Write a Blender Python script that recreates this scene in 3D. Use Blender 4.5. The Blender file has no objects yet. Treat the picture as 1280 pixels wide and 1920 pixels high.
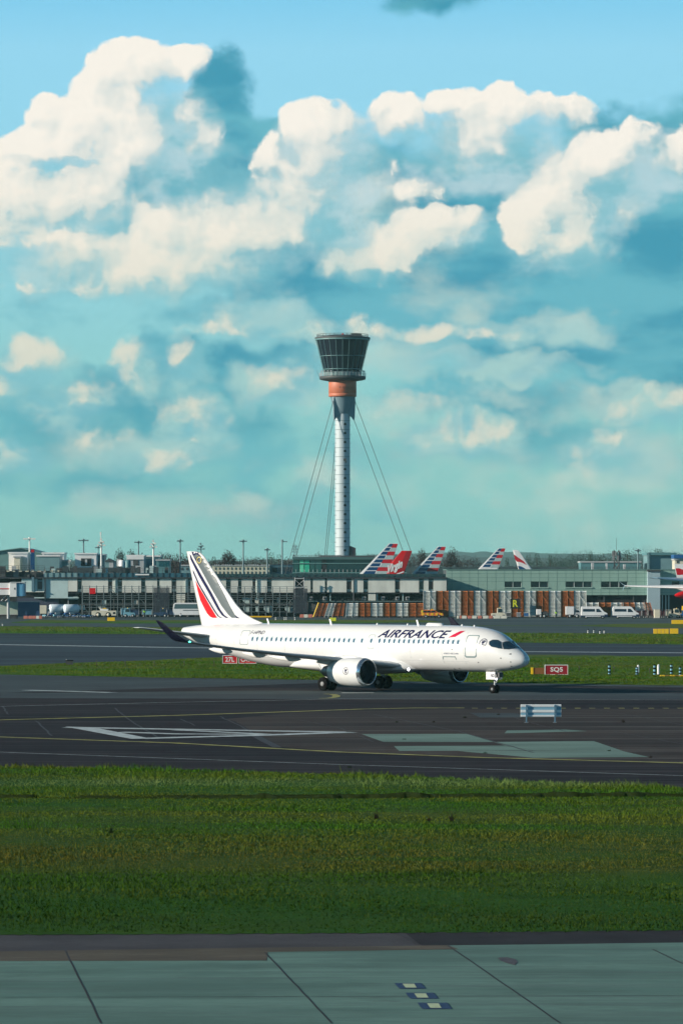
import bpy, bmesh, math, random
import numpy as np
from mathutils import Vector, Matrix
random.seed(7)
rng = np.random.default_rng(11)
S = bpy.context.scene
COL = S.collection
R = math.radians
# ------------------------------------------------------------------ camera
F = 7400.0            # focal length in photo pixels (1920 tall)
H = 9.4               # camera height
HZ = 1079.0           # photo row of the horizon
cd = bpy.data.cameras.new('camera')
cam = bpy.data.objects.new('camera', cd); COL.objects.link(cam)
cam.location = (0, 0, H); cam.rotation_euler = (R(90), 0, 0)
cd.sensor_fit = 'VERTICAL'; cd.sensor_height = 36.0; cd.lens = F / 1920 * 36
cd.shift_y = (HZ - 960) / 1920
cd.clip_start = 1.0; cd.clip_end = 60000
S.camera = cam
# ------------------------------------------------------------------ render, light
S.view_settings.view_transform = 'Standard'
S.view_settings.look = 'None'
S.view_settings.exposure = 0.35
S.view_settings.gamma = 1.0
try:
    S.cycles.use_denoising = True
    S.cycles.max_bounces = 6
    S.cycles.volume_bounces = 0
    S.cycles.caustics_reflective = False; S.cycles.caustics_refractive = False
except Exception: pass
SUN_AZ = -107.0; SUN_EL = 17.0       # azimuth clockwise from +Y
sx = math.sin(R(SUN_AZ)) * math.cos(R(SUN_EL)); sy = math.cos(R(SUN_AZ)) * math.cos(R(SUN_EL)); sz = math.sin(R(SUN_EL))
ld = bpy.data.lights.new('sun', 'SUN'); ld.energy = 5.0; ld.angle = R(0.5); ld.color = (1.0, 0.90, 0.76)
sun = bpy.data.objects.new('sun', ld); COL.objects.link(sun)
sun.rotation_euler = Vector((sx, sy, sz)).to_track_quat('Z', 'Y').to_euler()
sun.location = (-300, 100, 200)

def lin(r, g, b):
    f = lambda c: (c / 255 / 12.92) if c / 255 <= 0.04045 else ((c / 255 + 0.055) / 1.055) ** 2.4
    return (f(r), f(g), f(b), 1.0)

class NT:
    """tiny node-tree helper"""
    def __init__(s, tree): s.t = tree
    def n(s, kind, ins=None, **props):
        nd = s.t.nodes.new(kind)
        for k, v in props.items(): setattr(nd, k, v)
        if ins:
            for k, v in ins.items():
                sock = nd.inputs[k]
                if isinstance(v, bpy.types.NodeSocket): s.t.links.new(v, sock)
                else: sock.default_value = v
        return nd
    def m(s, op, a, b=None, c=None, clamp=False):
        ins = {0: a}
        if b is not None: ins[1] = b
        if c is not None: ins[2] = c
        return s.n('ShaderNodeMath', ins, operation=op, use_clamp=clamp).outputs[0]
    def v(s, op, a, b=None, scale=None):
        ins = {0: a}
        if b is not None: ins[1] = b
        if scale is not None: ins['Scale'] = scale
        nd = s.n('ShaderNodeVectorMath', ins, operation=op)
        return nd.outputs['Value'] if op in ('LENGTH', 'DOT_PRODUCT', 'DISTANCE') else nd.outputs[0]
    def mix(s, f, a, b, mode='MIX'):
        nd = s.n('ShaderNodeMix', {0: f, 6: a, 7: b}, data_type='RGBA', blend_type=mode)
        return nd.outputs[2]
    def ss(s, x, lo, hi, a=0.0, b=1.0, kind='SMOOTHSTEP'):
        return s.n('ShaderNodeMapRange', {0: x, 1: lo, 2: hi, 3: a, 4: b}, interpolation_type=kind).outputs[0]
    def noise(s, vec, scale, detail=4, rough=0.5, dist=0.0):
        return s.n('ShaderNodeTexNoise', {'Vector': vec, 'Scale': scale, 'Detail': detail, 'Roughness': rough, 'Distortion': dist})
    def ramp(s, x, pts, interp='LINEAR'):
        nd = s.n('ShaderNodeValToRGB', {0: x}); cr = nd.color_ramp; cr.interpolation = interp
        while len(cr.elements) < len(pts): cr.elements.new(0.5)
        for e, (p, c) in zip(cr.elements, pts): e.position = p; e.color = c if len(c) == 4 else (*c, 1)
        return nd.outputs[0]

def blob_group(name, blobs, warp, smooth=0.2):
    """coarse cloud relief: a smooth union of elliptical domes over the bearing plane"""
    g = bpy.data.node_groups.new(name, 'ShaderNodeTree')
    g.interface.new_socket('P', in_out='INPUT', socket_type='NodeSocketVector')
    g.interface.new_socket('F', in_out='OUTPUT', socket_type='NodeSocketFloat')
    N = NT(g); gi = g.nodes.new('NodeGroupInput'); go = g.nodes.new('NodeGroupOutput')
    acc = None
    for (x, y, rx, ry, *k) in blobs:
        k = k[0] if k else 1.0
        # (P - c) / r  as one multiply-add, then k * (1 - 0.8 |d|^2)
        d = N.n('ShaderNodeVectorMath', {0: gi.outputs[0], 1: (100 / rx, 100 / ry, 0), 2: (-x / rx, -(HZ - y) / ry, 0)}, operation='MULTIPLY_ADD').outputs[0]
        h = N.m('MULTIPLY_ADD', N.v('DOT_PRODUCT', d, d), -0.8 * k, k)
        acc = h if acc is None else N.m('SMOOTH_MAX', acc, h, smooth)
    g.links.new(N.m('MAXIMUM', acc, -1.5), go.inputs[0])
    return g

BRIGHT = [  # x, y, rx, ry, weight : cumulus in photo bearings
 (255,150,88,66,1.1),(200,175,60,50),(225,215,105,85,1.1),(140,235,78,62),(240,280,95,90),(110,285,95,55),(200,340,130,75),(90,385,160,70,1.0),(170,400,120,50,.9),(10,420,110,60,.9),(60,300,80,46,.8),
 (350,122,44,36,.9),(350,205,56,46,.8),(378,262,50,40,.8),
 (335,425,115,66,1.05),(190,490,150,64,1.0),(300,500,170,66,1.05),(420,500,150,56,.95),(440,440,150,85,.95),(520,440,130,80,.9),(560,370,95,80,.95),(600,300,84,70,1.0),(604,235,74,52,1.05),(320,540,260,40,.85),(520,305,50,55,.7),(665,335,70,66,.65),(650,420,80,70,.5),
 (744,228,72,48,1.05),(805,240,40,30,.7),(862,208,62,40,.95),(938,212,64,46,1.05),(905,255,115,60,.9),(1005,225,70,42,.7),(1075,218,46,40,.85),(900,300,100,60,.55),
 (1100,320,125,78,.95),(1190,300,150,55,.75),(1030,390,90,90,.95),(1070,460,90,66,1.0),(1120,380,95,72,.85),(1040,300,60,50,.6),
 (805,430,96,46,1.15),(675,492,110,46,1.1),(745,460,80,40,1.0),(865,415,40,32,.9),
 (465,595,110,48,.85),(560,618,150,32,.75),(700,630,280,22,.6),(670,340,40,30,.5),(780,360,60,30,.45),
 (65,675,60,44,1.0),(10,728,70,34,.85),(120,745,80,52,.7),(248,674,44,46,.95),(275,700,40,44,.6),(342,662,34,30,.7),(340,770,66,34,.9),(385,800,60,36,.6),(0,852,60,34,.7),
 (860,812,86,44,.85),(830,800,50,34,.7),(1255,750,56,32,.8),(1180,775,80,28,.55),(1135,850,50,44,.45),(515,718,66,36,.6),(310,862,66,28,.6),(185,822,60,30,.5),(760,775,80,30,.45),
]
DARK = [
 (410,215,66,110,1.1),(455,290,74,70,1.1),(520,290,66,50,1.0),(410,320,90,90,.8),(760,340,150,80,.7),(900,420,270,160,.95),(1180,440,240,160,1.2),(1030,555,360,85,1.25),(720,560,230,75,1.2),(1280,330,130,130,.9),
 (818,-12,95,62,.85),(300,360,130,90,.8),(560,510,170,85,.8),(150,575,120,40,.15),(420,590,160,30,.4),(250,430,90,60,.6),
 (1060,660,330,60,.75),(1220,700,200,80,.8),(950,745,260,46,.6),(1230,640,190,66,.7),(230,750,140,70,.6),(90,800,230,90,.6),(330,730,110,50,.45),(480,700,130,70,.65),(420,830,170,90,.55),(470,850,80,90,.45),
 (1000,820,280,70,.45),(760,640,280,26,.5),(1120,250,90,46,.5),(200,900,340,60,.45),(310,680,100,64,.5),(560,960,260,50,.3),(620,830,80,60,.25),(1180,860,180,40,.35),(700,860,140,40,.3),
]
HAZYB = [
 (900,690,230,26,.8),(760,680,160,45,.55),(1000,612,190,30,.6),(860,600,90,30,.5),(720,632,190,14,.9),(740,775,110,35,.5),(1150,760,190,40,.6),(1200,850,150,50,.55),(1100,900,180,30,.5),
 (250,850,220,50,.6),(120,830,100,50,.5),(460,930,60,30,.5),(600,900,60,30,.4),(540,730,110,40,.5),(1000,740,120,24,.35),(850,560,120,60,.25),(900,880,300,80,.35),(820,470,80,60,.4),(660,380,120,60,.5),(1280,1000,300,90,.5),(300,960,300,40,.3),
]
BODY = [(330,290,120,110),(430,360,150,80),(620,330,120,110),(900,290,170,80),(1180,330,150,90),(1040,430,130,90),(250,490,290,85),(640,430,120,60),(820,440,130,46),(90,390,180,90),(480,600,130,44),(120,760,120,60,.8),(260,700,70,60,.9),(350,700,50,50,.7),(370,790,90,50,.8),(860,815,120,50,.9),(620,630,220,26,.8),(1230,770,120,50,.8),(520,720,100,60,.8),(40,690,110,60,.9),(30,860,100,50,.7),(290,860,140,50,.6),(1140,850,100,60,.6),(1000,630,220,34,.6),(900,690,240,34,.7)]
LEE = [
 (312,225,44,70,.9),(335,300,70,60,1.1),(400,345,120,50,1.1),(280,360,60,36,.9),(170,408,80,20,.5),(100,312,70,14,.7),(40,500,150,30,.9),(250,580,280,26,1.0),(440,560,180,40,1.0),(540,520,130,60,1.1),(628,410,60,130,1.0),
 (558,278,30,26,1.0),(672,300,60,90,1.0),(905,322,130,46,1.0),(1010,258,70,50,.8),(765,262,70,16,.9),(845,262,34,50,.8),(1215,360,110,70,1.1),(1075,500,110,40,.9),(1150,430,46,70,.9),(990,250,60,40,.6),(395,180,40,70,.9),
 (70,745,70,22,.9),(140,790,60,26,.7),(295,690,30,46,1.0),(385,690,30,40,.8),(320,806,50,16,.8),(520,745,80,16,.7),(560,600,90,24,.8),(480,640,160,12,.7),(860,846,90,16,.8),(700,520,120,14,.6),(900,440,40,40,.7),(1260,790,80,24,.8),(40,700,26,20,.5),(560,370,26,40,.3),
]
W = bpy.data.worlds.new('World'); S.world = W; W.use_nodes = True
W.node_tree.nodes.clear()
N = NT(W.node_tree)
def build_world():
    out = N.n('ShaderNodeOutputWorld'); bg = N.n('ShaderNodeBackground', {'Strength': 0.1})
    N.t.links.new(bg.outputs[0], out.inputs[0])
    sky = N.n('ShaderNodeTexSky', sky_type='NISHITA', sun_disc=False, sun_elevation=R(SUN_EL), sun_rotation=R(SUN_AZ),
              air_density=1.0, dust_density=0.6, ozone_density=2.5, altitude=30)
    tc = N.n('ShaderNodeTexCoord').outputs['Generated']
    d = N.v('NORMALIZE', tc)
    sp = N.n('ShaderNodeSeparateXYZ', {0: d})
    az = N.m('ARCTAN2', sp.outputs[0], sp.outputs[1]); el = N.m('ARCSINE', sp.outputs[2])
    cx = N.m('MULTIPLY_ADD', az, 74.0, 6.4); cy = N.m('MULTIPLY', el, 74.0)
    P = N.n('ShaderNodeCombineXYZ', {0: cx, 1: cy, 2: 0.0}).outputs[0]
    P0 = P
    # clear-sky colour by elevation (values are for strength 0.1)
    k = 7.9
    def c(r, g, b): v = lin(r, g, b); return (v[0], v[1], v[2], 1)
    base = N.ramp(N.m('MULTIPLY', cy, 1 / 14.0, clamp=True), [
        (0.0, c(148,206,199)), (0.06, c(144,203,197)), (0.14, c(142,202,198)), (0.25, c(145,206,206)), (0.40, c(148,210,220)), (0.58, c(150,214,236)), (0.70, c(150,214,240)), (0.78, c(128,204,238)), (1.0, c(84,160,215))])
    skyn = N.mix(1.0, sky.outputs[0], (0.13, 0.38, 0.48, 1), 'MULTIPLY')
    base = N.mix(1.0, base, (k, k, k, 1), 'MULTIPLY')
    high = N.ss(cy, 12.0, 40.0)
    base = N.mix(high, base, skyn)
    def grp(g, vec):
        nd = N.n('ShaderNodeGroup', node_tree=g); N.t.links.new(vec, nd.inputs[0]); return nd.outputs[0]
    def n2(vec, scale, detail, rough=0.5, out=0):
        return N.n('ShaderNodeTexNoise', {'Vector': vec, 'Scale': scale, 'Detail': detail, 'Roughness': rough}, noise_dimensions='2D').outputs[out]
    def vor(vec, scale):
        return N.n('ShaderNodeTexVoronoi', {'Vector': vec, 'Scale': scale}, feature='F1', voronoi_dimensions='2D').outputs[0]
    gh = blob_group('cloud_banks', HAZYB, 0.9)
    gd = blob_group('cloud_shade', DARK, 0.7)
    gb = blob_group('cloud_heaps', BRIGHT, 0.35, 0.25)
    inph = N.m('MULTIPLY', N.ss(N.m('ABSOLUTE', az), 0.13, 0.2, 1.0, 0.0), N.ss(cy, 11.5, 14.0, 1.0, 0.0))
    nw = N.v('SUBTRACT', n2(P, 0.8, 5, 0.55, 1), (0.5, 0.5, 0.5))
    soft = n2(N.v('MULTIPLY', P, (0.8, 1.3, 1)), 1.0, 6, 0.55)
    soft = N.m('SUBTRACT', soft, 0.5)
    # dark masses
    fd = N.m('ADD', grp(gd, N.v('ADD', P, N.v('SCALE', nw, scale=0.9))), N.m('MULTIPLY', soft, 0.9))
    cov = N.m('MULTIPLY', N.ss(fd, -0.05, 0.55), N.m('MULTIPLY', inph, 0.95))
    stre = n2(N.v('MULTIPLY', P, (0.35, 1.0, 1)), 0.9, 5, 0.5)
    dcol = N.mix(N.ss(stre, 0.35, 0.65), c(62,150,176), c(104,180,196))
    dcol = N.mix(N.ss(cy, 1.5, 5.0, 0.55, 0.0), dcol, c(112,188,192))
    dcol = N.mix(1.0, dcol, (k, k, k, 1), 'MULTIPLY')
    col = N.mix(cov, base, dcol)
    fh = N.m('ADD', grp(gh, N.v('ADD', P, N.v('SCALE', nw, scale=1.3))), N.m('MULTIPLY', soft, 1.6))
    covh = N.m('MULTIPLY', N.ss(fh, -0.1, 0.95), N.m('MULTIPLY', inph, 0.70))
    hcol = N.mix(1.0, c(205,218,205), (k, k, k, 1), 'MULTIPLY')
    col = N.mix(covh, col, hcol)
    # grey white bodies the bright heads grow out of
    fb = N.m('ADD', grp(blob_group('cloud_bodies', BODY, 0.5, 0.35), N.v('ADD', P, N.v('SCALE', nw, scale=0.9))), N.m('MULTIPLY', soft, 1.3))
    covy = N.m('MULTIPLY', N.ss(fb, 0.0, 0.9), N.m('MULTIPLY', inph, 0.88))
    bcol = N.mix(N.ss(cy, 3.5, 7.5), c(162,206,204), c(190,216,222))
    bcol = N.mix(N.ss(soft, -0.12, 0.14), c(128,190,202), bcol)
    bcol = N.mix(1.0, bcol, (k, k, k, 1), 'MULTIPLY')
    col = N.mix(covy, col, bcol)
    # heaps lit from the left
    PB = N.v('ADD', P, N.v('SCALE', nw, scale=0.55))
    def detail(Q):
        a_ = N.m('MULTIPLY', n2(Q, 1.3, 6, 0.5), 1.05)
        b_ = N.m('MULTIPLY_ADD', vor(Q, 1.9), -0.34, a_)
        return N.m('MULTIPLY_ADD', vor(Q, 5.0), -0.12, b_)
    c0 = grp(gb, PB); c1 = grp(gb, N.v('ADD', PB, (-0.30, 0.24, 0)))
    d0 = detail(PB); d1 = detail(N.v('ADD', PB, (-0.11, 0.09, 0)))
    gs = blob_group('cloud_lee', LEE, 0.3, 0.3)
    lee = N.m('ADD', grp(gs, N.v('ADD', P, N.v('SCALE', nw, scale=1.0))), N.m('MULTIPLY', soft, 1.5))
    lee = N.ss(lee, -0.45, 1.15, kind='LINEAR')
    low = N.ss(cy, 3.5, 6.5, 1.0, 0.0)
    f0 = N.m('ADD', c0, N.m('MULTIPLY', N.m('SUBTRACT', d0, 0.30), N.m('MULTIPLY_ADD', low, 0.9, 1.0)))
    def mid(Q): return N.m('MULTIPLY_ADD', vor(Q, 0.95), -0.35, n2(Q, 0.75, 4, 0.5))
    m0 = mid(PB); m1 = mid(N.v('ADD', PB, (-0.30, 0.24, 0)))
    lit = N.m('MULTIPLY_ADD', N.m('SUBTRACT', c0, c1), 0.42, N.m('MULTIPLY', N.m('SUBTRACT', d0, d1), 0.80))
    lit = N.m('MULTIPLY_ADD', N.m('SUBTRACT', m0, m1), 1.0, lit)
    lit = N.m('ADD', lit, N.m('MULTIPLY_ADD', lee, -0.80, 0.80))
    lit = N.m('MULTIPLY_ADD', low, -0.12, N.m('MULTIPLY_ADD', soft, 0.95, lit))
    lit = N.m('MAXIMUM', N.m('MINIMUM', lit, 1.2), 0.0)
    # crisp on the sunward side, ragged and thin on the lee side, softer towards the horizon
    wid = N.m('ADD', N.ss(lit, 0.2, 0.95, 1.35, 0.26), N.m('MULTIPLY', low, 0.75))
    covb = N.m('DIVIDE', N.m('SUBTRACT', f0, 0.02), wid, clamp=True)
    covb = N.ss(covb, 0.0, 1.0)
    covb = N.m('MULTIPLY', covb, N.m('MULTIPLY', inph, N.m('MULTIPLY_ADD', low, -0.14, 1.0)))
    warm = N.ss(cy, 3.5, 8.5)
    litc = N.mix(warm, c(226,222,204), c(250,244,233))
    midc = N.mix(warm, c(176,207,202), c(208,219,217))
    shc = N.mix(warm, c(126,190,198), c(148,199,211))
    cc = N.mix(N.ss(lit, 0.0, 0.42, kind='LINEAR'), shc, midc); cc = N.mix(N.ss(lit, 0.36, 1.02, kind='LINEAR'), cc, litc)
    cc = N.mix(1.0, cc, (k, k, k, 1), 'MULTIPLY')
    col = N.mix(covb, col, cc)
    # the rest of the sky: broken cloud all round
    gen = N.noise(N.v('MULTIPLY', d, (1.0, 1.0, 2.6)), 3.2, 8, 0.58).outputs[0]
    gm = N.m('MULTIPLY', N.ss(gen, 0.50, 0.66), N.m('SUBTRACT', 1.0, inph))
    gm = N.m('MULTIPLY', gm, N.ss(sp.outputs[2], 0.02, 0.12, 0.3, 0.8))
    gcol = N.mix(N.ss(gen, 0.55, 0.75), c(150,195,200), c(80,145,160))
    gcol = N.mix(1.0, gcol, (k * .42, k * .42, k * .42, 1), 'MULTIPLY')
    col = N.mix(gm, col, gcol)
    N.t.links.new(col, bg.inputs[0])
build_world()
try:
    W.cycles.sampling_method = 'MANUAL'; W.cycles.sample_map_resolution = 256
    S.cycles.use_adaptive_sampling = True; S.cycles.adaptive_threshold = 0.02; S.cycles.adaptive_min_samples = 8
except Exception: pass
# ================================================================== helpers
def P3(px, py, Y):
    """world point seen at photo pixel (px, py) at depth Y"""
    return Vector(((px - 640) / F * Y, Y, H - (py - HZ) / F * Y))
def GY(py): return H * F / (py - HZ)
def G(px, py, z=0.0):
    """ground point of a photo pixel"""
    Y = (H - z) * F / (py - HZ)
    return Vector(((px - 640) / F * Y, Y, z))

MATS = {}
def mat(name, col, rough=0.7, metal=0.0, var=0.0, vscale=1.0, bump=0.0, bscale=20.0, spec=0.5, emit=None, estr=0.0, stretch=(1, 1, 1), col2=None, coat=0.0):
    if name in MATS: return MATS[name]
    m = bpy.data.materials.new(name); m.use_nodes = True; MATS[name] = m
    N = NT(m.node_tree); b = m.node_tree.nodes['Principled BSDF']
    c = tuple(col[:3]) + (1,)
    b.inputs['Base Color'].default_value = c; b.inputs['Roughness'].default_value = rough
    b.inputs['Metallic'].default_value = metal; b.inputs['Specular IOR Level'].default_value = spec
    if coat: b.inputs['Coat Weight'].default_value = coat; b.inputs['Coat Roughness'].default_value = 0.05
    if emit: b.inputs['Emission Color'].default_value = (*emit[:3], 1); b.inputs['Emission Strength'].default_value = estr
    if var or bump:
        tc = N.n('ShaderNodeTexCoord').outputs['Object']
        vec = N.v('MULTIPLY', tc, stretch)
        if var:
            nz = N.noise(vec, vscale, 5, 0.6).outputs[0]
            f = N.ss(nz, 0.3, 0.7)
            c2 = (*(col2[:3]), 1) if col2 else tuple(x * (1 - var) for x in c[:3]) + (1,)
            m.node_tree.links.new(N.mix(f, c, c2), b.inputs['Base Color'])
        if bump:
            nb = N.noise(vec, bscale, 4, 0.6).outputs[0]
            bp = N.n('ShaderNodeBump', {'Strength': bump, 'Height': nb, 'Distance': 0.1})
            m.node_tree.links.new(bp.outputs[0], b.inputs['Normal'])
    return m

class MB:
    """collects shapes, builds ONE mesh object"""
    def __init__(s): s.v = []; s.f = []; s.mi = []; s.sm = []; s.m = 0
    def add(s, vs, fs, smooth=False):
        o = len(s.v); s.v += [tuple(v) for v in vs]
        s.f += [[i + o for i in f] for f in fs]; s.mi += [s.m] * len(fs); s.sm += [smooth] * len(fs); return s
    def box(s, c, d, rz=0.0):
        cx, cy, cz = c; dx, dy, dz = d[0] / 2, d[1] / 2, d[2] / 2
        ca, sa = math.cos(rz), math.sin(rz); vs = []
        for z in (-dz, dz):
            for x, y in ((-dx, -dy), (dx, -dy), (dx, dy), (-dx, dy)):
                vs.append((cx + x * ca - y * sa, cy + x * sa + y * ca, cz + z))
        return s.add(vs, [(3, 2, 1, 0), (4, 5, 6, 7), (0, 1, 5, 4), (1, 2, 6, 5), (2, 3, 7, 6), (3, 0, 4, 7)])
    def b2(s, a, b):
        return s.box([(a[i] + b[i]) / 2 for i in range(3)], [abs(b[i] - a[i]) for i in range(3)])
    def pbox(s, x0, y0, x1, y1, Y, th):
        """box whose front face at depth Y fills the photo rectangle"""
        a = P3(x0, y0, Y); b = P3(x1, y1, Y)
        return s.b2((a.x, Y, a.z), (b.x, Y + th, b.z))
    def tube(s, a, b, r0, r1=None, n=8, cap=True):
        a = Vector(a); b = Vector(b); r1 = r0 if r1 is None else r1
        d = (b - a); 
        if d.length < 1e-6: return s
        q = d.to_track_quat('Z', 'Y'); vs = []
        for p, r in ((a, r0), (b, r1)):
            for i in range(n):
                t = 2 * math.pi * i / n; vs.append(p + q @ Vector((math.cos(t) * r, math.sin(t) * r, 0)))
        fs = [(i, (i + 1) % n, n + (i + 1) % n, n + i) for i in range(n)]
        s.add(vs, fs, n > 6)
        if cap: s.add([vs[i] for i in range(n)], [tuple(range(n))[::-1]]); s.add([vs[n + i] for i in range(n)], [tuple(range(n))])
        return s
    def rev(s, prof, axis='z', c=(0, 0, 0), n=32, smooth=True, caps=(True, True)):
        """surface of revolution; prof = [(t, r)] along the axis"""
        vs = []
        for t, r in prof:
            for i in range(n):
                a = 2 * math.pi * i / n; u, w = math.cos(a) * r, math.sin(a) * r
                if axis == 'z': p = (c[0] + u, c[1] + w, c[2] + t)
                elif axis == 'x': p = (c[0] + t, c[1] + u, c[2] + w)
                else: p = (c[0] + w, c[1] + t, c[2] + u)
                vs.append(p)
        fs = []
        for k in range(len(prof) - 1):
            for i in range(n):
                j = (i + 1) % n; fs.append((k * n + i, k * n + j, (k + 1) * n + j, (k + 1) * n + i))
        s.add(vs, fs, smooth)
        if caps[0]: s.add(vs[:n], [tuple(range(n))[::-1]])
        if caps[1]: s.add(vs[-n:], [tuple(range(n))])
        return s
    def loft(s, rings, closed=True, caps=True, smooth=True):
        n = len(rings[0]); vs = [p for r in rings for p in r]; fs = []
        for k in range(len(rings) - 1):
            for i in range(n if closed else n - 1):
                j = (i + 1) % n; fs.append((k * n + i, k * n + j, (k + 1) * n + j, (k + 1) * n + i))
        s.add(vs, fs, smooth)
        if caps: s.add(rings[0], [tuple(range(n))[::-1]]); s.add(rings[-1], [tuple(range(n))])
        return s
    def prism(s, poly, axis, a, b):
        """polygon (2-D list) extruded along axis from a to b"""
        def mk(p, t):
            return {'x': (t, p[0], p[1]), 'y': (p[0], t, p[1]), 'z': (p[0], p[1], t)}[axis]
        n = len(poly); vs = [mk(p, a) for p in poly] + [mk(p, b) for p in poly]
        fs = [tuple(range(n))[::-1], tuple(range(n, 2 * n))] + [(i, (i + 1) % n, n + (i + 1) % n, n + i) for i in range(n)]
        return s.add(vs, fs)
    def build(s, name, mats, parent=None, origin=None, label=None, cat=None, kind=None, group=None, fixn=True, loc=None, bevel=0):
        me = bpy.data.meshes.new(name)
        vs = s.v
        if origin is not None: vs = [(v[0] - origin[0], v[1] - origin[1], v[2] - origin[2]) for v in vs]
        me.from_pydata(vs, [], s.f)
        if not isinstance(mats, (list, tuple)): mats = [mats]
        for m in mats: me.materials.append(m)
        me.polygons.foreach_set('material_index', s.mi); me.polygons.foreach_set('use_smooth', s.sm)
        if fixn:
            bm = bmesh.new(); bm.from_mesh(me); bmesh.ops.recalc_face_normals(bm, faces=bm.faces); bm.to_mesh(me); bm.free()
        me.update()
        o = bpy.data.objects.new(name, me); COL.objects.link(o)
        if bevel:
            bv = o.modifiers.new('edge', 'BEVEL'); bv.width = bevel; bv.segments = 2; bv.limit_method = 'ANGLE'
        if parent is not None: o.parent = parent
        elif origin is not None: o.location = origin
        if loc is not None: o.location = loc
        tag(o, label, cat, kind, group)
        return o

def tag(o, label=None, cat=None, kind=None, group=None):
    if label: o['label'] = label
    if cat: o['category'] = cat
    if kind: o['kind'] = kind
    if group: o['group'] = group
    return o
def thing(name, label, cat, loc=(0, 0, 0), rz=0.0, group=None):
    o = bpy.data.objects.new(name, None); COL.objects.link(o); o.location = loc; o.rotation_euler = (0, 0, rz)
    o.empty_display_size = 0.5
    return tag(o, label, cat, None, group)
def dup(root, loc=None, rz=None, label=None, group=None, scale=None):
    kids = [(c, [g for g in c.children]) for c in root.children]
    r = root.copy(); COL.objects.link(r)
    if loc is not None: r.location = loc
    if rz is not None: r.rotation_euler = (0, 0, rz)
    if scale is not None: r.scale = scale if hasattr(scale, '__len__') else (scale,) * 3
    for c, gs in kids:
        d = c.copy(); COL.objects.link(d); d.parent = r
        for g in gs:
            e = g.copy(); COL.objects.link(e); e.parent = d
    if label: r['label'] = label
    if group: r['group'] = group
    return r

def decal(name, polys, mp, m, parent, grid=0.3, label=None, bevel=0):
    """flat polygons (list of 2-D loops) cut on a grid and laid on a curved surface by mp(u, v) -> point"""
    bm = bmesh.new()
    for poly in polys:
        try: bm.faces.new([bm.verts.new((p[0], p[1], 0)) for p in poly])
        except ValueError: pass
    return _decal_bm(name, bm, mp, m, parent, grid, label)
def _decal_bm(name, bm, mp, m, parent, grid, label=None):
    bmesh.ops.triangulate(bm, faces=bm.faces[:])
    if bm.verts:
        for ax in (0, 1):
            lo = min(v.co[ax] for v in bm.verts); hi = max(v.co[ax] for v in bm.verts)
            t = math.floor(lo / grid) * grid + grid
            while t < hi:
                no = (1, 0, 0) if ax == 0 else (0, 1, 0); co = (t, 0, 0) if ax == 0 else (0, t, 0)
                bmesh.ops.bisect_plane(bm, geom=bm.verts[:] + bm.edges[:] + bm.faces[:], plane_co=co, plane_no=no); t += grid
    for v in bm.verts: v.co = mp(v.co.x, v.co.y)
    me = bpy.data.meshes.new(name); bm.to_mesh(me); bm.free(); me.materials.append(m)
    o = bpy.data.objects.new(name, me); COL.objects.link(o); o.parent = parent
    tag(o, label); return o
def text_bm(txt, size=1.0, shear=0.0, bold=0.0, sx=1.0, spacing=1.0):
    cu = bpy.data.curves.new('t', 'FONT'); cu.body = txt; cu.size = size; cu.shear = shear; cu.offset = bold; cu.space_character = spacing
    cu.resolution_u = 3
    o = bpy.data.objects.new('t', cu); COL.objects.link(o)
    bpy.context.view_layer.update()
    me = bpy.data.meshes.new_from_object(o.evaluated_get(bpy.context.evaluated_depsgraph_get()))
    bm = bmesh.new(); bm.from_mesh(me)
    bpy.data.objects.remove(o); bpy.data.curves.remove(cu); bpy.data.meshes.remove(me)
    for v in bm.verts: v.co.x *= sx; v.co.z = 0
    return bm
def fit_bm(bm, u0, u1, v0, v1):
    xs = [v.co.x for v in bm.verts]; ys = [v.co.y for v in bm.verts]
    a, b, c, d = min(xs), max(xs), min(ys), max(ys)
    for v in bm.verts:
        v.co.x = u0 + (v.co.x - a) / (b - a) * (u1 - u0); v.co.y = v0 + (v.co.y - c) / (d - c) * (v1 - v0)
    return bm
def cr(xs, ys, q):
    """Catmull-Rom style interpolation, xs increasing"""
    xs = np.array(xs, float); ys = np.array(ys, float); q = np.atleast_1d(np.array(q, float))
    d = np.zeros_like(ys); d[1:-1] = (ys[2:] - ys[:-2]) / (xs[2:] - xs[:-2])
    d[0] = (ys[1] - ys[0]) / (xs[1] - xs[0]); d[-1] = (ys[-1] - ys[-2]) / (xs[-1] - xs[-2])
    i = np.clip(np.searchsorted(xs, q) - 1, 0, len(xs) - 2); h = xs[i + 1] - xs[i]; t = np.clip((q - xs[i]) / h, 0, 1)
    return (2*t**3-3*t**2+1)*ys[i] + (t**3-2*t**2+t)*h*d[i] + (-2*t**3+3*t**2)*ys[i+1] + (t**3-t**2)*h*d[i+1]

# ------------------------------------------------------------------ common materials
M_white = mat('white_paint', (0.80, 0.80, 0.79), 0.45, var=0.12, vscale=0.6)
M_gloss = mat('white_aircraft_paint', (0.73, 0.735, 0.73), 0.28, var=0.07, vscale=0.5, coat=0.6, stretch=(1, 1, .5))
M_navy = mat('navy_paint', (0.005, 0.008, 0.06), 0.5, spec=0.15)
M_red = mat('red_paint', (0.62, 0.004, 0.012), 0.5, spec=0.15)
M_dark = mat('dark_void', (0.012, 0.013, 0.018), 0.8)
M_black = mat('black_rubber', (0.007, 0.007, 0.008), 0.9, spec=0.1)
M_steel = mat('galvanised_steel', (0.42, 0.44, 0.45), 0.45, 0.6, var=0.2, vscale=2)
M_grey = mat('mid_grey_paint', (0.22, 0.23, 0.24), 0.6, var=0.2, vscale=1)
M_lgrey = mat('light_grey_paint', (0.45, 0.47, 0.48), 0.5, var=0.15, vscale=1)
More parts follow.
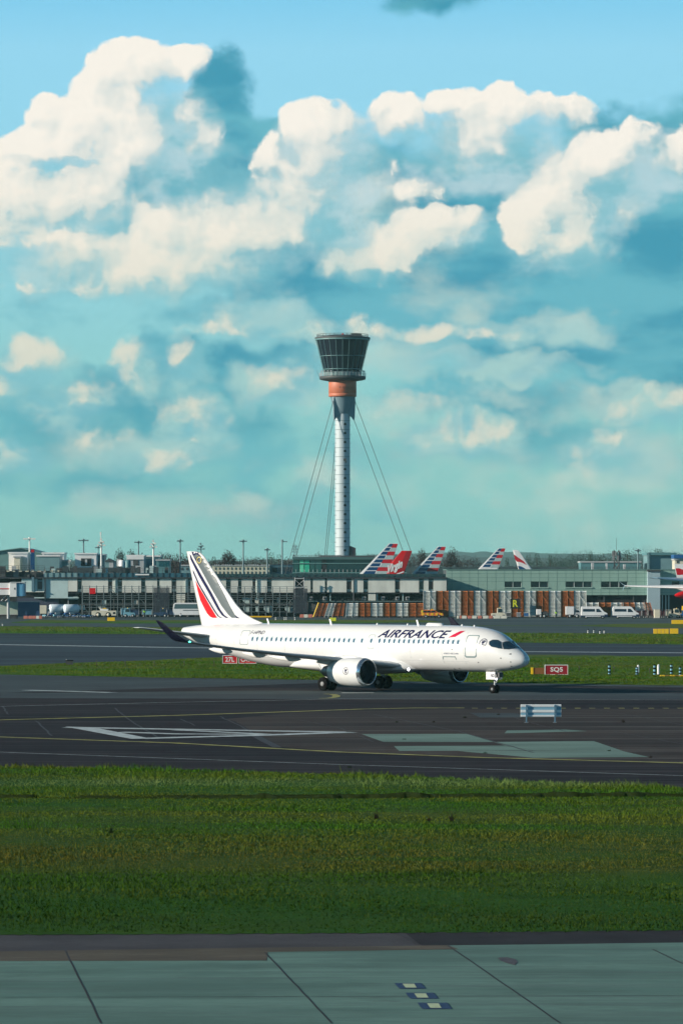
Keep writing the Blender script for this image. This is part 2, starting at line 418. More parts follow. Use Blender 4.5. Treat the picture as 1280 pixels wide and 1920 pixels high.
M_dgrey = mat('dark_grey_paint', (0.06, 0.065, 0.07), 0.6, var=0.2, vscale=1)
M_yellow = mat('yellow_paint', (0.85, 0.52, 0.01), 0.5)
M_lemon = mat('lemon_paint', (0.70, 0.72, 0.02), 0.5)
M_glass = mat('dark_glass', (0.012, 0.018, 0.028), 0.06, spec=0.6)
M_tglass = mat('teal_glass', (0.01, 0.075, 0.07), 0.08, spec=0.8)
M_gglass = mat('green_glass', (0.03, 0.30, 0.20), 0.1, spec=0.8)
M_blue = mat('blue_paint', (0.02, 0.10, 0.28), 0.4)
M_cream = mat('cream_paint', (0.70, 0.66, 0.52), 0.5, var=0.15, vscale=1)
M_orange = mat('orange_paint', (0.75, 0.20, 0.03), 0.45)
M_metal = mat('bare_metal', (0.62, 0.63, 0.65), 0.25, 0.9)
M_hiviz = mat('hi_vis', (0.45, 0.85, 0.03), 0.6)
# ================================================================== ground
def ground_mat(name, base, alt, big=0.05, fine=3.0, stretch=(1, 1, 1), rough=0.85, spots=None, bump=0.25, joints=None, streak=None):
    m = bpy.data.materials.new(name); m.use_nodes = True; MATS[name] = m
    N = NT(m.node_tree); b = m.node_tree.nodes['Principled BSDF']
    tc = N.n('ShaderNodeTexCoord').outputs['Object']
    v = N.v('MULTIPLY', tc, stretch)
    a = N.noise(v, big, 6, 0.6).outputs[0]; f = N.noise(v, fine, 5, 0.65).outputs[0]
    col = N.mix(N.ss(a, 0.38, 0.62), (*base, 1), (*alt, 1))
    col = N.mix(N.ss(f, 0.3, 0.7, 0.0, 0.45), col, tuple(x * 0.62 for x in base) + (1,))
    if streak:
        st = N.noise(N.v('MULTIPLY', tc, streak[0]), 1.0, 4, 0.6).outputs[0]
        col = N.mix(N.ss(st, 0.45, 0.7, 0.0, 0.8), col, (*streak[1], 1))
    wp = N.noise(N.v('MULTIPLY', tc, (0.5, 1, 1)), 0.35, 7, 0.68).outputs[0]
    col = N.mix(N.ss(wp, 0.42, 0.66, 0.0, 0.55), col, tuple(x * 0.5 for x in base) + (1,))
    if spots:
        s_ = N.noise(v, spots[0], 3, 0.5).outputs[0]
        col = N.mix(N.ss(s_, spots[1], spots[1] + 0.06, 0.0, 0.8), col, (*spots[2], 1))
    m.node_tree.links.new(col, b.inputs['Base Color']); b.inputs['Roughness'].default_value = rough
    b.inputs['Specular IOR Level'].default_value = 0.08
    bp = N.n('ShaderNodeBump', {'Strength': bump, 'Height': f, 'Distance': 0.03}); m.node_tree.links.new(bp.outputs[0], b.inputs['Normal'])
    return m
G_apron = ground_mat('apron_surface', (0.085, 0.115, 0.12), (0.055, 0.075, 0.085), 0.03, 0.6, (0.15, 1, 1))
G_taxi = ground_mat('taxiway_asphalt', (0.030, 0.023, 0.025), (0.015, 0.012, 0.014), 0.06, 2.2, (0.25, 1, 1), streak=((0.015, 0.6, 1), (0.060, 0.052, 0.054)))
G_old = ground_mat('old_brown_concrete', (0.068, 0.052, 0.044), (0.032, 0.025, 0.024), 0.07, 1.8, (0.3, 1, 1), streak=((0.02, 0.5, 1), (0.115, 0.105, 0.095)))
G_strip = ground_mat('pale_taxi_strip', (0.080, 0.100, 0.105), (0.055, 0.065, 0.075), 0.08, 1.5, (0.2, 1, 1))
G_run = ground_mat('runway_asphalt', (0.060, 0.082, 0.100), (0.044, 0.056, 0.074), 0.02, 0.8, (0.05, 1, 1), streak=((0.008, 0.12, 1), (0.022, 0.024, 0.036)))
G_conc = ground_mat('near_concrete', (0.145, 0.255, 0.22), (0.11, 0.205, 0.178), 0.35, 5.0, (0.3, 1, 1), streak=((0.08, 2.2, 1), (0.105, 0.16, 0.15)), spots=(1.6, 0.68, (0.10, 0.13, 0.12)), bump=0.1)
G_brown = ground_mat('stained_concrete', (0.13, 0.115, 0.09), (0.095, 0.085, 0.07), 0.5, 4.0, (0.4, 1, 1), bump=0.1)
G_shoul = ground_mat('shoulder_asphalt', (0.080, 0.078, 0.084), (0.065, 0.063, 0.070), 0.5, 8.0)
G_shoul2 = ground_mat('dark_shoulder_asphalt', (0.040, 0.038, 0.042), (0.032, 0.032, 0.034), 0.5, 8.0)
G_patch = ground_mat('pale_patch_concrete', (0.19, 0.29, 0.25), (0.15, 0.235, 0.205), 0.3, 2.5, (0.3, 1, 1), bump=0.1)
G_grass = ground_mat('grass_ground', (0.022, 0.085, 0.005), (0.050, 0.080, 0.008), 0.05, 1.2, (0.4, 1, 1), rough=0.95, bump=0.6)
G_gfar = ground_mat('far_grass', (0.050, 0.150, 0.010), (0.14, 0.135, 0.022), 0.03, 0.35, (0.12, 1, 1), rough=0.95, bump=0.5, spots=(0.25, 0.66, (0.02, 0.03, 0.012)))
G_gline = mat('white_marking', (0.55, 0.62, 0.62), 0.7, var=0.5, vscale=1.5)
G_yline = mat('yellow_marking', (0.42, 0.40, 0.09), 0.7, var=0.6, vscale=0.8)
G_joint = mat('joint_sealant', (0.012, 0.012, 0.014), 0.8)
G_crack = mat('crack_fill', (0.018, 0.018, 0.022), 0.8)

def flat_poly(name, pts, z, m, kind='structure', parent=None, label=None, cat=None):
    b = MB(); b.add([(p[0], p[1], z) for p in pts], [tuple(range(len(pts)))])
    bmx = b.build(name, m, parent, fixn=False, kind=kind, label=label, cat=cat)
    me = bmx.data
    if me.polygons[0].normal.z < 0: me.flip_normals()
    return bmx
def strip(name, top, bot, z, m, ext=420, mt=0.0, mb_=0.0, **kw):
    """sheet between two photo polylines, carried on beyond the frame along the ground"""
    T = [G(*p) for p in top]; B = [G(*p) for p in bot]
    T = [T[0] + Vector((-ext, -mt * ext, 0))] + T + [T[-1] + Vector((ext, mt * ext, 0))]
    B = [B[0] + Vector((-ext, -mb_ * ext, 0))] + B + [B[-1] + Vector((ext, mb_ * ext, 0))]
    return flat_poly(name, [(p.x, p.y) for p in T] + [(p.x, p.y) for p in B[::-1]], z, m, **kw)
def ragged(pts, seg=26, amp=1.2, seed=0):
    """break a photo polyline into an uneven edge (amp in photo rows at mid distance)"""
    r = random.Random(seed); out = [pts[0]]
    for (x0, y0), (x1, y1) in zip(pts, pts[1:]):
        n = max(1, int(abs(x1 - x0) / seg))
        for i in range(1, n + 1):
            t = i / n; out.append((x0 + (x1 - x0) * t, y0 + (y1 - y0) * t + (r.uniform(-amp, amp) if i < n else 0)))
    return out

b = MB(); b.add([(-9000, -400, 0), (9000, -400, 0), (9000, 14000, 0), (-9000, 14000, 0)], [(0, 1, 2, 3)])
b.build('ground', G_apron, kind='structure')
# far to near
strip('grass_island', ragged([(22, 1167), (60, 1163), (330, 1163), (640, 1162), (800, 1163)], 30, .3, 1), ragged([(22, 1168), (160, 1169), (640, 1169), (830, 1167)], 30, .3, 2), 0.02, G_gfar, ext=0)
strip('grass_island', ragged([(1085, 1173), (1150, 1170), (1290, 1169)], 20, .3, 3), [(1085, 1174), (1200, 1177), (1290, 1177.5)], 0.02, G_gfar, ext=60)
strip('grass_verge', ragged([(-10, 1174), (400, 1177), (860, 1186), (1290, 1189)], 24, .4, 4), ragged([(-10, 1187.5), (400, 1190), (900, 1204), (1290, 1209)], 24, .4, 5), 0.02, G_gfar, mt=-0.5, mb_=-0.5)
strip('runway', [(-10, 1187), (400, 1190), (900, 1204), (1290, 1209)], [(-10, 1252), (420, 1236), (900, 1231), (1290, 1230)], 0.010, G_run, mt=-0.5, mb_=-0.2)
strip('grass_verge', ragged([(-10, 1249), (110, 1244), (260, 1239), (420, 1232), (700, 1232), (1000, 1228), (1290, 1231)], 16, .6, 6), ragged([(-10, 1265), (300, 1271), (640, 1276), (1290, 1286)], 16, .5, 7), 0.022, G_gfar, mt=0.2, mb_=-0.3)
strip('taxiway', [(-10, 1309), (640, 1311), (1290, 1311)], [(-10, 1440), (640, 1456), (1290, 1481)], 0.010, G_taxi)
strip('pale_concrete_strip', [(-10, 1266), (640, 1277), (1290, 1287)], [(-10, 1309), (640, 1311), (1290, 1311)], 0.006, G_strip)
strip('taxiway_band', [(-10, 1300), (400, 1288), (640, 1279), (1290, 1289)], [(-10, 1300.2), (500, 1295), (760, 1296), (1290, 1300)], 0.012, G_taxi, ext=100)
strip('old_taxiway_surface', [(420, 1349), (560, 1336), (780, 1331), (1290, 1330)], [(440, 1352), (520, 1400), (640, 1411), (1290, 1432)], 0.014, G_old, ext=0)
# near field
GT = [(-10, 1437), (300, 1443), (640, 1452), (900, 1463), (1290, 1477)]
GB = [(-10, 1754), (640, 1751), (1290, 1745)]
strip('grass_field', ragged(GT, 14, 1.2, 8), ragged(GB, 12, 1.0, 9), 0.016, G_grass, mt=-0.1, mb_=0)
strip('shoulder', [(760, 1750.5), (1290, 1745), (4000, 1720)], [(790, 1774), (1290, 1768), (4000, 1738)], 0.008, G_shoul2, ext=0)
strip('shoulder', [(-10, 1753), (1290, 1744)], [(-10, 1786), (1290, 1769)], 0.004, G_shoul, ext=60)
strip('stained_strip', [(-10, 1785), (400, 1779), (840, 1773.5)], [(-10, 1803), (500, 1802), (502, 1786), (860, 1781)], 0.016, G_brown, ext=0)
def apron():
    pts = [G(-10, 1785), G(640, 1776), G(1290, 1768)]
    pts = [pts[0] + Vector((-40, .3, 0))] + pts + [pts[-1] + Vector((40, .3, 0))]
    pts = [(p.x, p.y) for p in pts] + [(60, -60), (-60, -60)]
    flat_poly('apron', pts, 0.012, G_conc)
apron()
def gline(name, pts, w, z, m, kind='structure', mb=None):
    """painted line along photo points, w in metres"""
    L = [G(*p) for p in pts]; vs = []; fs = []
    for i, p in enumerate(L):
        a = L[max(0, i - 1)]; c = L[min(len(L) - 1, i + 1)]; d = (c - a).normalized(); n = Vector((-d.y, d.x, 0)) * w / 2
        vs += [(p + n).to_tuple()[:2] + (z,), (p - n).to_tuple()[:2] + (z,)]
    fs = [(2 * i, 2 * i + 1, 2 * i + 3, 2 * i + 2) for i in range(len(L) - 1)]
    b = mb or MB(); b.add(vs, fs)
    if mb is None:
        o = b.build(name, m, kind=kind, fixn=False)
        if o.data.polygons[0].normal.z < 0: o.data.flip_normals()
        return o
def wob(pts, n, amp, seed):
    r = random.Random(seed); out = []
    for (x0, y0), (x1, y1) in zip(pts, pts[1:]):
        for i in range(n): t = i / n; out.append((x0 + (x1 - x0) * t + r.uniform(-amp, amp), y0 + (y1 - y0) * t))
    return out + [pts[-1]]
Z1 = 0.028
gline('centreline_marking', [(-60, 1208), (300, 1214), (900, 1221.5), (1340, 1225)], 3.0, 0.03, G_gline)
gline('yellow_line', [(-60, 1353), (0, 1350.5), (330, 1342), (560, 1334.5), (680, 1330), (780, 1328), (870, 1328)], 0.8, Z1, G_yline)
b = MB()
for i in range(18):
    x = 884 + i * 27.5; gline('', [(x, 1328.5), (x + 11, 1328.5)], 0.9, Z1, G_yline, mb=b)
b.build('yellow_dash_marking', G_yline, kind='structure', fixn=False)
gline('yellow_line', [(-60, 1379), (0, 1382.5), (330, 1394), (640, 1411), (900, 1421), (1300, 1432)], 0.62, Z1, G_yline)
gline('edge_line', [(-60, 1408), (0, 1411), (640, 1434.5), (1300, 1456)], 0.17, Z1, G_gline)
gline('edge_line', [(-60, 1326), (0, 1325), (300, 1318), (640, 1311), (1300, 1313)], 0.25, Z1, G_gline)
gline('guide_line', [(600, 1310), (618, 1309.5), (629, 1307.5), (631, 1305), (624, 1302.5), (610, 1301.5)], 0.6, Z1, G_yline)
gline('edge_line', [(50, 1294.5), (212, 1299)], 1.3, Z1, G_gline)
gline('edge_line', [(640, 1299.6), (700, 1299.4)], 1.3, Z1, G_gline)
# painted chevron
for i, (pts, w) in enumerate([
    ([(126, 1364.5), (640, 1373.5)], 1.5), ([(262, 1385.5), (500, 1379), (656, 1373.5)], 1.5),
    ([(225, 1373.5), (330, 1377), (500, 1377.8)], 1.1), ([(330, 1369.5), (500, 1377.5)], .9)]):
    gline('chevron_marking', pts, w, Z1 + .002 * i, G_gline)
flat_poly('chevron_marking', [G(122, 1363.5).xy, G(175, 1364.8).xy, G(283, 1386).xy, G(246, 1386.5).xy], Z1 + .012, G_gline)
# pale repaired slabs
for pi_, pts in enumerate(([(678, 1377), (874, 1376.5), (925, 1391.5), (718, 1391.5)], [(738, 1399.5), (945, 1398.5), (1000, 1408), (748, 1408.5)],
            [(925, 1391.7), (1112, 1390), (1166, 1408.5), (1002, 1408.2), (946, 1398.3)], [(950, 1370), (1060, 1368.5), (1100, 1371.5), (945, 1375.5)],
            [(860, 1409), (1166, 1409), (1215, 1420), (1000, 1421.5)])):
    flat_poly('repair_slab', [G(*p).xy for p in pts], 0.018 + .0008 * pi_, G_patch)
flat_poly('repair_slab', [G(*p).xy for p in [(880, 1337), (960, 1337.5), (1030, 1345), (900, 1346)]], 0.018, G_strip)
# cracks and joints
for i, pts in enumerate([[(215, 1328), (245, 1352), (300, 1386)], [(68, 1352), (98, 1380)], [(412, 1344), (452, 1362), (520, 1402)], [(6, 1325), (16, 1340)],
                          [(340, 1349), (366, 1361)], [(700, 1340), (760, 1352), (860, 1372), (1000, 1412)], [(960, 1345), (1010, 1360), (1060, 1372)], [(560, 1350), (640, 1366), (700, 1392)], [(1110, 1330), (1200, 1345), (1290, 1362)], [(1150, 1372), (1290, 1398)]]):
    gline('crack', wob(pts, 10, 1.6, i), 0.13 if i < 6 else .09, 0.022 + .0004 * i, G_crack)
gline('crack', wob([(480, 1381), (520, 1402)], 4, 1, 77), 0.5, 0.0215, G_crack)
for i, pts in enumerate([[(123, 1783), (190, 1920)], [(497, 1787), (622, 1920)], [(838, 1773), (1050, 1920)], [(1222, 1781), (1400, 1866)], [(742, 1751), (790, 1774)]]):
    gline('slab_joint', wob(pts + [], 14, 0.7, 30 + i), 0.042, 0.018, G_joint)
gline('slab_joint', [(-60, 1871.5), (1340, 1867.5)], 0.034, 0.0185, G_joint)
gline('slab_joint', [(-60, 1874.5), (1340, 1870.0)], 0.012, 0.0185, G_patch)
gline('slab_joint', [(-60, 1888.5), (1340, 1886)], 0.008, 0.0182, G_joint)
flat_poly('oil_stain', [G(*p).xy for p in [(932, 1797), (950, 1796), (966, 1800), (970, 1805), (964, 1811), (950, 1807), (938, 1803)]], 0.019, mat('oil_stain', (0.085, 0.06, 0.05), 0.6, var=.5, vscale=6))
Mb = mat('marker_blue', (0.012, 0.035, 0.10), 0.6, var=.3, vscale=9); Mc = mat('marker_cream', (0.50, 0.58, 0.34), 0.6, var=.25, vscale=9)
for i, (x, y) in enumerate([(768, 1850), (790, 1868.5), (814, 1887.5)]):
    w, h = 27 + i * 1.5, 5.2 + .3 * i
    flat_poly('location_marking', [G(x - w - 2, y - h).xy, G(x + w - 6, y - h).xy, G(x + w + 3, y + h).xy, G(x - w + 7, y + h).xy], 0.021, Mb)
    flat_poly('location_marking', [G(x - 14, y - h + 1.5).xy, G(x + 8, y - h + 1.5).xy, G(x + 13, y + h - 1.5).xy, G(x - 8, y + h - 1.5).xy], 0.025, Mc)

# ------------------------------------------------------------------ real grass on the near field (uncountable: one object)
def grass_blades():
    n = 300000
    u = rng.random(n); Y = 103.6 + (197 - 103.6) * (u ** 0.85)
    px = rng.uniform(-260, 1540, n); X = (px - 640) / F * Y
    py = HZ + H * F / Y
    top = np.interp(px, [p[0] for p in GT], [p[1] for p in GT]); bot = np.interp(px, [p[0] for p in GB], [p[1] for p in GB])
    top = top + 1.2 * np.sin(px * .11) + .8 * np.sin(px * .37)
    bot = bot + 1.3 * np.sin(px * .09) + .9 * np.sin(px * .31)
    ok = (py > top) & (py < bot); X = X[ok]; Y = Y[ok]; n = len(X)
    f = 0.5 + 0.5 * np.sin(X * .35 + 1.3 * np.sin(Y * .22)) * np.sin(Y * .31 + 1.1 * np.sin(X * .17))
    h = (0.035 + 0.075 * rng.random(n)) * (0.5 + 0.75 * f)
    ed = np.minimum(np.abs(py[ok] - top[ok]), 30) / 30
    h *= 1.0 + 0.7 * np.exp(-ed * 6)
    tall = rng.random(n) < 0.004; h[tall] *= 2.2
    far = (py[ok] < top[ok] + 16 + 8 * np.sin(X * .5) + 6 * np.sin(X * 1.7)); h[far] *= 1.0 + 1.6 * rng.random(far.sum()) * (0.5 + .5 * np.sin(X[far] * 1.1 + np.sin(X[far] * 3.1)))
    a = rng.uniform(0, 2 * np.pi, n); w = 0.010 + 0.014 * rng.random(n)
    lean = rng.normal(0, 0.5, (n, 2)) * h[:, None]
    v = np.zeros((n, 3, 3))
    v[:, 0] = np.stack([X - np.cos(a) * w, Y - np.sin(a) * w, np.full(n, .01)], 1)
    v[:, 1] = np.stack([X + np.cos(a) * w, Y + np.sin(a) * w, np.full(n, .01)], 1)
    v[:, 2] = np.stack([X + lean[:, 0], Y + lean[:, 1], h], 1)
    # coarser tufts on the verges beside the runway
    for (pa, pb, cnt, sc_) in ((1233, 1284, 90000, 2.2), (1174, 1208, 50000, 4.0)):
        px2 = rng.uniform(-150, 1430, cnt); py2 = rng.uniform(pa, pb, cnt)
        if pa > 1200: t2 = np.interp(px2, [0, 110, 260, 420, 700, 1000, 1290], [1249, 1244, 1239, 1232, 1232, 1228, 1231]); b2_ = np.interp(px2, [0, 300, 640, 1290], [1265, 1271, 1276, 1286])
        else: t2 = np.interp(px2, [0, 400, 860, 1290], [1174, 1177, 1186, 1189]); b2_ = np.interp(px2, [0, 400, 900, 1290], [1187.5, 1190, 1204, 1209])
        k2 = (py2 > t2 + .4) & (py2 < b2_ - .2); px2 = px2[k2]; py2 = py2[k2]; m2 = len(px2); Y2 = H * F / (py2 - HZ); X2 = (px2 - 640) / F * Y2
        g2 = 0.5 + 0.5 * np.sin(X2 * .21 + np.sin(Y2 * .13)) * np.sin(Y2 * .17 + np.sin(X2 * .11)); h2 = (.04 + .09 * rng.random(m2)) * (.4 + g2) * (1.0 if pa > 1200 else 1.3)
        a2 = rng.normal(0, .35, m2); w2 = .02 * sc_ * (0.5 + rng.random(m2)); v2 = np.zeros((m2, 3, 3))
        v2[:, 0] = np.stack([X2 - np.cos(a2) * w2, Y2 - np.sin(a2) * w2, np.full(m2, .02)], 1); v2[:, 1] = np.stack([X2 + np.cos(a2) * w2, Y2 + np.sin(a2) * w2, np.full(m2, .02)], 1); v2[:, 2] = np.stack([X2 + rng.normal(0, .04, m2), Y2 + rng.normal(0, .04, m2), h2 + .02], 1)
        v = np.concatenate([v, v2])
    n = len(v)
    me = bpy.data.meshes.new('grass')
    me.vertices.add(n * 3); me.vertices.foreach_set('co', v.reshape(-1))
    me.loops.add(n * 3); me.loops.foreach_set('vertex_index', np.arange(n * 3, dtype=np.int32))
    me.polygons.add(n); me.polygons.foreach_set('loop_start', np.arange(0, n * 3, 3, dtype=np.int32)); me.polygons.foreach_set('loop_total', np.full(n, 3, np.int32))
    me.update()
    m = bpy.data.materials.new('grass_blade'); m.use_nodes = True; N = NT(m.node_tree); b = m.node_tree.nodes['Principled BSDF']
    tc = N.n('ShaderNodeTexCoord').outputs['Object']
    a_ = N.noise(N.v('MULTIPLY', tc, (0.20, 1, 1)), 0.16, 6, 0.65).outputs[0]; c_ = N.noise(N.v('MULTIPLY', tc, (0.5, 1, 1)), 1.1, 4, 0.65).outputs[0]
    d_ = N.noise(N.v('MULTIPLY', tc, (0.12, 1, 1)), 0.07, 3, 0.5).outputs[0]
    sy_ = N.n('ShaderNodeSeparateXYZ', {0: tc}).outputs[1]
    col = N.mix(N.ss(a_, 0.38, 0.60), (0.044, 0.130, 0.009, 1), (0.115, 0.140, 0.016, 1))
    # a drier, browner belt across the middle of the field and a mown pale lane near its far side
    belt = N.m('MULTIPLY', N.ss(N.m('ABSOLUTE', N.m('SUBTRACT', N.m('ADD', sy_, N.m('MULTIPLY', d_, 30.0)), 148.0)), 4.0, 16.0, 1.0, 0.0), N.ss(a_, 0.35, 0.55))
    col = N.mix(N.m('MULTIPLY', belt, 0.85), col, (0.110, 0.092, 0.018, 1))
    lane = N.ss(N.m('ABSOLUTE', N.m('SUBTRACT', N.m('ADD', sy_, N.m('MULTIPLY', d_, 8.0)), 183.0)), 1.0, 4.5, 1.0, 0.0)
    col = N.mix(N.m('MULTIPLY', lane, 0.6), col, (0.16, 0.24, 0.09, 1))
    col = N.mix(N.ss(c_, 0.38, 0.66, 0, .45), col, (0.018, 0.066, 0.006, 1))
    near_shade = N.m('MULTIPLY', N.ss(N.m('ADD', sy_, N.m('MULTIPLY', a_, 22.0)), 118.0, 146.0, 1.0, 0.0), 0.85)  # shade over the nearest grass, painted into the blade colour
    col = N.mix(near_shade, col, (0.018, 0.044, 0.006, 1))
    ww = N.n('ShaderNodeTexWhiteNoise', {0: N.v('SNAP', tc, (0.3, 0.3, 50))}).outputs[0]
    col = N.mix(N.ss(ww, 0.7, 1.0, 0, .15), col, (0.12, 0.12, 0.04, 1))
    m.node_tree.links.new(col, b.inputs['Base Color']); b.inputs['Roughness'].default_value = 0.8; b.inputs['Specular IOR Level'].default_value = 0.0
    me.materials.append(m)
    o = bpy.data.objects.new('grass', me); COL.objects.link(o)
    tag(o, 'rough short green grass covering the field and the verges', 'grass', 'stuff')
grass_blades()
# low earth bank with its drainage ditch, in the near field
def ditch():
    n = 220; rows = []
    yc = lambda px: 1497 if px < 100 else (1498 if px < 560 else 1498 - (px - 560) / 720 * 4)
    prof = [(-2.4, 0.012), (-1.2, .10), (-0.55, .30), (-0.1, .34), (0.0, .02), (0.35, .012)]   # metres towards the camera is positive
    prof = [(-3.2, 0.012), (-1.6, 0.16), (-0.5, 0.30), (0.0, 0.30), (0.12, 0.015), (0.6, 0.012)]
    for i in range(n):
        px = -320 + 1920 * i / (n - 1); base = G(px, yc(px)); hh = 0.42 + 0.18 * math.sin(px * .013 + 1) * math.sin(px * .031) + random.uniform(-.07, .07)
        if px < 480: hh *= .5
        if 60 < px < 140: hh = .05
        jy = random.uniform(-.12, .12)
        rows.append([Vector((base.x, base.y - d + jy, max(0.013, z * hh * 1.3))) for d, z in prof])
    b = MB(); b.loft(rows, closed=False, caps=False); o = b.build('earth_bank', mat('shaded_soil', (.026, .040, .012), 1.0, spec=0), kind='structure', fixn=False)  # dark soil colour also carries the shade of the face towards the camera
    if sum(p.normal.z for p in o.data.polygons) < 0: o.data.flip_normals()
ditch()
# ================================================================== the white airliner
JA = R(43); JC, JS = math.cos(JA), math.sin(JA)
JX, JY = 14.75, 312.4     # ground point under the nose
def jinv(px, py, side=1.75):
    """photo pixel -> (x along fuselage, z) on the plane at lateral distance side (starboard)"""
    k = (px - 640) / F
    # X = JX + JC x - JS side ; Y = JY - JS x - JC side
    x = (k * (JY - JC * side) - (JX - JS * side)) / (JC + k * JS)
    Y = JY - JS * x - JC * side
    return x, H - (py - HZ) / F * Y
FX = [0, -.15, -.5, -1, -1.6, -2.3, -3.2, -4.4, -6, -8, -26, -29, -31.6, -34.2, -37.2, -38.6]
FT = [2.66, 2.98, 3.30, 3.62, 3.98, 4.50, 4.92, 5.20, 5.34, 5.38, 5.38, 5.38, 5.37, 5.33, 5.12, 4.94]
FB = [2.62, 2.36, 2.17, 2.02, 1.91, 1.83, 1.76, 1.71, 1.68, 1.68, 1.70, 1.94, 2.38, 2.98, 3.72, 4.22]
FW = [.02, .36, .66, .93, 1.15, 1.35, 1.54, 1.68, 1.74, 1.75, 1.75, 1.72, 1.58, 1.27, .72, .34]
_fx = [-x for x in FX]
def fsec(x):
    t = float(cr(_fx, FT, -x)[0]); b = float(cr(_fx, FB, -x)[0]); w = float(cr(_fx, FW, -x)[0])
    return t, b, w
def fside(x, z, off=0.012, side=-1):
    t, b, w = fsec(x); zc = (t + b) / 2; hh = (t - b) / 2
    q = max(-0.999, min(0.999, (z - zc) / hh)); y = w * math.sqrt(1 - q * q)
    ny, nz = y / (w * w), (z - zc) / (hh * hh); l = math.hypot(ny, nz) or 1
    return Vector((x, side * (y + off * ny / l), z + off * nz / l))
def fang(x, th, off=0.012, side=-1):
    t, b, w = fsec(x); zc = (t + b) / 2; hh = (t - b) / 2; a = R(th)
    e = 0.06; t2, b2, w2 = fsec(x - e)
    return Vector((x + off * .5, side * (w + off) * math.sin(a), zc + (hh + off) * math.cos(a)))

def airfoil(n=9):
    """unit profile, x 0..1 from leading edge, returns loop of (x, z)"""
    xs = [0.5 * (1 - math.cos(math.pi * i / n)) for i in range(n + 1)]
    th = lambda x: 5 * (0.2969 * math.sqrt(x) - 0.126 * x - 0.3516 * x * x + 0.2843 * x ** 3 - 0.1036 * x ** 4)
    return [(x, th(x)) for x in xs] + [(x, -th(x)) for x in xs[-2:0:-1]]
AF = airfoil()
def wing_rings(secs):
    """secs: (y, x_le, chord, z, rel_thickness[, cant]) -> rings"""
    return [[Vector((xl - u * c, y + w * c * t * math.sin(cant), z + w * c * t * math.cos(cant))) for u, w in AF] for (y, xl, c, z, t, cant) in secs]
def fin_rings(secs):
    return [[Vector((xl - u * c, w * c * t, z)) for u, w in AF] for (z, xl, c, t) in secs]

FIN_LE = ([5.0, 5.45, 5.75, 6.2, 7.0, 8.44, 9.9, 11.0, 11.30, 11.46], [-28.3, -29.3, -30.3, -31.35, -32.35, -33.72, -35.1, -36.1, -36.5, -37.1])
def fin_le(z): return float(np.interp(z, *FIN_LE))
def fin_te(z): return -36.45 - (z - 5.0) / 6.46 * 1.85
def fin_t(z): return 0.12 * (2.2 / max(2.2, fin_le(z) - fin_te(z)))
def fin_surf(x, z, off=0.015, side=-1):
    le, te = fin_le(z), fin_te(z); c = le - te; u = min(.99, max(.001, (le - x) / c))
    th = 5 * (0.2969 * math.sqrt(u) - 0.126 * u - 0.3516 * u * u + 0.2843 * u ** 3 - 0.1036 * u ** 4) * c * fin_t(z)
    return Vector((x, side * (th + off), z))

M_fsl = mat('fin_grey', (0.10, 0.125, 0.135), 0.3)
M_under = mat('wing_grey_paint', (0.42, 0.46, 0.48), 0.35, var=.1, vscale=.5)
M_line = mat('panel_line', (0.30, 0.36, 0.38), 0.5)
M_silver = mat('polished_lip', (0.75, 0.77, 0.8), 0.15, 0.95)
M_lamp = mat('lit_lamp', (1, 1, 1), 0.3, emit=(1, 0.95, 1.0), estr=6.0)
M_green_lamp = mat('green_lamp', (0.1, 0.9, 0.7), 0.3, emit=(0.1, 1.0, 0.75), estr=2.5)
M_wink = mat('window_shade', (0.46, 0.53, 0.56), 0.3)
M_cabin = mat('cabin_glass', (0.045, 0.11, 0.17), 0.15, spec=0.6)
M_swoosh = mat('crimson_paint', (0.55, 0.004, 0.045), 0.4)

def crest(name, cu, cv, r, mp, par):
    """round badge: thin ring with a winged seahorse"""
    ring = []
    for i in range(24):
        a0, a1 = 2 * math.pi * i / 24, 2 * math.pi * (i + 1) / 24
        ring.append([(cu + math.cos(a) * q, cv + math.sin(a) * q) for a, q in ((a0, r), (a1, r), (a1, r * .88), (a0, r * .88))])
    s = lambda pts: [(cu + x * r, cv + y * r) for x, y in pts]
    wing1 = s([(-.1, .0), (.55, .55), (.62, .35), (.25, -.05), (.0, -.2)])
    wing2 = s([(-.15, .05), (.15, .7), (.35, .72), (.12, .2)])
    body = s([(-.45, .55), (-.2, .62), (-.1, .1), (.05, -.3), (-.05, -.62), (-.35, -.55), (-.15, -.45), (-.2, -.2), (-.4, .05), (-.3, .35)])
    tail = s([(-.05, -.62), (.35, -.6), (.45, -.35), (.3, -.3), (.25, -.45), (-.02, -.45)])
    return decal(name, ring + [wing1, wing2, body, tail], mp, M_navy, par, grid=r * 2)

def poly_line(pts, w):
    """closed/open outline as quads of width w (for door seams)"""
    out = []
    for (a, b) in zip(pts, pts[1:]):
        d = Vector((b[0] - a[0], b[1] - a[1])); l = d.length
        if l < 1e-5: continue
        d /= l; n = Vector((-d.y, d.x)) * w / 2; a_ = Vector(a) - d * w * .4; b_ = Vector(b) + d * w * .4
        out.append([tuple(a_ + n), tuple(a_ - n), tuple(b_ - n), tuple(b_ + n)])
    return out
def rrect(x0, x1, z0, z1, r, n=4):
    pts = []
    for cx, cz, a0 in ((x1 - r, z1 - r, 0), (x0 + r, z1 - r, 90), (x0 + r, z0 + r, 180), (x1 - r, z0 + r, 270)):
        for i in range(n + 1):
            a = R(a0 + 90 * i / n); pts.append((cx + r * math.cos(a), cz + r * math.sin(a)))
    return pts

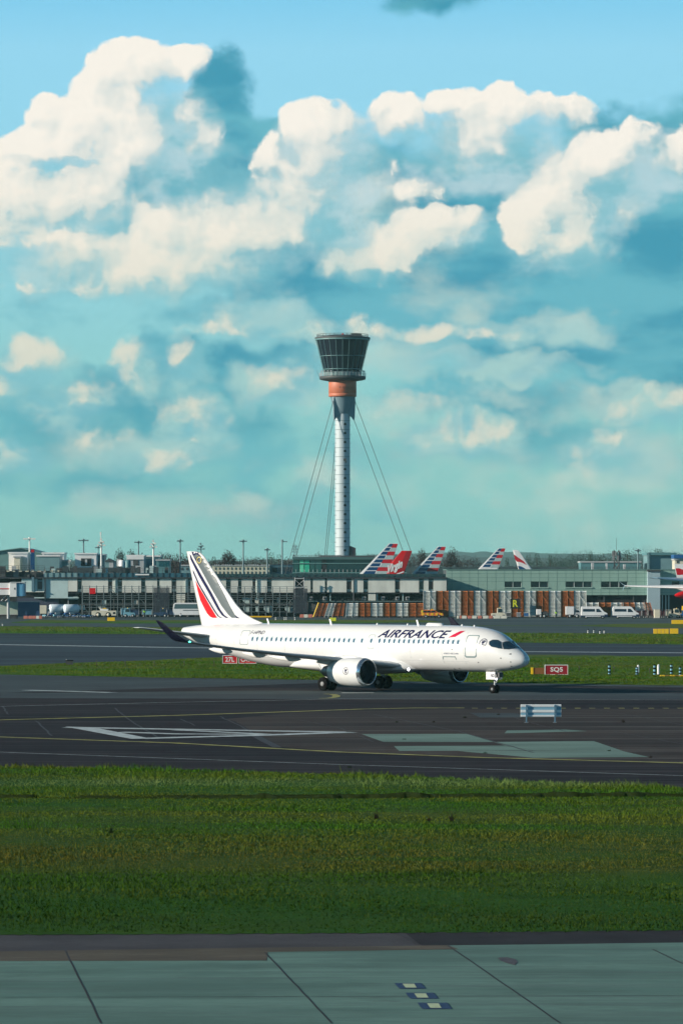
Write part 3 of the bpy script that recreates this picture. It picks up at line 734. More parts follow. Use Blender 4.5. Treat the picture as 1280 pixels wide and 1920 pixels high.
def build_jet():
    t = thing('airliner', 'white twin engine airliner taxiing, red and blue striped tail, AIRFRANCE on its side', 'airliner', (JX, JY, 0), -JA)
    # fuselage
    b = MB(); n = 56; rings = []
    st = [0, .04, .1, .2, .35, .5, .7, .95, 1.25, 1.6, 2, 2.4, 2.8, 3.3, 3.9, 4.6, 5.4, 6.4, 8] + [8 + 1.5 * i for i in range(1, 13)] + [27, 28, 29, 30, 31, 32, 33, 34, 35, 36, 37, 37.8, 38.3, 38.6]
    for s in st:
        tt, bb, ww = fsec(-s); zc = (tt + bb) / 2; hh = (tt - bb) / 2
        rings.append([Vector((-s, ww * math.sin(2 * math.pi * i / n), zc + hh * math.cos(2 * math.pi * i / n))) for i in range(n)])
    b.loft(rings); fus = b.build('fuselage', M_gloss, t)
    b = MB(); b.rev([(0, .26), (-.12, .25), (-.14, .18)], 'x', (-38.58, 0, 4.58), 20); b.build('tail_exhaust', M_dgrey, t)
    # belly fairing
    b = MB(); rings = []
    for s, w, zt, zb in [(11.2, .6, 2.0, 1.74), (11.8, 1.35, 2.5, 1.60), (12.8, 1.72, 2.85, 1.48), (14.5, 1.95, 3.0, 1.38), (18, 2.02, 3.0, 1.34), (20.5, 1.98, 2.9, 1.38), (22.5, 1.75, 2.7, 1.5), (24.3, 1.3, 2.4, 1.62), (25.6, .6, 2.0, 1.75)]:
        zc, hh = (zt + zb) / 2, (zt - zb) / 2; r = []
        for i in range(40):
            a = 2 * math.pi * i / 40; c_, s_ = math.cos(a), math.sin(a)
            r.append(Vector((-s, w * math.copysign(abs(s_) ** .75, s_), zc + hh * math.copysign(abs(c_) ** .75, c_))))
        rings.append(r)
    b.loft(rings); b.build('belly_fairing', M_gloss, t)
    # wings
    for sd in (-1, 1):
        secs = [(1.0, -11.9, 7.4, 2.10, 1.0), (1.9, -12.4, 6.7, 2.16, 1.0), (5.6, -14.3, 4.3, 2.62, .9), (9.5, -16.6, 3.2, 3.05, .85), (13.2, -18.75, 2.35, 3.52, .8), (16.2, -20.5, 1.75, 4.0, .75), (16.8, -20.95, 1.6, 4.14, .75)]
        wsec = [(sd * y, xl, c, z, t_ * .10, 0.0) for (y, xl, c, z, t_) in secs]
        b = MB(); b.loft(wing_rings(wsec)); w = b.build('wing', M_under, t)
        wl = [(16.8, -20.95, 1.6, 4.14, .09, 0), (17.05, -21.3, 1.45, 4.28, .09, .5), (17.25, -21.8, 1.25, 4.60, .09, .95), (17.45, -22.6, .95, 5.15, .09, 1.1), (17.60, -23.35, .6, 5.68, .09, 1.1), (17.62, -23.75, .3, 5.80, .09, 1.1)]
        b = MB(); b.loft(wing_rings([(sd * y, xl, c, z, t_, -sd * cn) for (y, xl, c, z, t_, cn) in wl])); b.build('winglet', mat('winglet_navy', (.003, .004, .016), .6, spec=.1), t)
        # leading edge
        # flap track fairings
        for y in (3.6, 7.6, 10.4, 13.0):
            zz = float(np.interp(y, [s[0] for s in secs], [s[3] for s in secs])); xl = float(np.interp(y, [s[0] for s in secs], [s[1] for s in secs])); c = float(np.interp(y, [s[0] for s in secs], [s[2] for s in secs]))
            L = 3.6 if y < 8 else 2.7; x0 = xl - c * .55
            b = MB(); b.loft([[Vector((x0 - L * u, sd * y + .17 * q * math.sin(2 * math.pi * i / 14), zz - .22 + .20 * u - (0.0 if u < .9 else 0) + .26 * q * math.cos(2 * math.pi * i / 14))) for i in range(14)] for u, q in [(0, .05), (.08, .5), (.25, .9), (.5, 1), (.75, .75), (.92, .35), (1, .05)]])
            b.build('flap_fairing', M_gloss, t)
        # engine
        ey, ez, ex = sd * 5.6, 1.64, -12.05
        b = MB()
        prof = [(0.03, .98), (0.0, 1.03), (-.10, 1.09), (-.28, 1.13)]
        b.rev([(-.5, .93), (-.2, .95), (-.04, .965)] + prof, 'x', (ex, ey, ez), 48, caps=(False, False)); b.build('intake_lip', M_silver, t)
        b = MB(); b.rev([(-.28, 1.132), (-.7, 1.17), (-1.5, 1.185), (-2.4, 1.13), (-3.1, 1.02), (-3.7, .88), (-3.68, .80), (-3.0, .86)], 'x', (ex, ey, ez), 48, caps=(False, False)); nac = b.build('nacelle', M_gloss, t)
        b = MB(); b.rev([(-.5, .93), (-1.05, .90), (-1.06, .25)], 'x', (ex, ey, ez), 48, caps=(False, False)); b.build('intake_duct', mat('duct_dark', (.035, .045, .05), .5), nac)
        b = MB()
        for i in range(18):
            a = 2 * math.pi * i / 18; a2 = a + .20
            b.add([(ex - 1.0, ey + .2 * math.sin(a), ez + .2 * math.cos(a)), (ex - .86, ey + .2 * math.sin(a2), ez + .2 * math.cos(a2)), (ex - .90, ey + .89 * math.sin(a2 + .1), ez + .89 * math.cos(a2 + .1)), (ex - 1.02, ey + .89 * math.sin(a - .05), ez + .89 * math.cos(a - .05))], [(0, 1, 2, 3)])
        b.build('fan', mat('fan_blade', (.10, .11, .13), .35, .7), nac, fixn=False)
        b = MB(); b.rev([(-1.05, .27), (-.8, .22), (-.6, .12), (-.5, .02)], 'x', (ex, ey, ez), 24); b.build('spinner', M_dgrey, nac)
        b = MB(); b.rev([(-2.6, .66), (-3.9, .60), (-4.7, .42), (-4.72, .36), (-5.3, .05)], 'x', (ex, ey, ez), 32); b.build('core_exhaust', mat('hot_metal', (.20, .19, .18), .4, .8), t)
        b = MB(); b.loft([[Vector((x, ey + w_ * math.sin(2 * math.pi * i / 12), zc_ + h_ * math.cos(2 * math.pi * i / 12))) for i in range(12)] for x, w_, zc_, h_ in [(ex - .8, .04, 2.72, .10), (ex - 1.5, .16, 2.74, .22), (ex - 2.8, .2, 2.6, .34), (ex - 4.4, .18, 2.45, .30), (ex - 5.6, .05, 2.4, .08)]]); b.build('pylon', M_gloss, t)
        if sd == -1:
            def nmap(u, v, _ey=ey):  # u along x, v = height over engine axis, outboard side
                r = float(np.interp(-(u - ex), [.28, .7, 1.5, 2.4, 3.1], [1.132, 1.17, 1.185, 1.13, 1.02])) + .012
                return Vector((u, _ey - math.sqrt(max(0.01, r * r - v * v)), ez + v))
            # badge position: photo (649,1259)
            k = (649 - 640) / F; s_ = 5.6 + 1.1
            u = (k * (JY - JC * s_) - (JX - JS * s_)) / (JC + k * JS)
            crest('nacelle_badge', u, .10, .30, nmap, t)
        # tailplane
        b = MB(); b.loft(wing_rings([(sd * .3, -33.7, 3.6, 4.18, .09, 0), (sd * 1.2, -34.2, 3.2, 4.28, .09, 0), (sd * 6.0, -37.3, 1.35, 4.98, .08, 0), (sd * 6.15, -37.7, .9, 5.0, .07, 0)])); b.build('tailplane', M_under, t)
    # fin
    zs = [4.9, 5.2, 5.45, 5.75, 6.2, 6.6, 7, 7.7, 8.44, 9.2, 9.9, 10.5, 11.0, 11.2, 11.33, 11.42, 11.46]
    b = MB(); b.loft(fin_rings([(z, fin_le(z), fin_le(z) - fin_te(z), fin_t(z)) for z in zs])); fin = b.build('tail_fin', M_gloss, t)
    FZ = lambda pts: [jinv(240 + x / 3.2, 1010 + y / 3.2, .15) for x, y in pts]
    stripes = [
        ('red_stripe', M_red, [(400, 250), (425, 296), (447, 330), (490, 405), (533, 475), (505, 475), (488, 468), (470, 448), (452, 415), (430, 372), (414, 318)]),
        ('thin_blue_stripe', M_navy, [(384, 186), (390, 196), (425, 272), (475, 356), (525, 438), (545, 465), (566, 476), (549, 474), (535, 464), (515, 436), (466, 356), (416, 272), (386, 204)]),
        ('blue_stripe', M_navy, [(366, 92), (374, 100), (384, 122), (444, 226), (504, 330), (553, 425), (577, 458), (604, 477), (585, 475), (562, 460), (536, 424), (486, 332), (426, 230), (371, 124)]),
        ('grey_stripe', M_fsl, [(388, 104), (424, 88), (452, 120), (500, 190), (560, 300), (608, 400), (640, 456), (650, 475), (622, 475), (600, 455), (560, 402), (500, 300), (440, 192)]),
        ('fin_top_stripe', M_navy, [(378, 76), (414, 76), (424, 88), (436, 112), (412, 140), (388, 104)]),
        ('blue_edge_stripe', M_navy, [(640, 456), (652, 466), (672, 478), (650, 477)]),
    ]
    for sd in (-1, 1):
        for nm, m_, pts in stripes:
            q = FZ(pts); q = [(max(x, fin_te(z) + .02), min(z, 11.43)) for x, z in q]
            decal(nm, [q], lambda u, v: fin_surf(u, v, .014, sd), m_, fin, .35)
    star = []; c0 = FZ([(427, 128)])[0]
    for i in range(12):
        a = 2 * math.pi * i / 12; star.append([(c0[0] + .26 * math.cos(a) + .056 * math.cos(g), c0[1] + .26 * math.sin(a) + .056 * math.sin(g)) for g in [2 * math.pi * j / 5 for j in range(5)]])
    decal('star_ring', star, lambda u, v: fin_surf(u, v, .024, -1), mat('gold_paint', (.75, .62, .12), .4), fin, 2)
    decal('star_disc', [[(c0[0] + .36 * math.cos(2 * math.pi * i / 20), c0[1] + .36 * math.sin(2 * math.pi * i / 20)) for i in range(20)]], lambda u, v: fin_surf(u, v, .018, -1), M_navy, fin, 2)
    # cabin windows
    Zw = lambda px, py: jinv(px, py, 1.75)
    wins = [472 + i * 8.98 for i in range(15)] + [606.6 + i * 9.25 for i in range(7)] + [677.1, 694.5] + [710 + i * 9.17 for i in range(17)]
    for sd in (-1, 1):
        for px in wins:
            x, _ = Zw(px, 1200); zc = 4.08
            b = MB()
            def loop(rx, rz, off): return [fside(x + rx * math.copysign(abs(math.cos(a)) ** .75, math.cos(a)), zc + rz * math.copysign(abs(math.sin(a)) ** .75, math.sin(a)), off, sd) for a in [2 * math.pi * i / 16 for i in range(16)]]
            lo, li, lj = loop(.20, .27, .004), loop(.135, .20, .014), loop(.115, .175, .006)
            b.m = 0; b.loft([lo, li, lj], caps=False)
            b.m = 1; b.add([p + Vector((0, sd * .004, 0)) for p in lj], [tuple(range(16))])
            up = [p + Vector((0, sd * .007, 0)) for p in lj if p.z > zc + (.10 if random.random() < .8 else -.05)]
            b.build('cabin_window', [M_wink, M_cabin], fus)
    # doors
    def seam(nm, zp, w=.045, m_=M_line):
        pts = zp; return decal(nm, poly_line(pts, w), lambda u, v: fside(u, v, .010, -1), m_, fus, .4)
    def Zr(x0, y0, x1, y1, r=.12):
        a = Zw(x0, y1); c = Zw(x1, y0); p = rrect(a[0], c[0], a[1], c[1], r); return p + [p[0]]
    z2 = lambda x, y: (600 + x / 3.048, 1120 + y / 3.048)
    z1 = lambda x, y: (240 + x / 3.2, 1010 + y / 3.2)
    seam('front_door', Zr(*z2(825, 219), *z2(884, 338)), .07, mat('door_seam', (.20, .27, .28), .5))
    a = Zw(*z2(822, 334)); c = Zw(*z2(880, 336)); seam('door_sill', [(a[0], a[1]), (a[0] + .12, a[1] - .1), (c[0] - .1, a[1] - .1), (c[0], a[1])], .10, mat('door_seam', (.2, .27, .28)))
    seam('wing_exit', Zr(*z2(270, 215), *z2(305, 291)), .05)
    seam('rear_door', Zr(*z1(667, 553), *z1(716, 634)), .06)
    a = Zw(*z2(694, 352)); c = Zw(*z2(768, 340)); seam('cargo_door_edge', [(a[0], a[1]), (a[0] + .05, c[1]), (c[0] - .05, c[1]), (c[0], a[1])], .07, mat('door_seam', (.2, .27, .28)))
    for xs_ in (-5.3, -7.6, -11.0, -14.5, -18.0, -21.5, -25.0, -28.2, -31.0, -33.4):
        t_, b_, _w = fsec(xs_); seam('frame_seam', [(xs_, b_ + .05), (xs_, (b_ + t_) / 2), (xs_, t_ - .02)], .022, mat('skin_seam', (.50, .52, .53), .5))
    seam('lap_seam', [(-5.0, 2.55), (-31.0, 2.55)], .018, mat('skin_seam', (.5, .52, .53)))
    # titles
    def title(nm, txt, px0, px1, py0, py1, m_, shear=.35, bold=.02):
        sd_ = 1.33 if py1 < 1200 else 1.7
        q0 = jinv(px0, py1, sd_); q1 = jinv(px1, py0, sd_)
        bm = fit_bm(text_bm(txt, 1, shear, bold), q0[0], q1[0], q0[1], q1[1])
        return _decal_bm(nm, bm, lambda u, v: fside(u, v, .014, -1), m_, fus, .22)
    title('airline_title', 'AIRFRANCE', *z2(336, 0)[:1], z2(740, 0)[0], 1182.2, 1195.3, M_navy, .45, .022)
    sw = [jinv(*z2(*p), 1.33) for p in [(740, 230), (778, 226), (792, 214), (814, 192), (790, 193), (765, 210)]]
    decal('title_swoosh', [sw], lambda u, v: fside(u, v, .014, -1), M_swoosh, fus, .3)
    title('registration', 'F-HPND', 472, 498, 1182.8, 1189, M_navy, .3, 0)
    title('type_title', 'AIRBUS A220-300', 472, 499, 1226.3, 1228.7, M_navy, .2, 0)
    title('name_title', 'PORTO-VECCHIO', 832, 859, 1224, 1226.6, mat('pale_navy', (.12, .14, .22), .5), 0, 0)
    cx, cz = Zw(*z2(915, 260)); crest('crest_badge', cx, cz, .33, lambda u, v: fside(u, v, .014, -1), fus)
    # small fuselage marks
    for nm, (x, y), r in [('sensor', (1047, 370), .05), ('sensor', (1040, 395), .05), ('sensor', (1005, 348), .06), ('sensor', (1045, 325), .07), ('sensor', (885, 372), .05), ('sensor', (752, 298), .05), ('sensor', (725, 410), .06), ('sensor', (755, 408), .05), ('sensor', (422, 408), .06)]:
        u, v = Zw(*z2(x, y)); v = max(v, fsec(u)[1] + .12)
        decal(nm, [[(u - r, v - r * .6), (u + r, v - r * .6), (u + r, v + r * .6), (u - r, v + r * .6)]], lambda a_, c_: fside(a_, c_, .012, -1), M_dgrey, fus, 2)
    # cockpit glass
    M_ck = mat('cockpit_glass', (.012, .035, .06), .05, spec=.9)
    for sd in (-1, 1):
        for nm, q in (('front_windscreen', [(-1.05, 5), (-1.13, 28), (-1.36, 46), (-1.70, 57), (-1.86, 47), (-2.00, 37), (-1.93, 24), (-1.78, 5)]),
                      ('side_window', [(-1.80, 59), (-2.1, 66), (-2.65, 70), (-2.90, 66), (-2.97, 57), (-2.78, 47), (-2.40, 38.5), (-2.12, 39)])):
            bmq = bmesh.new(); bmq.faces.new([bmq.verts.new((x, th / 20, 0)) for x, th in q])
            _decal_bm(nm, bmq, lambda u, v: fang(u, v * 20, .020, sd), M_ck, fus, .25)
            pts = [(x, th / 20) for x, th in q]; pts.append(pts[0])
            bmq = bmesh.new()
            for loop_ in poly_line(pts, .035):
                try: bmq.faces.new([bmq.verts.new((p[0], p[1], 0)) for p in loop_])
                except ValueError: pass
            _decal_bm('window_frame', bmq, lambda u, v: fang(u, v * 20, .026, sd), M_dgrey, fus, .25)
    # aerials, lights
    for px, py in [(499, 1163), (616, 1168), (779, 1168)]:
        x, _ = jinv(px + 3, 1172, 0)
        b = MB(); b.prism([(x + .22, 5.34), (x + .02, 5.34), (x - .12, 5.78), (x + .02, 5.80)], 'y', -.025, .025); b.build('aerial', M_white, t)
    for px in (707, 764, 866, 889):
        x, _ = jinv(px, 1172, 0); z = fsec(x)[0]
        b = MB(); b.rev([(0, .09), (.1, .07), (.14, .02)], 'z', (x, 0, z - .02), 10); b.build('beacon', M_white, t)
    x, _ = jinv(815, 1172, 0); b = MB(); b.rev([(-1.0, .03), (-.7, .35), (.7, .35), (1.0, .03)], 'x', (x, 0, 5.22), 16); b.build('antenna_dome', M_white, t)
    for (zx, zy), r in (((507, 412), .12), ((528, 300), .05)):
        u, v = jinv(*z2(zx, zy), 1.98 if r > .1 else 1.75); q = Vector((u, -2.03, v)) if r > .1 else fside(u, v, .03, -1)
        b = MB(); b.rev([(-.05, r * .6), (0, r), (.05, r * .6)], 'y', q, 12); b.build('landing_light', M_lamp, t)
    b = MB(); b.rev([(-.12, .04), (0, .07), (.12, .03)], 'x', (-20.95, -16.85, 4.12), 10); b.build('navigation_light', M_green_lamp, t)
    # landing gear
    def wheel(par, c, r, w):
        wb = MB(); wb.rev([(-w / 2, r * .62), (-w / 2, r * .9), (-w * .32, r), (w * .32, r), (w / 2, r * .9), (w / 2, r * .62)], 'y', c, 28); o = wb.build('wheel', M_black, par)
        hb = MB(); hb.rev([(-w / 2 - .03, r * .18), (-w / 2 + .02, r * .46), (w / 2 - .02, r * .46), (w / 2 + .03, r * .18)], 'y', c, 20); hb.build('hub', M_grey, o)
        return o
    ng = -3.5
    wheel(t, (ng, -.22, .34), .34, .20); wheel(t, (ng, .22, .34), .34, .20)
    b = MB(); b.tube((ng, -.3, .34), (ng, .3, .34), .05); b.tube((ng, 0, .34), (ng + .08, 0, 1.8), .075); b.tube((ng + .05, 0, .9), (ng - .75, 0, 1.75), .04); b.tube((ng + .06, 0, .8), (ng + .32, 0, 1.0), .03); b.box((ng + .2, 0, 1.12), (.12, .4, .14)); b.build('nose_strut', M_lgrey, t)
    for sd in (-1, 1):
        b = MB(); b.box((ng - .05, sd * .42, 1.42), (.95, .03, .62)); d = b.build('gear_door', M_gloss, t)
    q = text_bm('ND', 1, 0, .02); q = fit_bm(q, ng - .02, ng + .36, 1.30, 1.56)
    _decal_bm('door_lettering', q, lambda u, v: Vector((u, -.442, v)), M_navy, t, 3)
    b = MB(); b.box((ng + .55, 0, 1.48), (.3, .5, .35)); b.build('gear_bay_door', M_dgrey, t)
    b = MB(); b.rev([(-.03, .03), (0, .08), (.04, .05)], 'x', (ng + .28, -.1, 1.14), 10); b.build('taxi_light', M_lamp, t)
    mg = -18.6
    for sd in (-1, 1):
        y = sd * 3.36
        wheel(t, (mg, y - .45, .55), .55, .38); wheel(t, (mg, y + .45, .55), .55, .38)
        b = MB(); b.tube((mg, y - .5, .55), (mg, y + .5, .55), .09); b.tube((mg, y, .55), (mg + .05, y, 2.3), .13); b.tube((mg, y, 1.2), (mg + .05, sd * 1.7, 2.0), .07)
        b.tube((mg + .1, y, .8), (mg + .6, y, 1.4), .05); b.tube((mg + .6, y, 1.4), (mg + .1, y, 1.9), .05); b.tube((mg - .1, y, 1.0), (mg - 1.0, y, 2.1), .05); b.build('main_strut', M_steel, t)
        b = MB(); b.prism([(mg - .3, 1.45), (mg + .25, 1.4), (mg + .3, 2.2), (mg - .45, 2.3)], 'y', y + sd * .30, y + sd * .33); b.build('gear_door', M_gloss, t)
    return t
jet = build_jet()
# ================================================================== control tower
TY = 1278.0
def build_tower():
    c = P3(642, 1079, TY); cx = c.x; sc = TY / F
    zz = lambda py: H - (py - HZ) * sc
    o = Vector((cx, TY, 0))
    t = thing('control_tower', 'tall slim pale control tower with a flared dark glass cab above a copper band', 'control tower', o)
    M_sh = mat('tower_pale_steel', (0.48, 0.56, 0.59), 0.5, var=.12, vscale=.3, stretch=(1, 1, .2))
    M_col = mat('tower_collar_grey', (0.16, 0.24, 0.28), 0.5)
    M_cop = mat('tower_copper_band', (0.52, 0.15, 0.075), 0.55, var=.12, vscale=.6)
    M_fr = mat('tower_frame_teal', (0.12, 0.25, 0.26), 0.5)
    M_cg = mat('tower_cab_glass', (0.008, 0.012, 0.022), 0.15, spec=.5)
    b = MB(); r = 14 * sc
    js = sorted([zz(789 + 16.88 * i) for i in range(16)]); zlast = 0.0
    for z in js + [zz(772)]:
        if z <= 0: continue
        b.rev([(zlast, r), (z - .06, r)], 'z', (0, 0, 0), 48, caps=(False, False)); b.rev([(z - .06, r - .09), (z + .06, r - .09)], 'z', (0, 0, 0), 48, caps=(False, False)); zlast = z + .06
    b.rev([(zlast, r), (zlast + 5, r * .9)], 'z', (0, 0, 0), 48); sh = b.build('shaft', M_sh, t)
    for z in js:
        if z > 1: b = MB(); b.rev([(z - .10, r - .02), (z - .10, r + .012), (z + .10, r + .012), (z + .10, r - .02)], 'z', (0, 0, 0), 48, caps=(False, False)); b.build('joint_ring', mat('shaft_joint', (.20, .27, .29), .6), sh)
    for i in range(15):
        z = zz(795.5 + 16.88 * i); a = math.asin((646.5 - 642) / 14); x, y = r * math.sin(a), -r * math.cos(a)
        if i == 4:
            b = MB(); b.box((x, y - .2, z + .2), (.9, .3, .7)); b.box((x + .3, y - .3, z - .6), (.4, .3, .5)); b.build('camera_bracket', M_dgrey, sh)
        b = MB(); b.tube((x * .98, y * .98, z), (x * 1.02, y * 1.02, z), .42, n=14); b.build('porthole', M_dark, sh)
    b = MB()
    for i in range(16):
        z = zz(797.5 + 16.88 * i)
        for k in (-58, 30, 90, -92, 150, 210):
            a = R(k); p = Vector((r * math.sin(a), -r * math.cos(a), z)); q = p * 1.0; q = Vector((p.x * 1.17, p.y * 1.17, z + .1)); b.tube(p, q, .06, n=5)
    b.build('step_bracket', M_dgrey, sh)['kind'] = 'stuff'
    # collar
    b = MB(); b.rev([(zz(776), r + .02), (zz(772), 2.7), (zz(764), 3.1), (zz(750), 3.7), (zz(743), 4.0)], 'z', (0, 0, 0), 48)
    b.build('collar', M_col, t)
    anchors = []
    for k, ang in enumerate((-15.4, 104.6, 224.6)):
        a = R(ang); d = Vector((math.cos(a), math.sin(a), 0)); n_ = Vector((-d.y, d.x, 0))
        # fin plate
        prof = [(r - .3, zz(744)), (4.15, zz(744)), (4.25, zz(752)), (4.05, zz(784)), (3.85, zz(788.5)), (3.4, zz(786)), (r - .3, zz(770))]
        b = MB(); P_ = [d * u + Vector((0, 0, z)) for u, z in prof]; m = len(P_)
        vs = [p + n_ * .22 for p in P_] + [p - n_ * .22 for p in P_]
        b.add(vs, [tuple(range(m))[::-1], tuple(range(m, 2 * m))] + [(i, (i + 1) % m, m + (i + 1) % m, m + i) for i in range(m)])
        # web plates each side, giving the swept collar
        for s_ in (-1, 1):
            q = [d * (r - .2) + Vector((0, 0, zz(768))), d * 3.9 + Vector((0, 0, zz(746))), d * 3.6 + Vector((0, 0, zz(786))), d * (r + .1) + Vector((0, 0, zz(776)))]
            e = d * (r - .1) * math.cos(.9) + n_ * s_ * (r - .1) * math.sin(.9)
            b.add([q[1] + n_ * s_ * .23, q[2] + n_ * s_ * .23, e + Vector((0, 0, zz(772))), e * 1.35 + Vector((0, 0, zz(746)))], [(0, 1, 2, 3)])
        b.build('collar_fin', M_col, t, fixn=False)
        for z0, zr in ((zz(751), 4.1), (zz(787.5), 3.85)):
            base = d * (28 + (1.4 if z0 > zz(760) else -1.2)); p = d * zr + Vector((0, 0, z0))
            b = MB(); b.tube(p, base, .085, n=6, cap=False); b.build('guy_cable', M_dgrey, t)
    # copper drum
    rd = 26 * sc
    b = MB(); b.rev([(zz(744), rd - .1), (zz(743.5), rd), (zz(738.6), rd), (zz(738.3), rd - .06), (zz(737.7), rd - .06), (zz(737.4), rd), (zz(714.5), rd), (zz(713.5), rd - .1)], 'z', (0, 0, 0), 64); dr = b.build('copper_band', M_cop, t)
    for xx, yy in ((637, 727), (643, 727), (648, 727), (654, 727), (659.5, 727), (664, 727), (645.5, 730.5), (651, 730.5), (657, 730.5), (661.5, 730.5)):
        a = math.asin(max(-.98, min(.98, (xx - 642) / 26))); x, y, z = rd * math.sin(a), -rd * math.cos(a), zz(yy)
        b = MB(); b.tube((x * .99, y * .99, z), (x * 1.012, y * 1.012, z), .17, n=10); b.build('vent_hole', M_dark, dr)
    # balcony
    b = MB(); b.rev([(zz(714.5), 28 * sc), (zz(713.3), 36 * sc), (zz(711.8), 42.5 * sc), (zz(709), 43.5 * sc), (zz(706), 43.5 * sc), (zz(706), 30 * sc)], 'z', (0, 0, 0), 48); bal = b.build('balcony', M_dgrey, t)
    b = MB(); rr = 43.2 * sc
    for k in range(40):
        a = 2 * math.pi * k / 40; a2 = 2 * math.pi * (k + 1) / 40
        p = Vector((rr * math.cos(a), rr * math.sin(a), zz(706))); q = Vector((rr * math.cos(a2), rr * math.sin(a2), zz(706)))
        b.tube(p, p + Vector((0, 0, 1.15)), .05, n=4)
        for h in (.4, .8, 1.15): b.tube(p + Vector((0, 0, h)), q + Vector((0, 0, h)), .035, n=4, cap=False)
    b.build('balcony_railing', M_lgrey, bal, fixn=False)
    for k in range(7):
        a = R([-65, -52, -40, -30, 50, 62, 70][k] - 90 + 0); p = Vector((rr * math.cos(a), rr * math.sin(a), zz(706)))
        b = MB(); b.tube(p, p + Vector((0, 0, 1.5)), .1, n=6); b.box(p + Vector((0, 0, 1.6)), (.5, .5, .35)); b.build('floodlight', M_lgrey, bal)
    p = Vector((-43 * sc, 0, zz(702))); b = MB(); b.tube(p + Vector((0, 0, -1)), p + Vector((-.9, 0, 1.2)), .05, n=5); b.build('whip_aerial', M_dgrey, bal)
    # cab
    rb, rt = 34.2 * sc, 50.3 * sc; n = 24; z0, z1 = zz(704), zz(636)
    b = MB(); b.rev([(z0, rb - .12), (z1, rt - .12)], 'z', (0, 0, 0), n, smooth=False); cab = b.build('cab_glazing', M_cg, t)
    # rotate so that a mullion is at +-7.5 degrees
    f = lambda k, u: Vector(((rb + (rt - rb) * u) * math.cos(2 * math.pi * k / n), (rb + (rt - rb) * u) * math.sin(2 * math.pi * k / n), z0 + (z1 - z0) * u))
    for k in range(n):
        b = MB(); b.tube(f(k, 0), f(k, 1), .065, n=5); b.build('mullion', M_fr, cab)
    for py, w in ((704, .34), (693, .12), (668.4, .10), (637, .30)):
        u = (zz(py) - z0) / (z1 - z0); b = MB()
        for k in range(n): b.tube(f(k, u), f(k + 1, u), w, n=5)
        b.build('transom', M_fr, cab)
    cab.rotation_euler = (0, 0, R(0))
    b = MB(); b.rev([(z0 - .5, rb - .05), (z0 + 1.0, rb + .12)], 'z', (0, 0, 0), n, smooth=False); b.build('cab_base', M_fr, t)
    b = MB(); b.rev([(z1 - .05, rt + .12), (z1 + .35, rt + .35), (z1 + .55, rt + .2), (z1 + .75, rt * .9), (z1 + 1.2, rt * .55)], 'z', (0, 0, 0), 48); rf = b.build('cab_roof', M_dgrey, t)
    b = MB(); rr = rt - .45
    for k in range(36):
        a = 2 * math.pi * k / 36; a2 = 2 * math.pi * (k + 1) / 36; p = Vector((rr * math.cos(a), rr * math.sin(a), z1 + .5)); q = Vector((rr * math.cos(a2), rr * math.sin(a2), z1 + .5))
        b.tube(p, p + Vector((0, 0, 1.0)), .05, n=4); b.tube(p + Vector((0, 0, 1.0)), q + Vector((0, 0, 1.0)), .06, n=4, cap=False); b.tube(p + Vector((0, 0, .5)), q + Vector((0, 0, .5)), .05, n=4, cap=False)
    b.build('roof_railing', M_dgrey, rf, fixn=False)
    for i, xx in enumerate((627, 629, 631, 637, 640, 645.5, 649.5, 652.5, 657)):
        b = MB(); x = (xx - 642) * sc; b.tube((x, -1 + i % 3, z1 + .9), (x, -1 + i % 3, zz(626 if i % 2 else 624)), .07, n=5); b.box((x, -1 + i % 3, zz(629)), (.5, .5, .4)); b.build('roof_aerial', M_dgrey, rf)
    b = MB(); b.box(((668 - 642) * sc, -3, zz(630.5)), (3.2, 3, 1.3)); b.build('roof_plant', M_dgrey, rf)
    b = MB(); b.rev([(0, .35), (.4, .35), (.6, .1)], 'z', (.1, -3, zz(629.5)), 10); b.build('warning_lamp', mat('red_lamp', (.7, .02, .02), .4), rf)
    # equipment in the cab, seen as teal glints
    b = MB(); b.box((5.6, -1.5, zz(690)), (.5, .5, .1))
    # lift shaft at the foot
    a = P3(656, 1046, TY); c2 = P3(666.5, 1027, TY)
    b = MB(); x0, x1 = a.x - cx, c2.x - cx; b.prism([(x0, 0), (x1, 0), (x1, zz(1027.5)), (x0, zz(1023.5))], 'y', -1.5, 2.5); b.build('lift_shaft', mat('dark_cladding', (.05, .035, .045), .5, var=.3, vscale=.5), t)
    return t
build_tower()
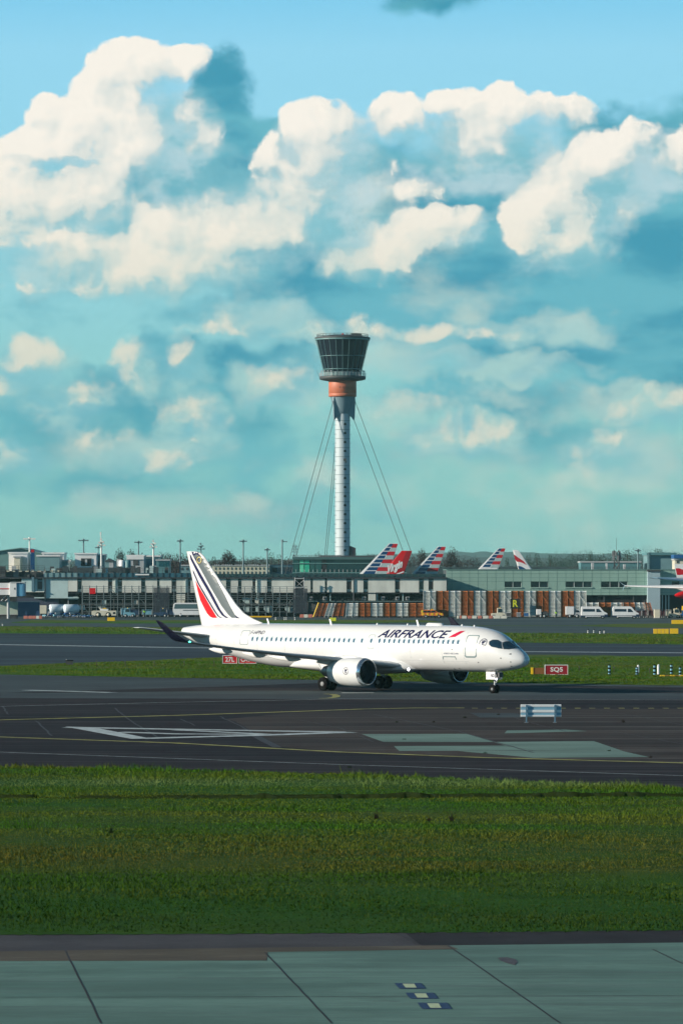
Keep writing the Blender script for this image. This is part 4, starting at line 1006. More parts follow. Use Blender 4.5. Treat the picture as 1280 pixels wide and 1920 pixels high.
def terminal_behind():
    Y = 1215.0
    t = thing('glass_building', 'dark teal glass office building at the foot of the tall control tower', 'building', P3(640, 1079, Y) * Vector((1, 1, 0)) if False else (0, Y, 0))
    def bx(nm, x0, y0, x1, y1, dy, th, m, par=None):
        b = MB(); a = P3(x0, y0, Y); c = P3(x1, y1, Y); b.b2((a.x, dy, a.z), (c.x, dy + th, c.z)); return b.build(nm, m, par or t)
    M_tg = mat('building_teal_glass', (0.012, 0.07, 0.07), 0.12, var=.5, vscale=.08, spec=.7)
    b = MB(); a = P3(549, 1049, Y); c = P3(760, 1049, Y); b.b2((a.x, .4, 0), (c.x, 30, a.z)); b.build('wall', M_tg, t)
    bx('roof_edge', 548, 1044.6, 702, 1049, -.6, 31, mat('teal_roof_edge', (.05, .12, .12), .6))
    bx('roof_step', 600, 1041.5, 702, 1044.6, 4, 12, M_dgrey)
    bx('band', 548, 1055.5, 762, 1056.9, -.2, .6, mat('teal_band', (.12, .25, .25), .5))
    bx('band', 548, 1073, 762, 1074.8, -1.4, 1.8, mat('teal_band', (.12, .25, .25), .5))
    panes = [(552, 560, M_tglass), (562, 569.4, mat('bright_green_glass', (.12, .62, .38), .3)), (571, 580, mat('mid_green_glass', (.03, .42, .26), .3)), (582, 590, M_tglass), (592, 602, M_tglass), (604, 612, M_dark)]  # two panes in a brighter green than their neighbours
    for x0, x1, m in panes:
        p = bx('window', x0, 1049.6, x1, 1072.4, 0.1, .25, m)
    for i in range(14):
        x = 614 + i * 10.4; bx('window', x, 1057.6, x + 9.4, 1072, .1, .25, mat('deep_teal_glass', (.006, .03, .036), .1, spec=.7))
    for i in range(26):
        x = 555 + i * 8; b = MB(); p = P3(x, 1083, Y); b.tube((p.x, -1.2, 8), (p.x, -1.2, P3(x, 1075, Y).z + 1.2), .05, n=4); b.build('balustrade_post', M_lgrey, t)
    b = MB(); a = P3(548, 1079, Y); c = P3(762, 1079, Y)
    for z in (1041, 1044): b.tube((a.x, 0, P3(0, z, Y).z), (P3(640, 0, Y).x, 0, P3(0, z, Y).z), .06, n=4)
    for i in range(18): x = a.x + i * .85; b.tube((x, 0, P3(0, 1045, Y).z), (x, 0, P3(0, 1041, Y).z), .05, n=4)
    b.build('roof_railing', M_grey, t)
terminal_behind()
# ================================================================== terminal pier and its neighbours
TP = 901.0
def TZ(py, Y=TP): return H - (py - HZ) / F * Y
def TXx(px, Y=TP): return (px - 640) / F * Y
M_pan = mat('pale_wall_panel', (0.70, 0.72, 0.65), 0.65, var=.22, vscale=.35, stretch=(1, 1, .3))
M_pan2 = mat('pale_teal_cladding', (0.48, 0.62, 0.61), 0.5, var=.12, vscale=.4)
M_gcl = mat('grey_green_cladding', (0.27, 0.42, 0.355), 0.55, var=.10, vscale=.12)
M_rust = mat('rust_blast_panel', (0.60, 0.20, 0.06), 0.65, var=.35, vscale=1.1)
M_wbl = mat('white_blast_panel', (0.86, 0.90, 0.86), 0.55, var=.25, vscale=1.1)
M_scaf = mat('scaffold_tube', (0.16, 0.20, 0.21), 0.5)
M_conc = mat('wall_concrete', (0.10, 0.105, 0.10), 0.8, var=.35, vscale=.5)
def pier():
    t = thing('terminal_pier', 'long low pale terminal pier with panelled upper floor and dark open ground floor', 'terminal', (0, TP, 0))
    def bx(nm, x0, y0, x1, y1, dy, th, m, par=None, label=None, Y=TP):
        b = MB(); b.b2((TXx(x0), dy, TZ(y0)), (TXx(x1), dy + th, TZ(y1))); return b.build(nm, m, par or t, label=label)
    # core, set back; dark
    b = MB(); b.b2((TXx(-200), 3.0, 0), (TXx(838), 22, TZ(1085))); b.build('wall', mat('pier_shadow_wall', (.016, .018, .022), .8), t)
    # roof slab
    bx('roof', -200, 1082.2, 838, 1084.8, -.6, 22.5, mat('dark_roof_edge', (.025, .03, .04), .6))
    bx('floor_slab', 128, 1111.2, 838, 1112.8, -.3, 3.2, mat('dark_roof_edge', (.025, .03, .04)))
    bx('floor_slab', 575, 1126.5, 838, 1128.3, -.3, 3.2, mat('slab_teal', (.10, .15, .15), .6))
    # upper panels
    P = [(41, 60, 1109), (65, 70.5, 1109), (80, 84, 1109), (86, 128, 1122), (128.4, 145.5, 1109), (154, 203, 1111), (211, 215.5, 1111), (217.5, 221, 1111), (229.5, 265, 1111), (273, 295, 1111), (299.5, 322, 1111),
         (331, 347.5, 1126), (349, 353, 1111), (357.5, 381, 1111), (383, 400, 1111), (402, 424, 1111), (433, 446.5, 1111), (453, 473.5, 1111), (479, 481.5, 1111), (483, 500.5, 1111), (509.5, 551, 1111), (571, 582, 1110.5), (586.5, 609, 1110.5),
         (613, 649.5, 1110.5), (659, 662, 1110.5), (663.5, 681, 1110.5), (690, 704, 1126), (704, 740, 1110.8), (749.5, 785, 1110.8), (794, 803, 1108), (812, 836.5, 1108)]
    for x0, x1, y1 in P: bx('wall_panel', x0, 1085, x1, y1, -.15, .5, M_pan if x0 > 80 and x0 != 86 else M_pan2)
    Wn = [(71, 80), (146, 153.5), (203.5, 211), (221.5, 229), (265.5, 272.5), (295.5, 299), (322.5, 330.5), (353.5, 357), (424.5, 432.5), (447, 452.5), (474, 478.5), (501, 509), (582.5, 586), (609.5, 612.5), (650, 658.5), (681.5, 689.5), (740.5, 749), (785.5, 793.5), (803.5, 811.5)]
    for x0, x1 in Wn:
        f = bx('window', x0, 1087, x1, 1109.5, .2, .4, mat('window_frame_teal', (.22, .32, .33), .5)); f['label'] = 'narrow dark window between pale panels'
        m = random.choice([M_glass, M_glass, mat('brown_blind', (.07, .055, .05), .6)])
        bx('pane', x0 + .5, 1090.5, x1 - .5, 1104.5, .12, .2, m, f)
        bx('sill_panel', x0 + .4, 1105.3, x1 - .4, 1108.6, .14, .2, mat('pale_sill', (.36, .42, .40), .6), f)
    bx('wall_column', 60.5, 1082, 65, 1109, -.9, 1, mat('slate_column', (.10, .19, .24), .5))
    bx('wall_column', 84.2, 1085, 86, 1123, -.5, .8, M_dgrey); bx('wall_column', 215.8, 1083, 217.2, 1111, -.4, .6, M_pan2); bx('wall_column', 347.8, 1083, 349, 1111, -.4, .6, M_pan2)
    bx('drain_pipe', 481.6, 1084, 482.6, 1128, -.4, .25, M_pan2); bx('drain_pipe', 661.8, 1084, 663, 1126, -.4, .25, M_grey); bx('drain_pipe', 809, 1110, 810, 1150, -.4, .25, M_grey)
    # lower walls, ledges and recesses at left end
    bx('lower_wall', 32, 1120.5, 110, 1150, .6, 2.4, mat('slate_wall', (.045, .055, .09), .6)); bx('lower_wall', 110, 1122, 128, 1150, .9, 2.0, M_dark)
    bx('ledge', 41, 1108.5, 84, 1110.2, -.8, 1.5, M_pan); bx('ledge', 65, 1119.8, 148, 1121.8, -.2, 1.2, M_pan2)
    bx('recess', 47, 1110.2, 83.5, 1119.6, .5, 2.4, M_dark); bx('recess', 128.5, 1109.6, 146, 1118.5, .5, 2.4, M_dark)
    bx('lower_wall', 128.5, 1118.8, 146, 1124, .2, 2.4, M_pan2); bx('lower_wall', 128, 1124, 148, 1150, 1.2, 1.8, M_dark)
    bx('drain_pipe', 127.5, 1122, 128.8, 1148, .3, .2, M_lgrey)
    # lower level behind the scaffold: dark bays with pale cut-corner panels
    r = random.Random(5)
    for (x0, y0, x1, y1) in [(173.5, 1103.5, 184, 1113.5), (228, 1103, 238, 1114), (272, 1103, 284, 1113), (286, 1103.5, 298, 1115), (331, 1126, 346, 1136), (346, 1104, 358, 1112), (473, 1104, 488.5, 1115), (455, 1121, 471, 1132), (478, 1121, 485, 1132), (486, 1121, 493, 1131),
                             (519.5, 1121, 524, 1132), (456, 1137.5, 470.5, 1148), (479, 1137, 484, 1148), (494.5, 1136.5, 510, 1148.5), (534, 1137.5, 548.5, 1148.5), (417, 1121, 428, 1132), (414, 1137, 426, 1148), (530, 1105, 545, 1113), (190, 1125, 199, 1136), (250, 1126, 258, 1135), (290, 1121, 298, 1127), (300, 1138, 316, 1143), (183, 1134, 197, 1143), (147, 1134, 159, 1144)]:
        c_ = (x1 - x0) * .35; a, b_, c, d = TXx(x0), TXx(x1), TZ(y1), TZ(y0); k = TXx(x0 + c_) - a
        b = MB(); b.prism([(a, c + k), (a + k, c), (b_, c), (b_, d), (a, d)], 'y', 1.2, 1.5); b.build('bay_panel', M_pan2 if r.random() < .7 else M_pan, t)
    for i in range(22):
        x = 152 + i * 19.6 + r.uniform(-2, 2)
        if 330 < x < 345: continue
        bx('bay_column', x, 1112.8, x + 1.6, 1150, 1.0, .8, M_conc)
    for y in (1116, 1132.8, 1149):
        bx('bay_beam', 148, y, 575, y + 1.6, .8, 1.4, M_dgrey)
    # open undercroft, right part
    for x in (618, 706, 754, 806): bx('bay_column', x, 1112.8, x + 1.8, 1126.5, .2, .8, M_pan2)
    for y in (1119.5, 1123): bx('pipe_run', 578, y, 800, y + .8, .9, .3, M_conc)
    for x in (605, 678.5, 714, 741, 579, 760):
        f = bx('cooling_unit', x, 1118.8, x + 7.2, 1125.2, .3, 1.2, M_lgrey)
        b = MB(); b.tube((TXx(x + 3.8), .28, TZ(1122)), (TXx(x + 3.8), .2, TZ(1122)), .30, n=14); b.build('fan_grille', M_dark, f)
    b = MB(); b.b2((TXx(570), .4, 0), (TXx(836), 3.0, TZ(1128.4))); b.build('ground_wall', M_conc, t)
    # glazed parapet along the roof
    bx('roof_parapet', 84, 1074, 147, 1082.2, -.2, .3, mat('pale_glass_rail', (.20, .34, .36), .3, var=.2, vscale=.3))
    bx('roof_parapet', 147, 1074.5, 386, 1082.2, -.2, .2, mat('blue_glass_rail', (.035, .12, .17), .2, var=.4, vscale=.2))
    bx('roof_parapet', 400, 1076, 835, 1082.2, .2, .1, mat('dim_glass_rail', (.03, .075, .085), .2, var=.4, vscale=.2))
    for i in range(66):
        x = 88 + i * 11.4
        if 386 < x < 400: continue
        bx('rail_post', x, 1073.5 if x < 386 else 1075, x + .6, 1082.2, -.35, .12, M_dgrey)
    bx('fan_housing', 254, 1076.2, 280, 1078.6, -.5, 1.2, M_white)
    # roof plant deck
    bx('plant_deck', -200, 1070.5, 108, 1082.2, 4, 3, M_dgrey)
    bx('plant_deck', 108, 1064, 255, 1074, 6, 10, mat('plant_slate', (.03, .05, .06), .6))
    r = random.Random(9)
    for i in range(34):
        x = r.uniform(-20, 320); w = r.uniform(3, 12); y = r.uniform(1060, 1070)
        bx('roof_plant', x, y, x + w, 1082, 2.0 + (i % 5) * .55, .5 + r.random(), r.choice([M_dgrey, M_grey, M_dgrey, M_lgrey, M_pan2, mat('plant_slate', (.03, .05, .06))]))
    for i in range(9):
        x = 12 + i * 11.5; bx('louvre_light', x, 1068.5 + (i % 2), x + r.uniform(4, 7), 1072, 1.4, .4, M_cream)
    for y in (1060.5, 1064.5, 1068): bx('roof_handrail', -20, y, 84, y + .5, 1.2, .1, M_dgrey)
    for y in (1065.5, 1069): bx('roof_handrail', 84, y, 330, y + .4, 1.0, .1, M_dgrey)
    for i in range(28): bx('handrail_post', -15 + i * 12.3, 1061 if i < 9 else 1065, -14.5 + i * 12.3, 1082, 1.0, .1, M_dgrey)
    return t
pier()
def scaffold():
    Y = TP - 4.5; X = lambda p: TXx(p, Y); Z = lambda p: TZ(p, Y)
    t = thing('scaffolding', 'tall grey tube scaffolding along the dark lower bays of the terminal pier', 'scaffolding', (X(360), Y, 0))
    ox = X(360); xs = []; x = 155
    while x < 576: xs.append(x); x += 13.2
    for i, x in enumerate(xs):
        top = 1098 if x < 350 else (1100 if x < 548 else 1100)
        for dy in (0, 1.3):
            b = MB(); b.tube((X(x) - ox, dy, 0), (X(x) - ox, dy, Z(top)), .065, n=5); b.build('upright', M_scaf, t)
    for y in (1100, 1104, 1108, 1116.5, 1120, 1124, 1131, 1134.5, 1139, 1147):
        for dy in (-.07,):
            b = MB(); b.tube((X(153) - ox, dy, Z(y)), (X(576) - ox, dy, Z(y)), .05, n=5); b.build('ledger', M_scaf, t)
    for y in (1116, 1134): 
        b = MB(); b.b2((X(153) - ox, -.1, Z(y + .8)), (X(576) - ox, 1.4, Z(y + .2))); b.build('walkway', mat('scaffold_board', (.10, .085, .07), .8), t)
    r = random.Random(3)
    for i in range(14):
        k = r.randrange(len(xs) - 1); y0 = r.choice([(1116, 1104), (1134, 1120), (1152, 1134)]); a, c = (k, k + 1) if r.random() < .5 else (k + 1, k)
        b = MB(); b.tube((X(xs[a]) - ox, .1, Z(y0[0])), (X(xs[c]) - ox, .1, Z(y0[1])), .05, n=5); b.build('brace', M_scaf, t)
    # dark netting at the right-hand end and netted bays
    for (x0, x1, y0) in ((550, 576, 1104), (289, 318, 1102)):
        b = MB()
        n_ = 26
        for i in range(n_ + 1):
            x = x0 + (x1 - x0) * i / n_; b.b2((X(x) - ox - .045, -.25, Z(1150)), (X(x) - ox + .045, -.22, Z(y0)))
        for i in range(26):
            y = y0 + (1150 - y0) * i / 26; b.b2((X(x0) - ox, -.28, Z(y) - .04), (X(x1) - ox, -.255, Z(y) + .04))
        b.build('netting', mat('scaffold_net', (.03, .04, .055), .8), t)
    b = MB(); b.b2((X(168.5) - ox, -.25, Z(1113.6)), (X(179.5) - ox, -.15, Z(1102.6))); b.build('safety_board', M_red, t, label='square red board high on the left of the scaffold')
scaffold()
def frame_tower():
    Y = TP - 2; X = lambda p: TXx(p, Y); Z = lambda p: TZ(p, Y); ox = X(561.5)
    t = thing('stair_frame', 'open pale lattice stair frame rising above the right end of the scaffolding', 'lattice frame', (ox, Y, 0))
    for x in (553, 570):
        for dy in (0, 2): b = MB(); b.tube((X(x) - ox, dy, 0), (X(x) - ox, dy, Z(1083)), .12, n=5); b.build('post', M_lgrey, t)
    for y in (1085, 1102, 1118): b = MB(); b.tube((X(553) - ox, -.1, Z(y)), (X(570) - ox, -.1, Z(y)), .1, n=5); b.build('crossbar', M_lgrey, t)
    b = MB(); b.tube((X(554) - ox, -.05, Z(1088)), (X(569) - ox, -.05, Z(1101)), .06, n=5); b.tube((X(554) - ox, .1, Z(1101)), (X(569) - ox, .1, Z(1088)), .06, n=5); b.build('brace', M_lgrey, t)
frame_tower()
def green_building():
    Y = 913.0; X = lambda p: TXx(p, Y); Z = lambda p: TZ(p, Y)
    t = thing('cargo_building', 'long low grey green clad building with dark strip windows on the right', 'building', (X(1050), Y, 0)); ox = X(1050)
    def bx(nm, x0, y0, x1, y1, dy, th, m, par=None): b = MB(); b.b2((X(x0) - ox, dy, Z(y0)), (X(x1) - ox, dy + th, Z(y1))); return b.build(nm, m, par or t)
    # upper cladding, cut around the windows
    wins = [(945, 977, 2), (994, 1027, 2), (1059, 1109, 3), (1126, 1176, 3), (1258, 1273, 1)]
    b = MB(); xs = [836.5]
    for a, c, k in wins:
        b.b2((X(xs[-1]) - ox, 0, Z(1090)), (X(a) - ox, 1.2, Z(1101.5))); xs.append(c)
    b.b2((X(xs[-1]) - ox, 0, Z(1090)), (X(1400) - ox, 1.2, Z(1101.5)))
    b.b2((X(836.5) - ox, 0, Z(1068.5)), (X(1400) - ox, 1.2, Z(1090))); b.b2((X(836.5) - ox, 0, Z(1101.5)), (X(1400) - ox, 1.2, Z(1115.8)))
    b.build('wall', M_gcl, t)
    b = MB(); b.b2((X(837) - ox, 1.3, 0), (X(1400) - ox, 30, Z(1069))); b.build('building_core', M_dgrey, t)
    bx('roof_edge', 836, 1067.3, 1400, 1068.6, -.15, 31, mat('cladding_cap', (.12, .22, .20), .5))
    for a, c, k in wins:
        f = bx('window', a, 1090.2, c, 1101.3, .5, .3, M_glass)
        for i in range(k + 1):
            x = a + (c - a) * i / k; bx('mullion', x - .6, 1090.2, x + .6, 1101.3, .25, .2, M_lgrey, f)
        bx('sill', a - 1, 1101, c + 1, 1102.8, -.2, .4, mat('cladding_light', (.32, .46, .40), .5), f)
    # cladding seams
    b = MB()
    for i in range(26):
        x = 836 + 16.4 * (i + .65); b.b2((X(x) - ox - .03, -.02, Z(1115.5)), (X(x) - ox + .03, .05, Z(1069)))
    for y in (1075.5, 1083, 1090.1, 1106, 1111):
        b.b2((X(836.6) - ox, -.015, Z(y) - .035), (X(1290) - ox, .04, Z(y) + .035))
    b.build('cladding_seam', mat('seam_dark', (.13, .23, .20), .7), t)  # seam strips, darker than the cladding
    # lower open bays
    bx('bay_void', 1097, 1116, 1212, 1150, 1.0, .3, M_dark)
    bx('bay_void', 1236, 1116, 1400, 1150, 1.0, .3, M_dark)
    bx('pier_wall', 1212, 1071, 1235, 1152, -2.5, 3.5, mat('pale_blue_wall', (.33, .44, .48), .55, var=.05, vscale=.3))
    bx('pier_cap', 1211, 1068, 1235.5, 1071.6, -2.8, 4, M_dgrey)
    for x in (1240, 1246.5, 1252, 1131, 1186): bx('bay_column', x, 1116, x + 2, 1150, .4, .5, M_pan2 if x > 1200 else M_dgrey)
    b = MB(); b.b2((X(837) - ox, .2, 0), (X(1097) - ox, 1.2, Z(1116))); b.build('lower_wall', M_dgrey, t)
    for i in range(20):
        x = 1062 + i * 7.3; bx('rail_post', x, 1062.5, x + .5, 1067.5, 1, .1, M_dgrey)
    bx('roof_rail', 1062, 1063, 1212, 1063.6, 1, .1, M_dgrey); bx('roof_rail', 1062, 1065.3, 1212, 1065.8, 1, .1, M_dgrey)
    for x, y, w in ((1110, 1055.5, 4), (1137, 1056, 3), (1170, 1058, 4)): bx('roof_unit', x, y, x + w, 1068, 3, 2, M_lgrey)
green_building()
def back_block():
    Y = 1010.0; X = lambda p: TXx(p, Y); Z = lambda p: TZ(p, Y)
    def one(nm, lab, cat, x0, y0, x1, y1, th, m, extra=None, Y=Y, grp=None):
        X = lambda p: TXx(p, Y); Z = lambda p: TZ(p, Y); cx = (X(x0) + X(x1)) / 2
        t = thing(nm, lab, cat, (cx, Y, 0), 0, grp)
        b = MB(); b.b2((X(x0) - cx, 0, 0), (X(x1) - cx, th, Z(y0))); b.build('wall', m, t)
        b = MB(); b.b2((X(x0) - cx - .2, -.25, Z(y0) - .05), (X(x1) - cx + .2, th + .2, Z(y0) + .3)); b.build('roof', extra or M_lgrey, t)
        return t, (lambda nm, a, b_, c, d, dy, th_, mm, par=None: (lambda q: (q.b2((X(a) - cx, dy, Z(b_)), (X(c) - cx, dy + th_, Z(d))), q.build(nm, mm, par or t))[1])(MB()))
    M_bt = mat('blue_teal_cladding', (.10, .24, .26), .5, var=.15, vscale=.2); M_b2 = mat('cool_grey_cladding', (.17, .30, .32), .5, var=.15, vscale=.2)
    one('plant_room', 'low long teal grey rooftop plant room behind the grey green building', 'building', 1088, 1054.5, 1200, 1066, 10, M_bt)
    t, f = one('plant_tower', 'square teal plant block with an overhanging frame roof near the right edge', 'building', 1213, 1041, 1266, 1066, 14, M_b2)
    f('roof_frame', 1211, 1036, 1267, 1041, -.8, 16, M_bt); f('roof_frame', 1212, 1036, 1216, 1070, -.9, .8, M_b2)
    t, f = one('roof_cabin', 'cream rooftop cabin with a blue overhanging roof at the right edge', 'building', 1264, 1050, 1300, 1067, 8, M_cream, Y=985)
    f('roof_canopy', 1262, 1040, 1300, 1047, -.8, 9, M_blue); f('window', 1267.5, 1050.5, 1271, 1056, -.1, .2, M_dgrey)
    # left: white boxes on the terminal roof
    for i, (x0, y0, x1, y1, m, lab, YY) in enumerate([
        (17, 1037.5, 51.5, 1057, M_white, 'pale square plant box at the far left below the tall white lamp mast', 960),
        (80, 1038, 120, 1060, M_white, 'wide white flat roofed plant building left of the pale twin blocks', 980),
        (70, 1043, 112, 1062, M_b2, 'blue grey sloping roofed building in front of the wide white block', 950),
        (27, 1045, 38, 1056, M_cream, 'small cream box in front of the pale square plant box', 950),
        (141, 1039, 181, 1062, M_white, 'large white boxy building with a dark louvred opening', 960),
        (181, 1041, 195, 1062, M_bt, 'narrow blue grey block beside the large white boxy building', 965),
        (113, 1052, 127, 1062, M_b2, 'low blue grey shed between two white blocks', 955),
        (238, 1042.5, 270, 1062, M_lgrey, 'white topped low block left of the branching lamp mast', 990),
        (270, 1043.5, 300, 1066, M_b2, 'grey green flat roofed block behind the white lamp mast', 1000),
        (293, 1051, 318, 1070, M_bt, 'teal glazed block right of the grey green flat roofed block', 985),
        (338, 1061, 360, 1075, M_b2, 'small pale block with two windows left of the striped tail', 1050)]):
        t, f = one('roof_building', lab, 'building', x0, y0, x1, y1, 9 + i % 3, m, Y=YY + i, extra=M_white if y0 < 1045 else None)
        if i == 4: f('louvre', 152.5, 1047, 171.5, 1061, -.2, .3, M_dark); f('wall_strip', 160, 1049, 164, 1059, -.35, .3, M_lgrey)
        if i == 5: f('door', 184, 1053, 187, 1062, -.1, .2, M_dgrey)
        if i == 10:
            for x in (340, 349.5): f('window', x, 1064.5, x + 3, 1069, -.1, .2, M_dgrey)
        if i == 9:
            for x in (298, 303, 308, 313): f('window', x, 1053, x + 4, 1062, -.1, .2, mat('teal_pane', (.02, .10, .12), .2))
        if i == 7: f('roof_band', 238, 1042, 270, 1049, -.3, .4, M_white); f('louvre', 250, 1050, 260, 1060, -.1, .2, M_dgrey)
        if i == 1:
            for k in range(6): f('wall_seam', 86 + k * 6, 1040, 86.3 + k * 6, 1060, -.05, .1, M_lgrey)
    # gabled grey shed
    YY = 948; X = lambda p: TXx(p, YY); Z = lambda p: TZ(p, YY); cx = X(206)
    t = thing('gabled_shed', 'small grey gabled shed right of the tall white antenna mast', 'shed', (cx, YY, 0))
    b = MB(); b.b2((X(197) - cx, 0, 0), (X(215) - cx, 8, Z(1053))); b.build('wall', M_b2, t)
    b = MB(); b.prism([(X(196) - cx, Z(1053.2)), (X(204) - cx, Z(1047)), (X(216) - cx, Z(1053.2))], 'y', -.3, 8.2); b.build('roof', M_dgrey, t)
    b = MB(); b.b2((X(205) - cx, -.1, 2), (X(213) - cx, .05, Z(1055))); b.build('door', M_lgrey, t)
    for i, (x, m, lab) in enumerate(((229, M_white, 'left white cylindrical tank on the terminal roof'), (240, M_bt, 'right blue grey cylindrical tank on the terminal roof'))):
        YY = 940; cx = TXx(x, YY); t = thing('roof_tank', lab, 'tank', (cx, YY, TZ(1066, YY)), 0, 'tanks on the terminal roof')
        b = MB(); b.rev([(0, .75), (1.7, .75), (1.95, .55), (2.05, .05)], 'z', (0, 0, 0), 20); b.build('tank_body', m, t)
        b = MB(); [b.b2((q * .5 - .05, -.05, -TZ(1066, YY)), (q * .5 + .05, .05, 0)) for q in (-1, 1)]; b.build('leg', M_dgrey, t)
    YY = 942; cx = TXx(223, YY); t = thing('roof_box', 'small bright white box beside the cylindrical roof tanks', 'plant box', (cx, YY, 0)); b = MB(); b.b2((-.45, 0, 0), (.45, 1.5, TZ(1049, YY))); b.build('casing', M_white, t); b = MB(); b.b2((-.5, -.06, TZ(1049.5, YY)), (.5, 1.6, TZ(1049, YY) + .1)); b.build('lid', M_lgrey, t)
    # shallow curved hangar roof, far left
    YY = 1500; t = thing('hangar', 'wide far hangar with a shallow pitched teal roof at the far left', 'hangar', (TXx(40, YY), YY, 0)); cx = TXx(40, YY)
    X = lambda p: TXx(p, YY) - cx; Z = lambda p: TZ(p, YY)
    b = MB(); b.prism([(X(-60), 0), (X(86), 0), (X(86), Z(1041)), (X(40), Z(1028.5)), (X(-60), Z(1041.5))], 'y', 0, 60); b.build('wall', mat('far_teal_wall', (.14, .27, .26), .6, var=.2, vscale=.05), t)
    b = MB(); b.prism([(X(-62), Z(1041.5)), (X(40), Z(1028)), (X(88), Z(1041)), (X(88), Z(1039.5)), (X(40), Z(1026.8)), (X(-62), Z(1040))], 'y', -1, 61); b.build('roof', mat('far_teal_roof', (.20, .36, .34), .6), t)
    # cream hotel block with regular windows
    YY = 1320; X = lambda p: TXx(p, YY); Z = lambda p: TZ(p, YY); cx = X(452)
    t = thing('hotel_block', 'long cream building with two rows of small dark windows behind the terminal pier', 'building', (cx, YY, 0))
    b = MB(); b.b2((X(398) - cx, 0, 0), (X(505) - cx, 12, Z(1061))); w_ = b.build('wall', mat('hotel_cream', (.62, .60, .45), .6, var=.1, vscale=.2), t)
    b = MB(); b.b2((X(397) - cx, -.3, Z(1061)), (X(505.5) - cx, 12.3, Z(1060))); b.build('roof', M_lgrey, t)
    for i in range(14):
        for y in (1063.8, 1071.5):
            x = 403 + i * 7.5; b = MB(); b.b2((X(x) - cx, -.12, Z(y + 4.4)), (X(x + 2.6) - cx, .1, Z(y))); b.build('window', M_dgrey, w_)
    for i in range(30):
        x = 402 + i * 3.5; 
        if i % 7 != 3: b = MB(); b.b2((X(x) - cx, 1, Z(1060)), (X(x + 1.6) - cx, 2, Z(1058.2))); b.build('roof_vent', M_lgrey, t)
    YY = 1330; X = lambda p: TXx(p, YY); Z = lambda p: TZ(p, YY); cx = X(530)
    t = thing('office_block', 'dim blue grey building with a dark square panel right of the cream building', 'building', (cx, YY, 0))
    b = MB(); b.b2((X(505.6) - cx, 0, 0), (X(549) - cx, 12, Z(1058.5))); b.build('wall', mat('dim_blue_wall', (.06, .15, .20), .5, var=.5, vscale=.15), t)
    b = MB(); b.b2((X(511) - cx, -.15, Z(1073)), (X(519.5) - cx, .1, Z(1065))); b.build('sign_panel', M_dark, t)
    b = MB(); b.b2((X(505) - cx, -.3, Z(1058.6)), (X(549.5) - cx, 12.3, Z(1057.6))); b.build('roof', M_dgrey, t)
    for i in range(8): b = MB(); x = 522 + i * 3.4; b.b2((X(x) - cx, -.12, Z(1072)), (X(x + 1.6) - cx, .1, Z(1063))); b.build('window', M_dgrey, t)
    # low far sheds between the tails
    for i, (x0, x1, y, lab, YY) in enumerate(((690, 842, 1063, 'low dark roofed shed behind the striped tail fins', 1400), (842, 1062, 1062.5, 'very long low dark roofline behind the grey green building', 1420))):
        cx = TXx((x0 + x1) / 2, YY); t = thing('far_shed', lab, 'shed', (cx, YY, 0))
        b = MB(); b.b2((TXx(x0, YY) - cx, 0, 0), (TXx(x1, YY) - cx, 30, TZ(y, YY))); b.build('wall', mat('far_dim_wall', (.05, .085, .09), .7, var=.6, vscale=.1), t)
        r = random.Random(i)
        for k in range(int((x1 - x0) / 7)):
            x = r.uniform(x0, x1 - 4); b = MB(); b.b2((TXx(x, YY) - cx, 2 + k * .4, TZ(y, YY) - 1), (TXx(x + r.uniform(1, 4), YY) - cx, 2.3 + k * .4, TZ(y - r.uniform(.6, 3.5), YY))); b.build('roof_unit', mat('far_clutter', (.10, .15, .16), .7, var=.5, vscale=.4), t)
back_block()

# ------------------------------------------------------------------ blast screens
def blast_bay(name, lab, x0, x1, ytop, ybot, Y, m, lean0=0.0, lean1=0.0, brace=True, grp=None):
    X = lambda p: TXx(p, Y); Z = lambda p: TZ(p, Y); cx = (X(x0) + X(x1)) / 2
    t = thing(name, lab, 'blast screen', (cx, Y, 0), 0, grp)
    a, c = X(x0) - cx, X(x1) - cx; zt = Z(ytop); zb = max(0.05, Z(ybot)); mid = (a + c) / 2; n = max(4, int((zt - zb) / .30))
    for s_, (u0, u1) in enumerate(((a + .03, mid - .03), (mid + .03, c - .03))):
        b = MB()
        for i in range(n):
            z0 = zb + (zt - zb) * i / n; h = (zt - zb) / n; f0 = i / n; f1 = (i + .75) / n
            l0 = lean0 * f0 + (lean1 - lean0) * f0 * s_ * .5; l1 = lean0 * f1 + (lean1 - lean0) * f1 * s_ * .5
            # each louvre: a tilted plank
            b.add([(u0 + l0, -.25, z0), (u1 + l0, -.25, z0), (u1 + l1, .20, z0 + h * .8), (u0 + l1, .20, z0 + h * .8),
                   (u0 + l0, -.19, z0), (u1 + l0, -.19, z0), (u1 + l1, .26, z0 + h * .8), (u0 + l1, .26, z0 + h * .8)],
                  [(0, 1, 2, 3), (7, 6, 5, 4), (0, 4, 5, 1), (3, 2, 6, 7), (0, 3, 7, 4), (1, 5, 6, 2)])
        b.build('louvre_panel', m, t)
    b = MB()
    for u in (a, mid, c):
        l = lean0 if u < c - .01 else lean1
        b.add([(u - .04, -.3, 0), (u + .04, -.3, 0), (u + .04 + l, -.3, zt), (u - .04 + l, -.3, zt), (u - .04, .3, 0), (u + .04, .3, 0), (u + .04 + l, .3, zt), (u - .04 + l, .3, zt)], [(0, 1, 2, 3), (7, 6, 5, 4), (0, 3, 7, 4), (1, 5, 6, 2), (3, 2, 6, 7)])
    b.build('post', m, t)
    if brace: b = MB(); b.tube((mid, -.34, zt * .80), (c - .1, -.34, zt * .52), .05, n=5); b.build('brace', m, t)
    b = MB(); b.b2((a, .35, 0), (c, .45, zt - .1)); b.build('backing', M_dgrey, t) if not lean0 else None
    return t
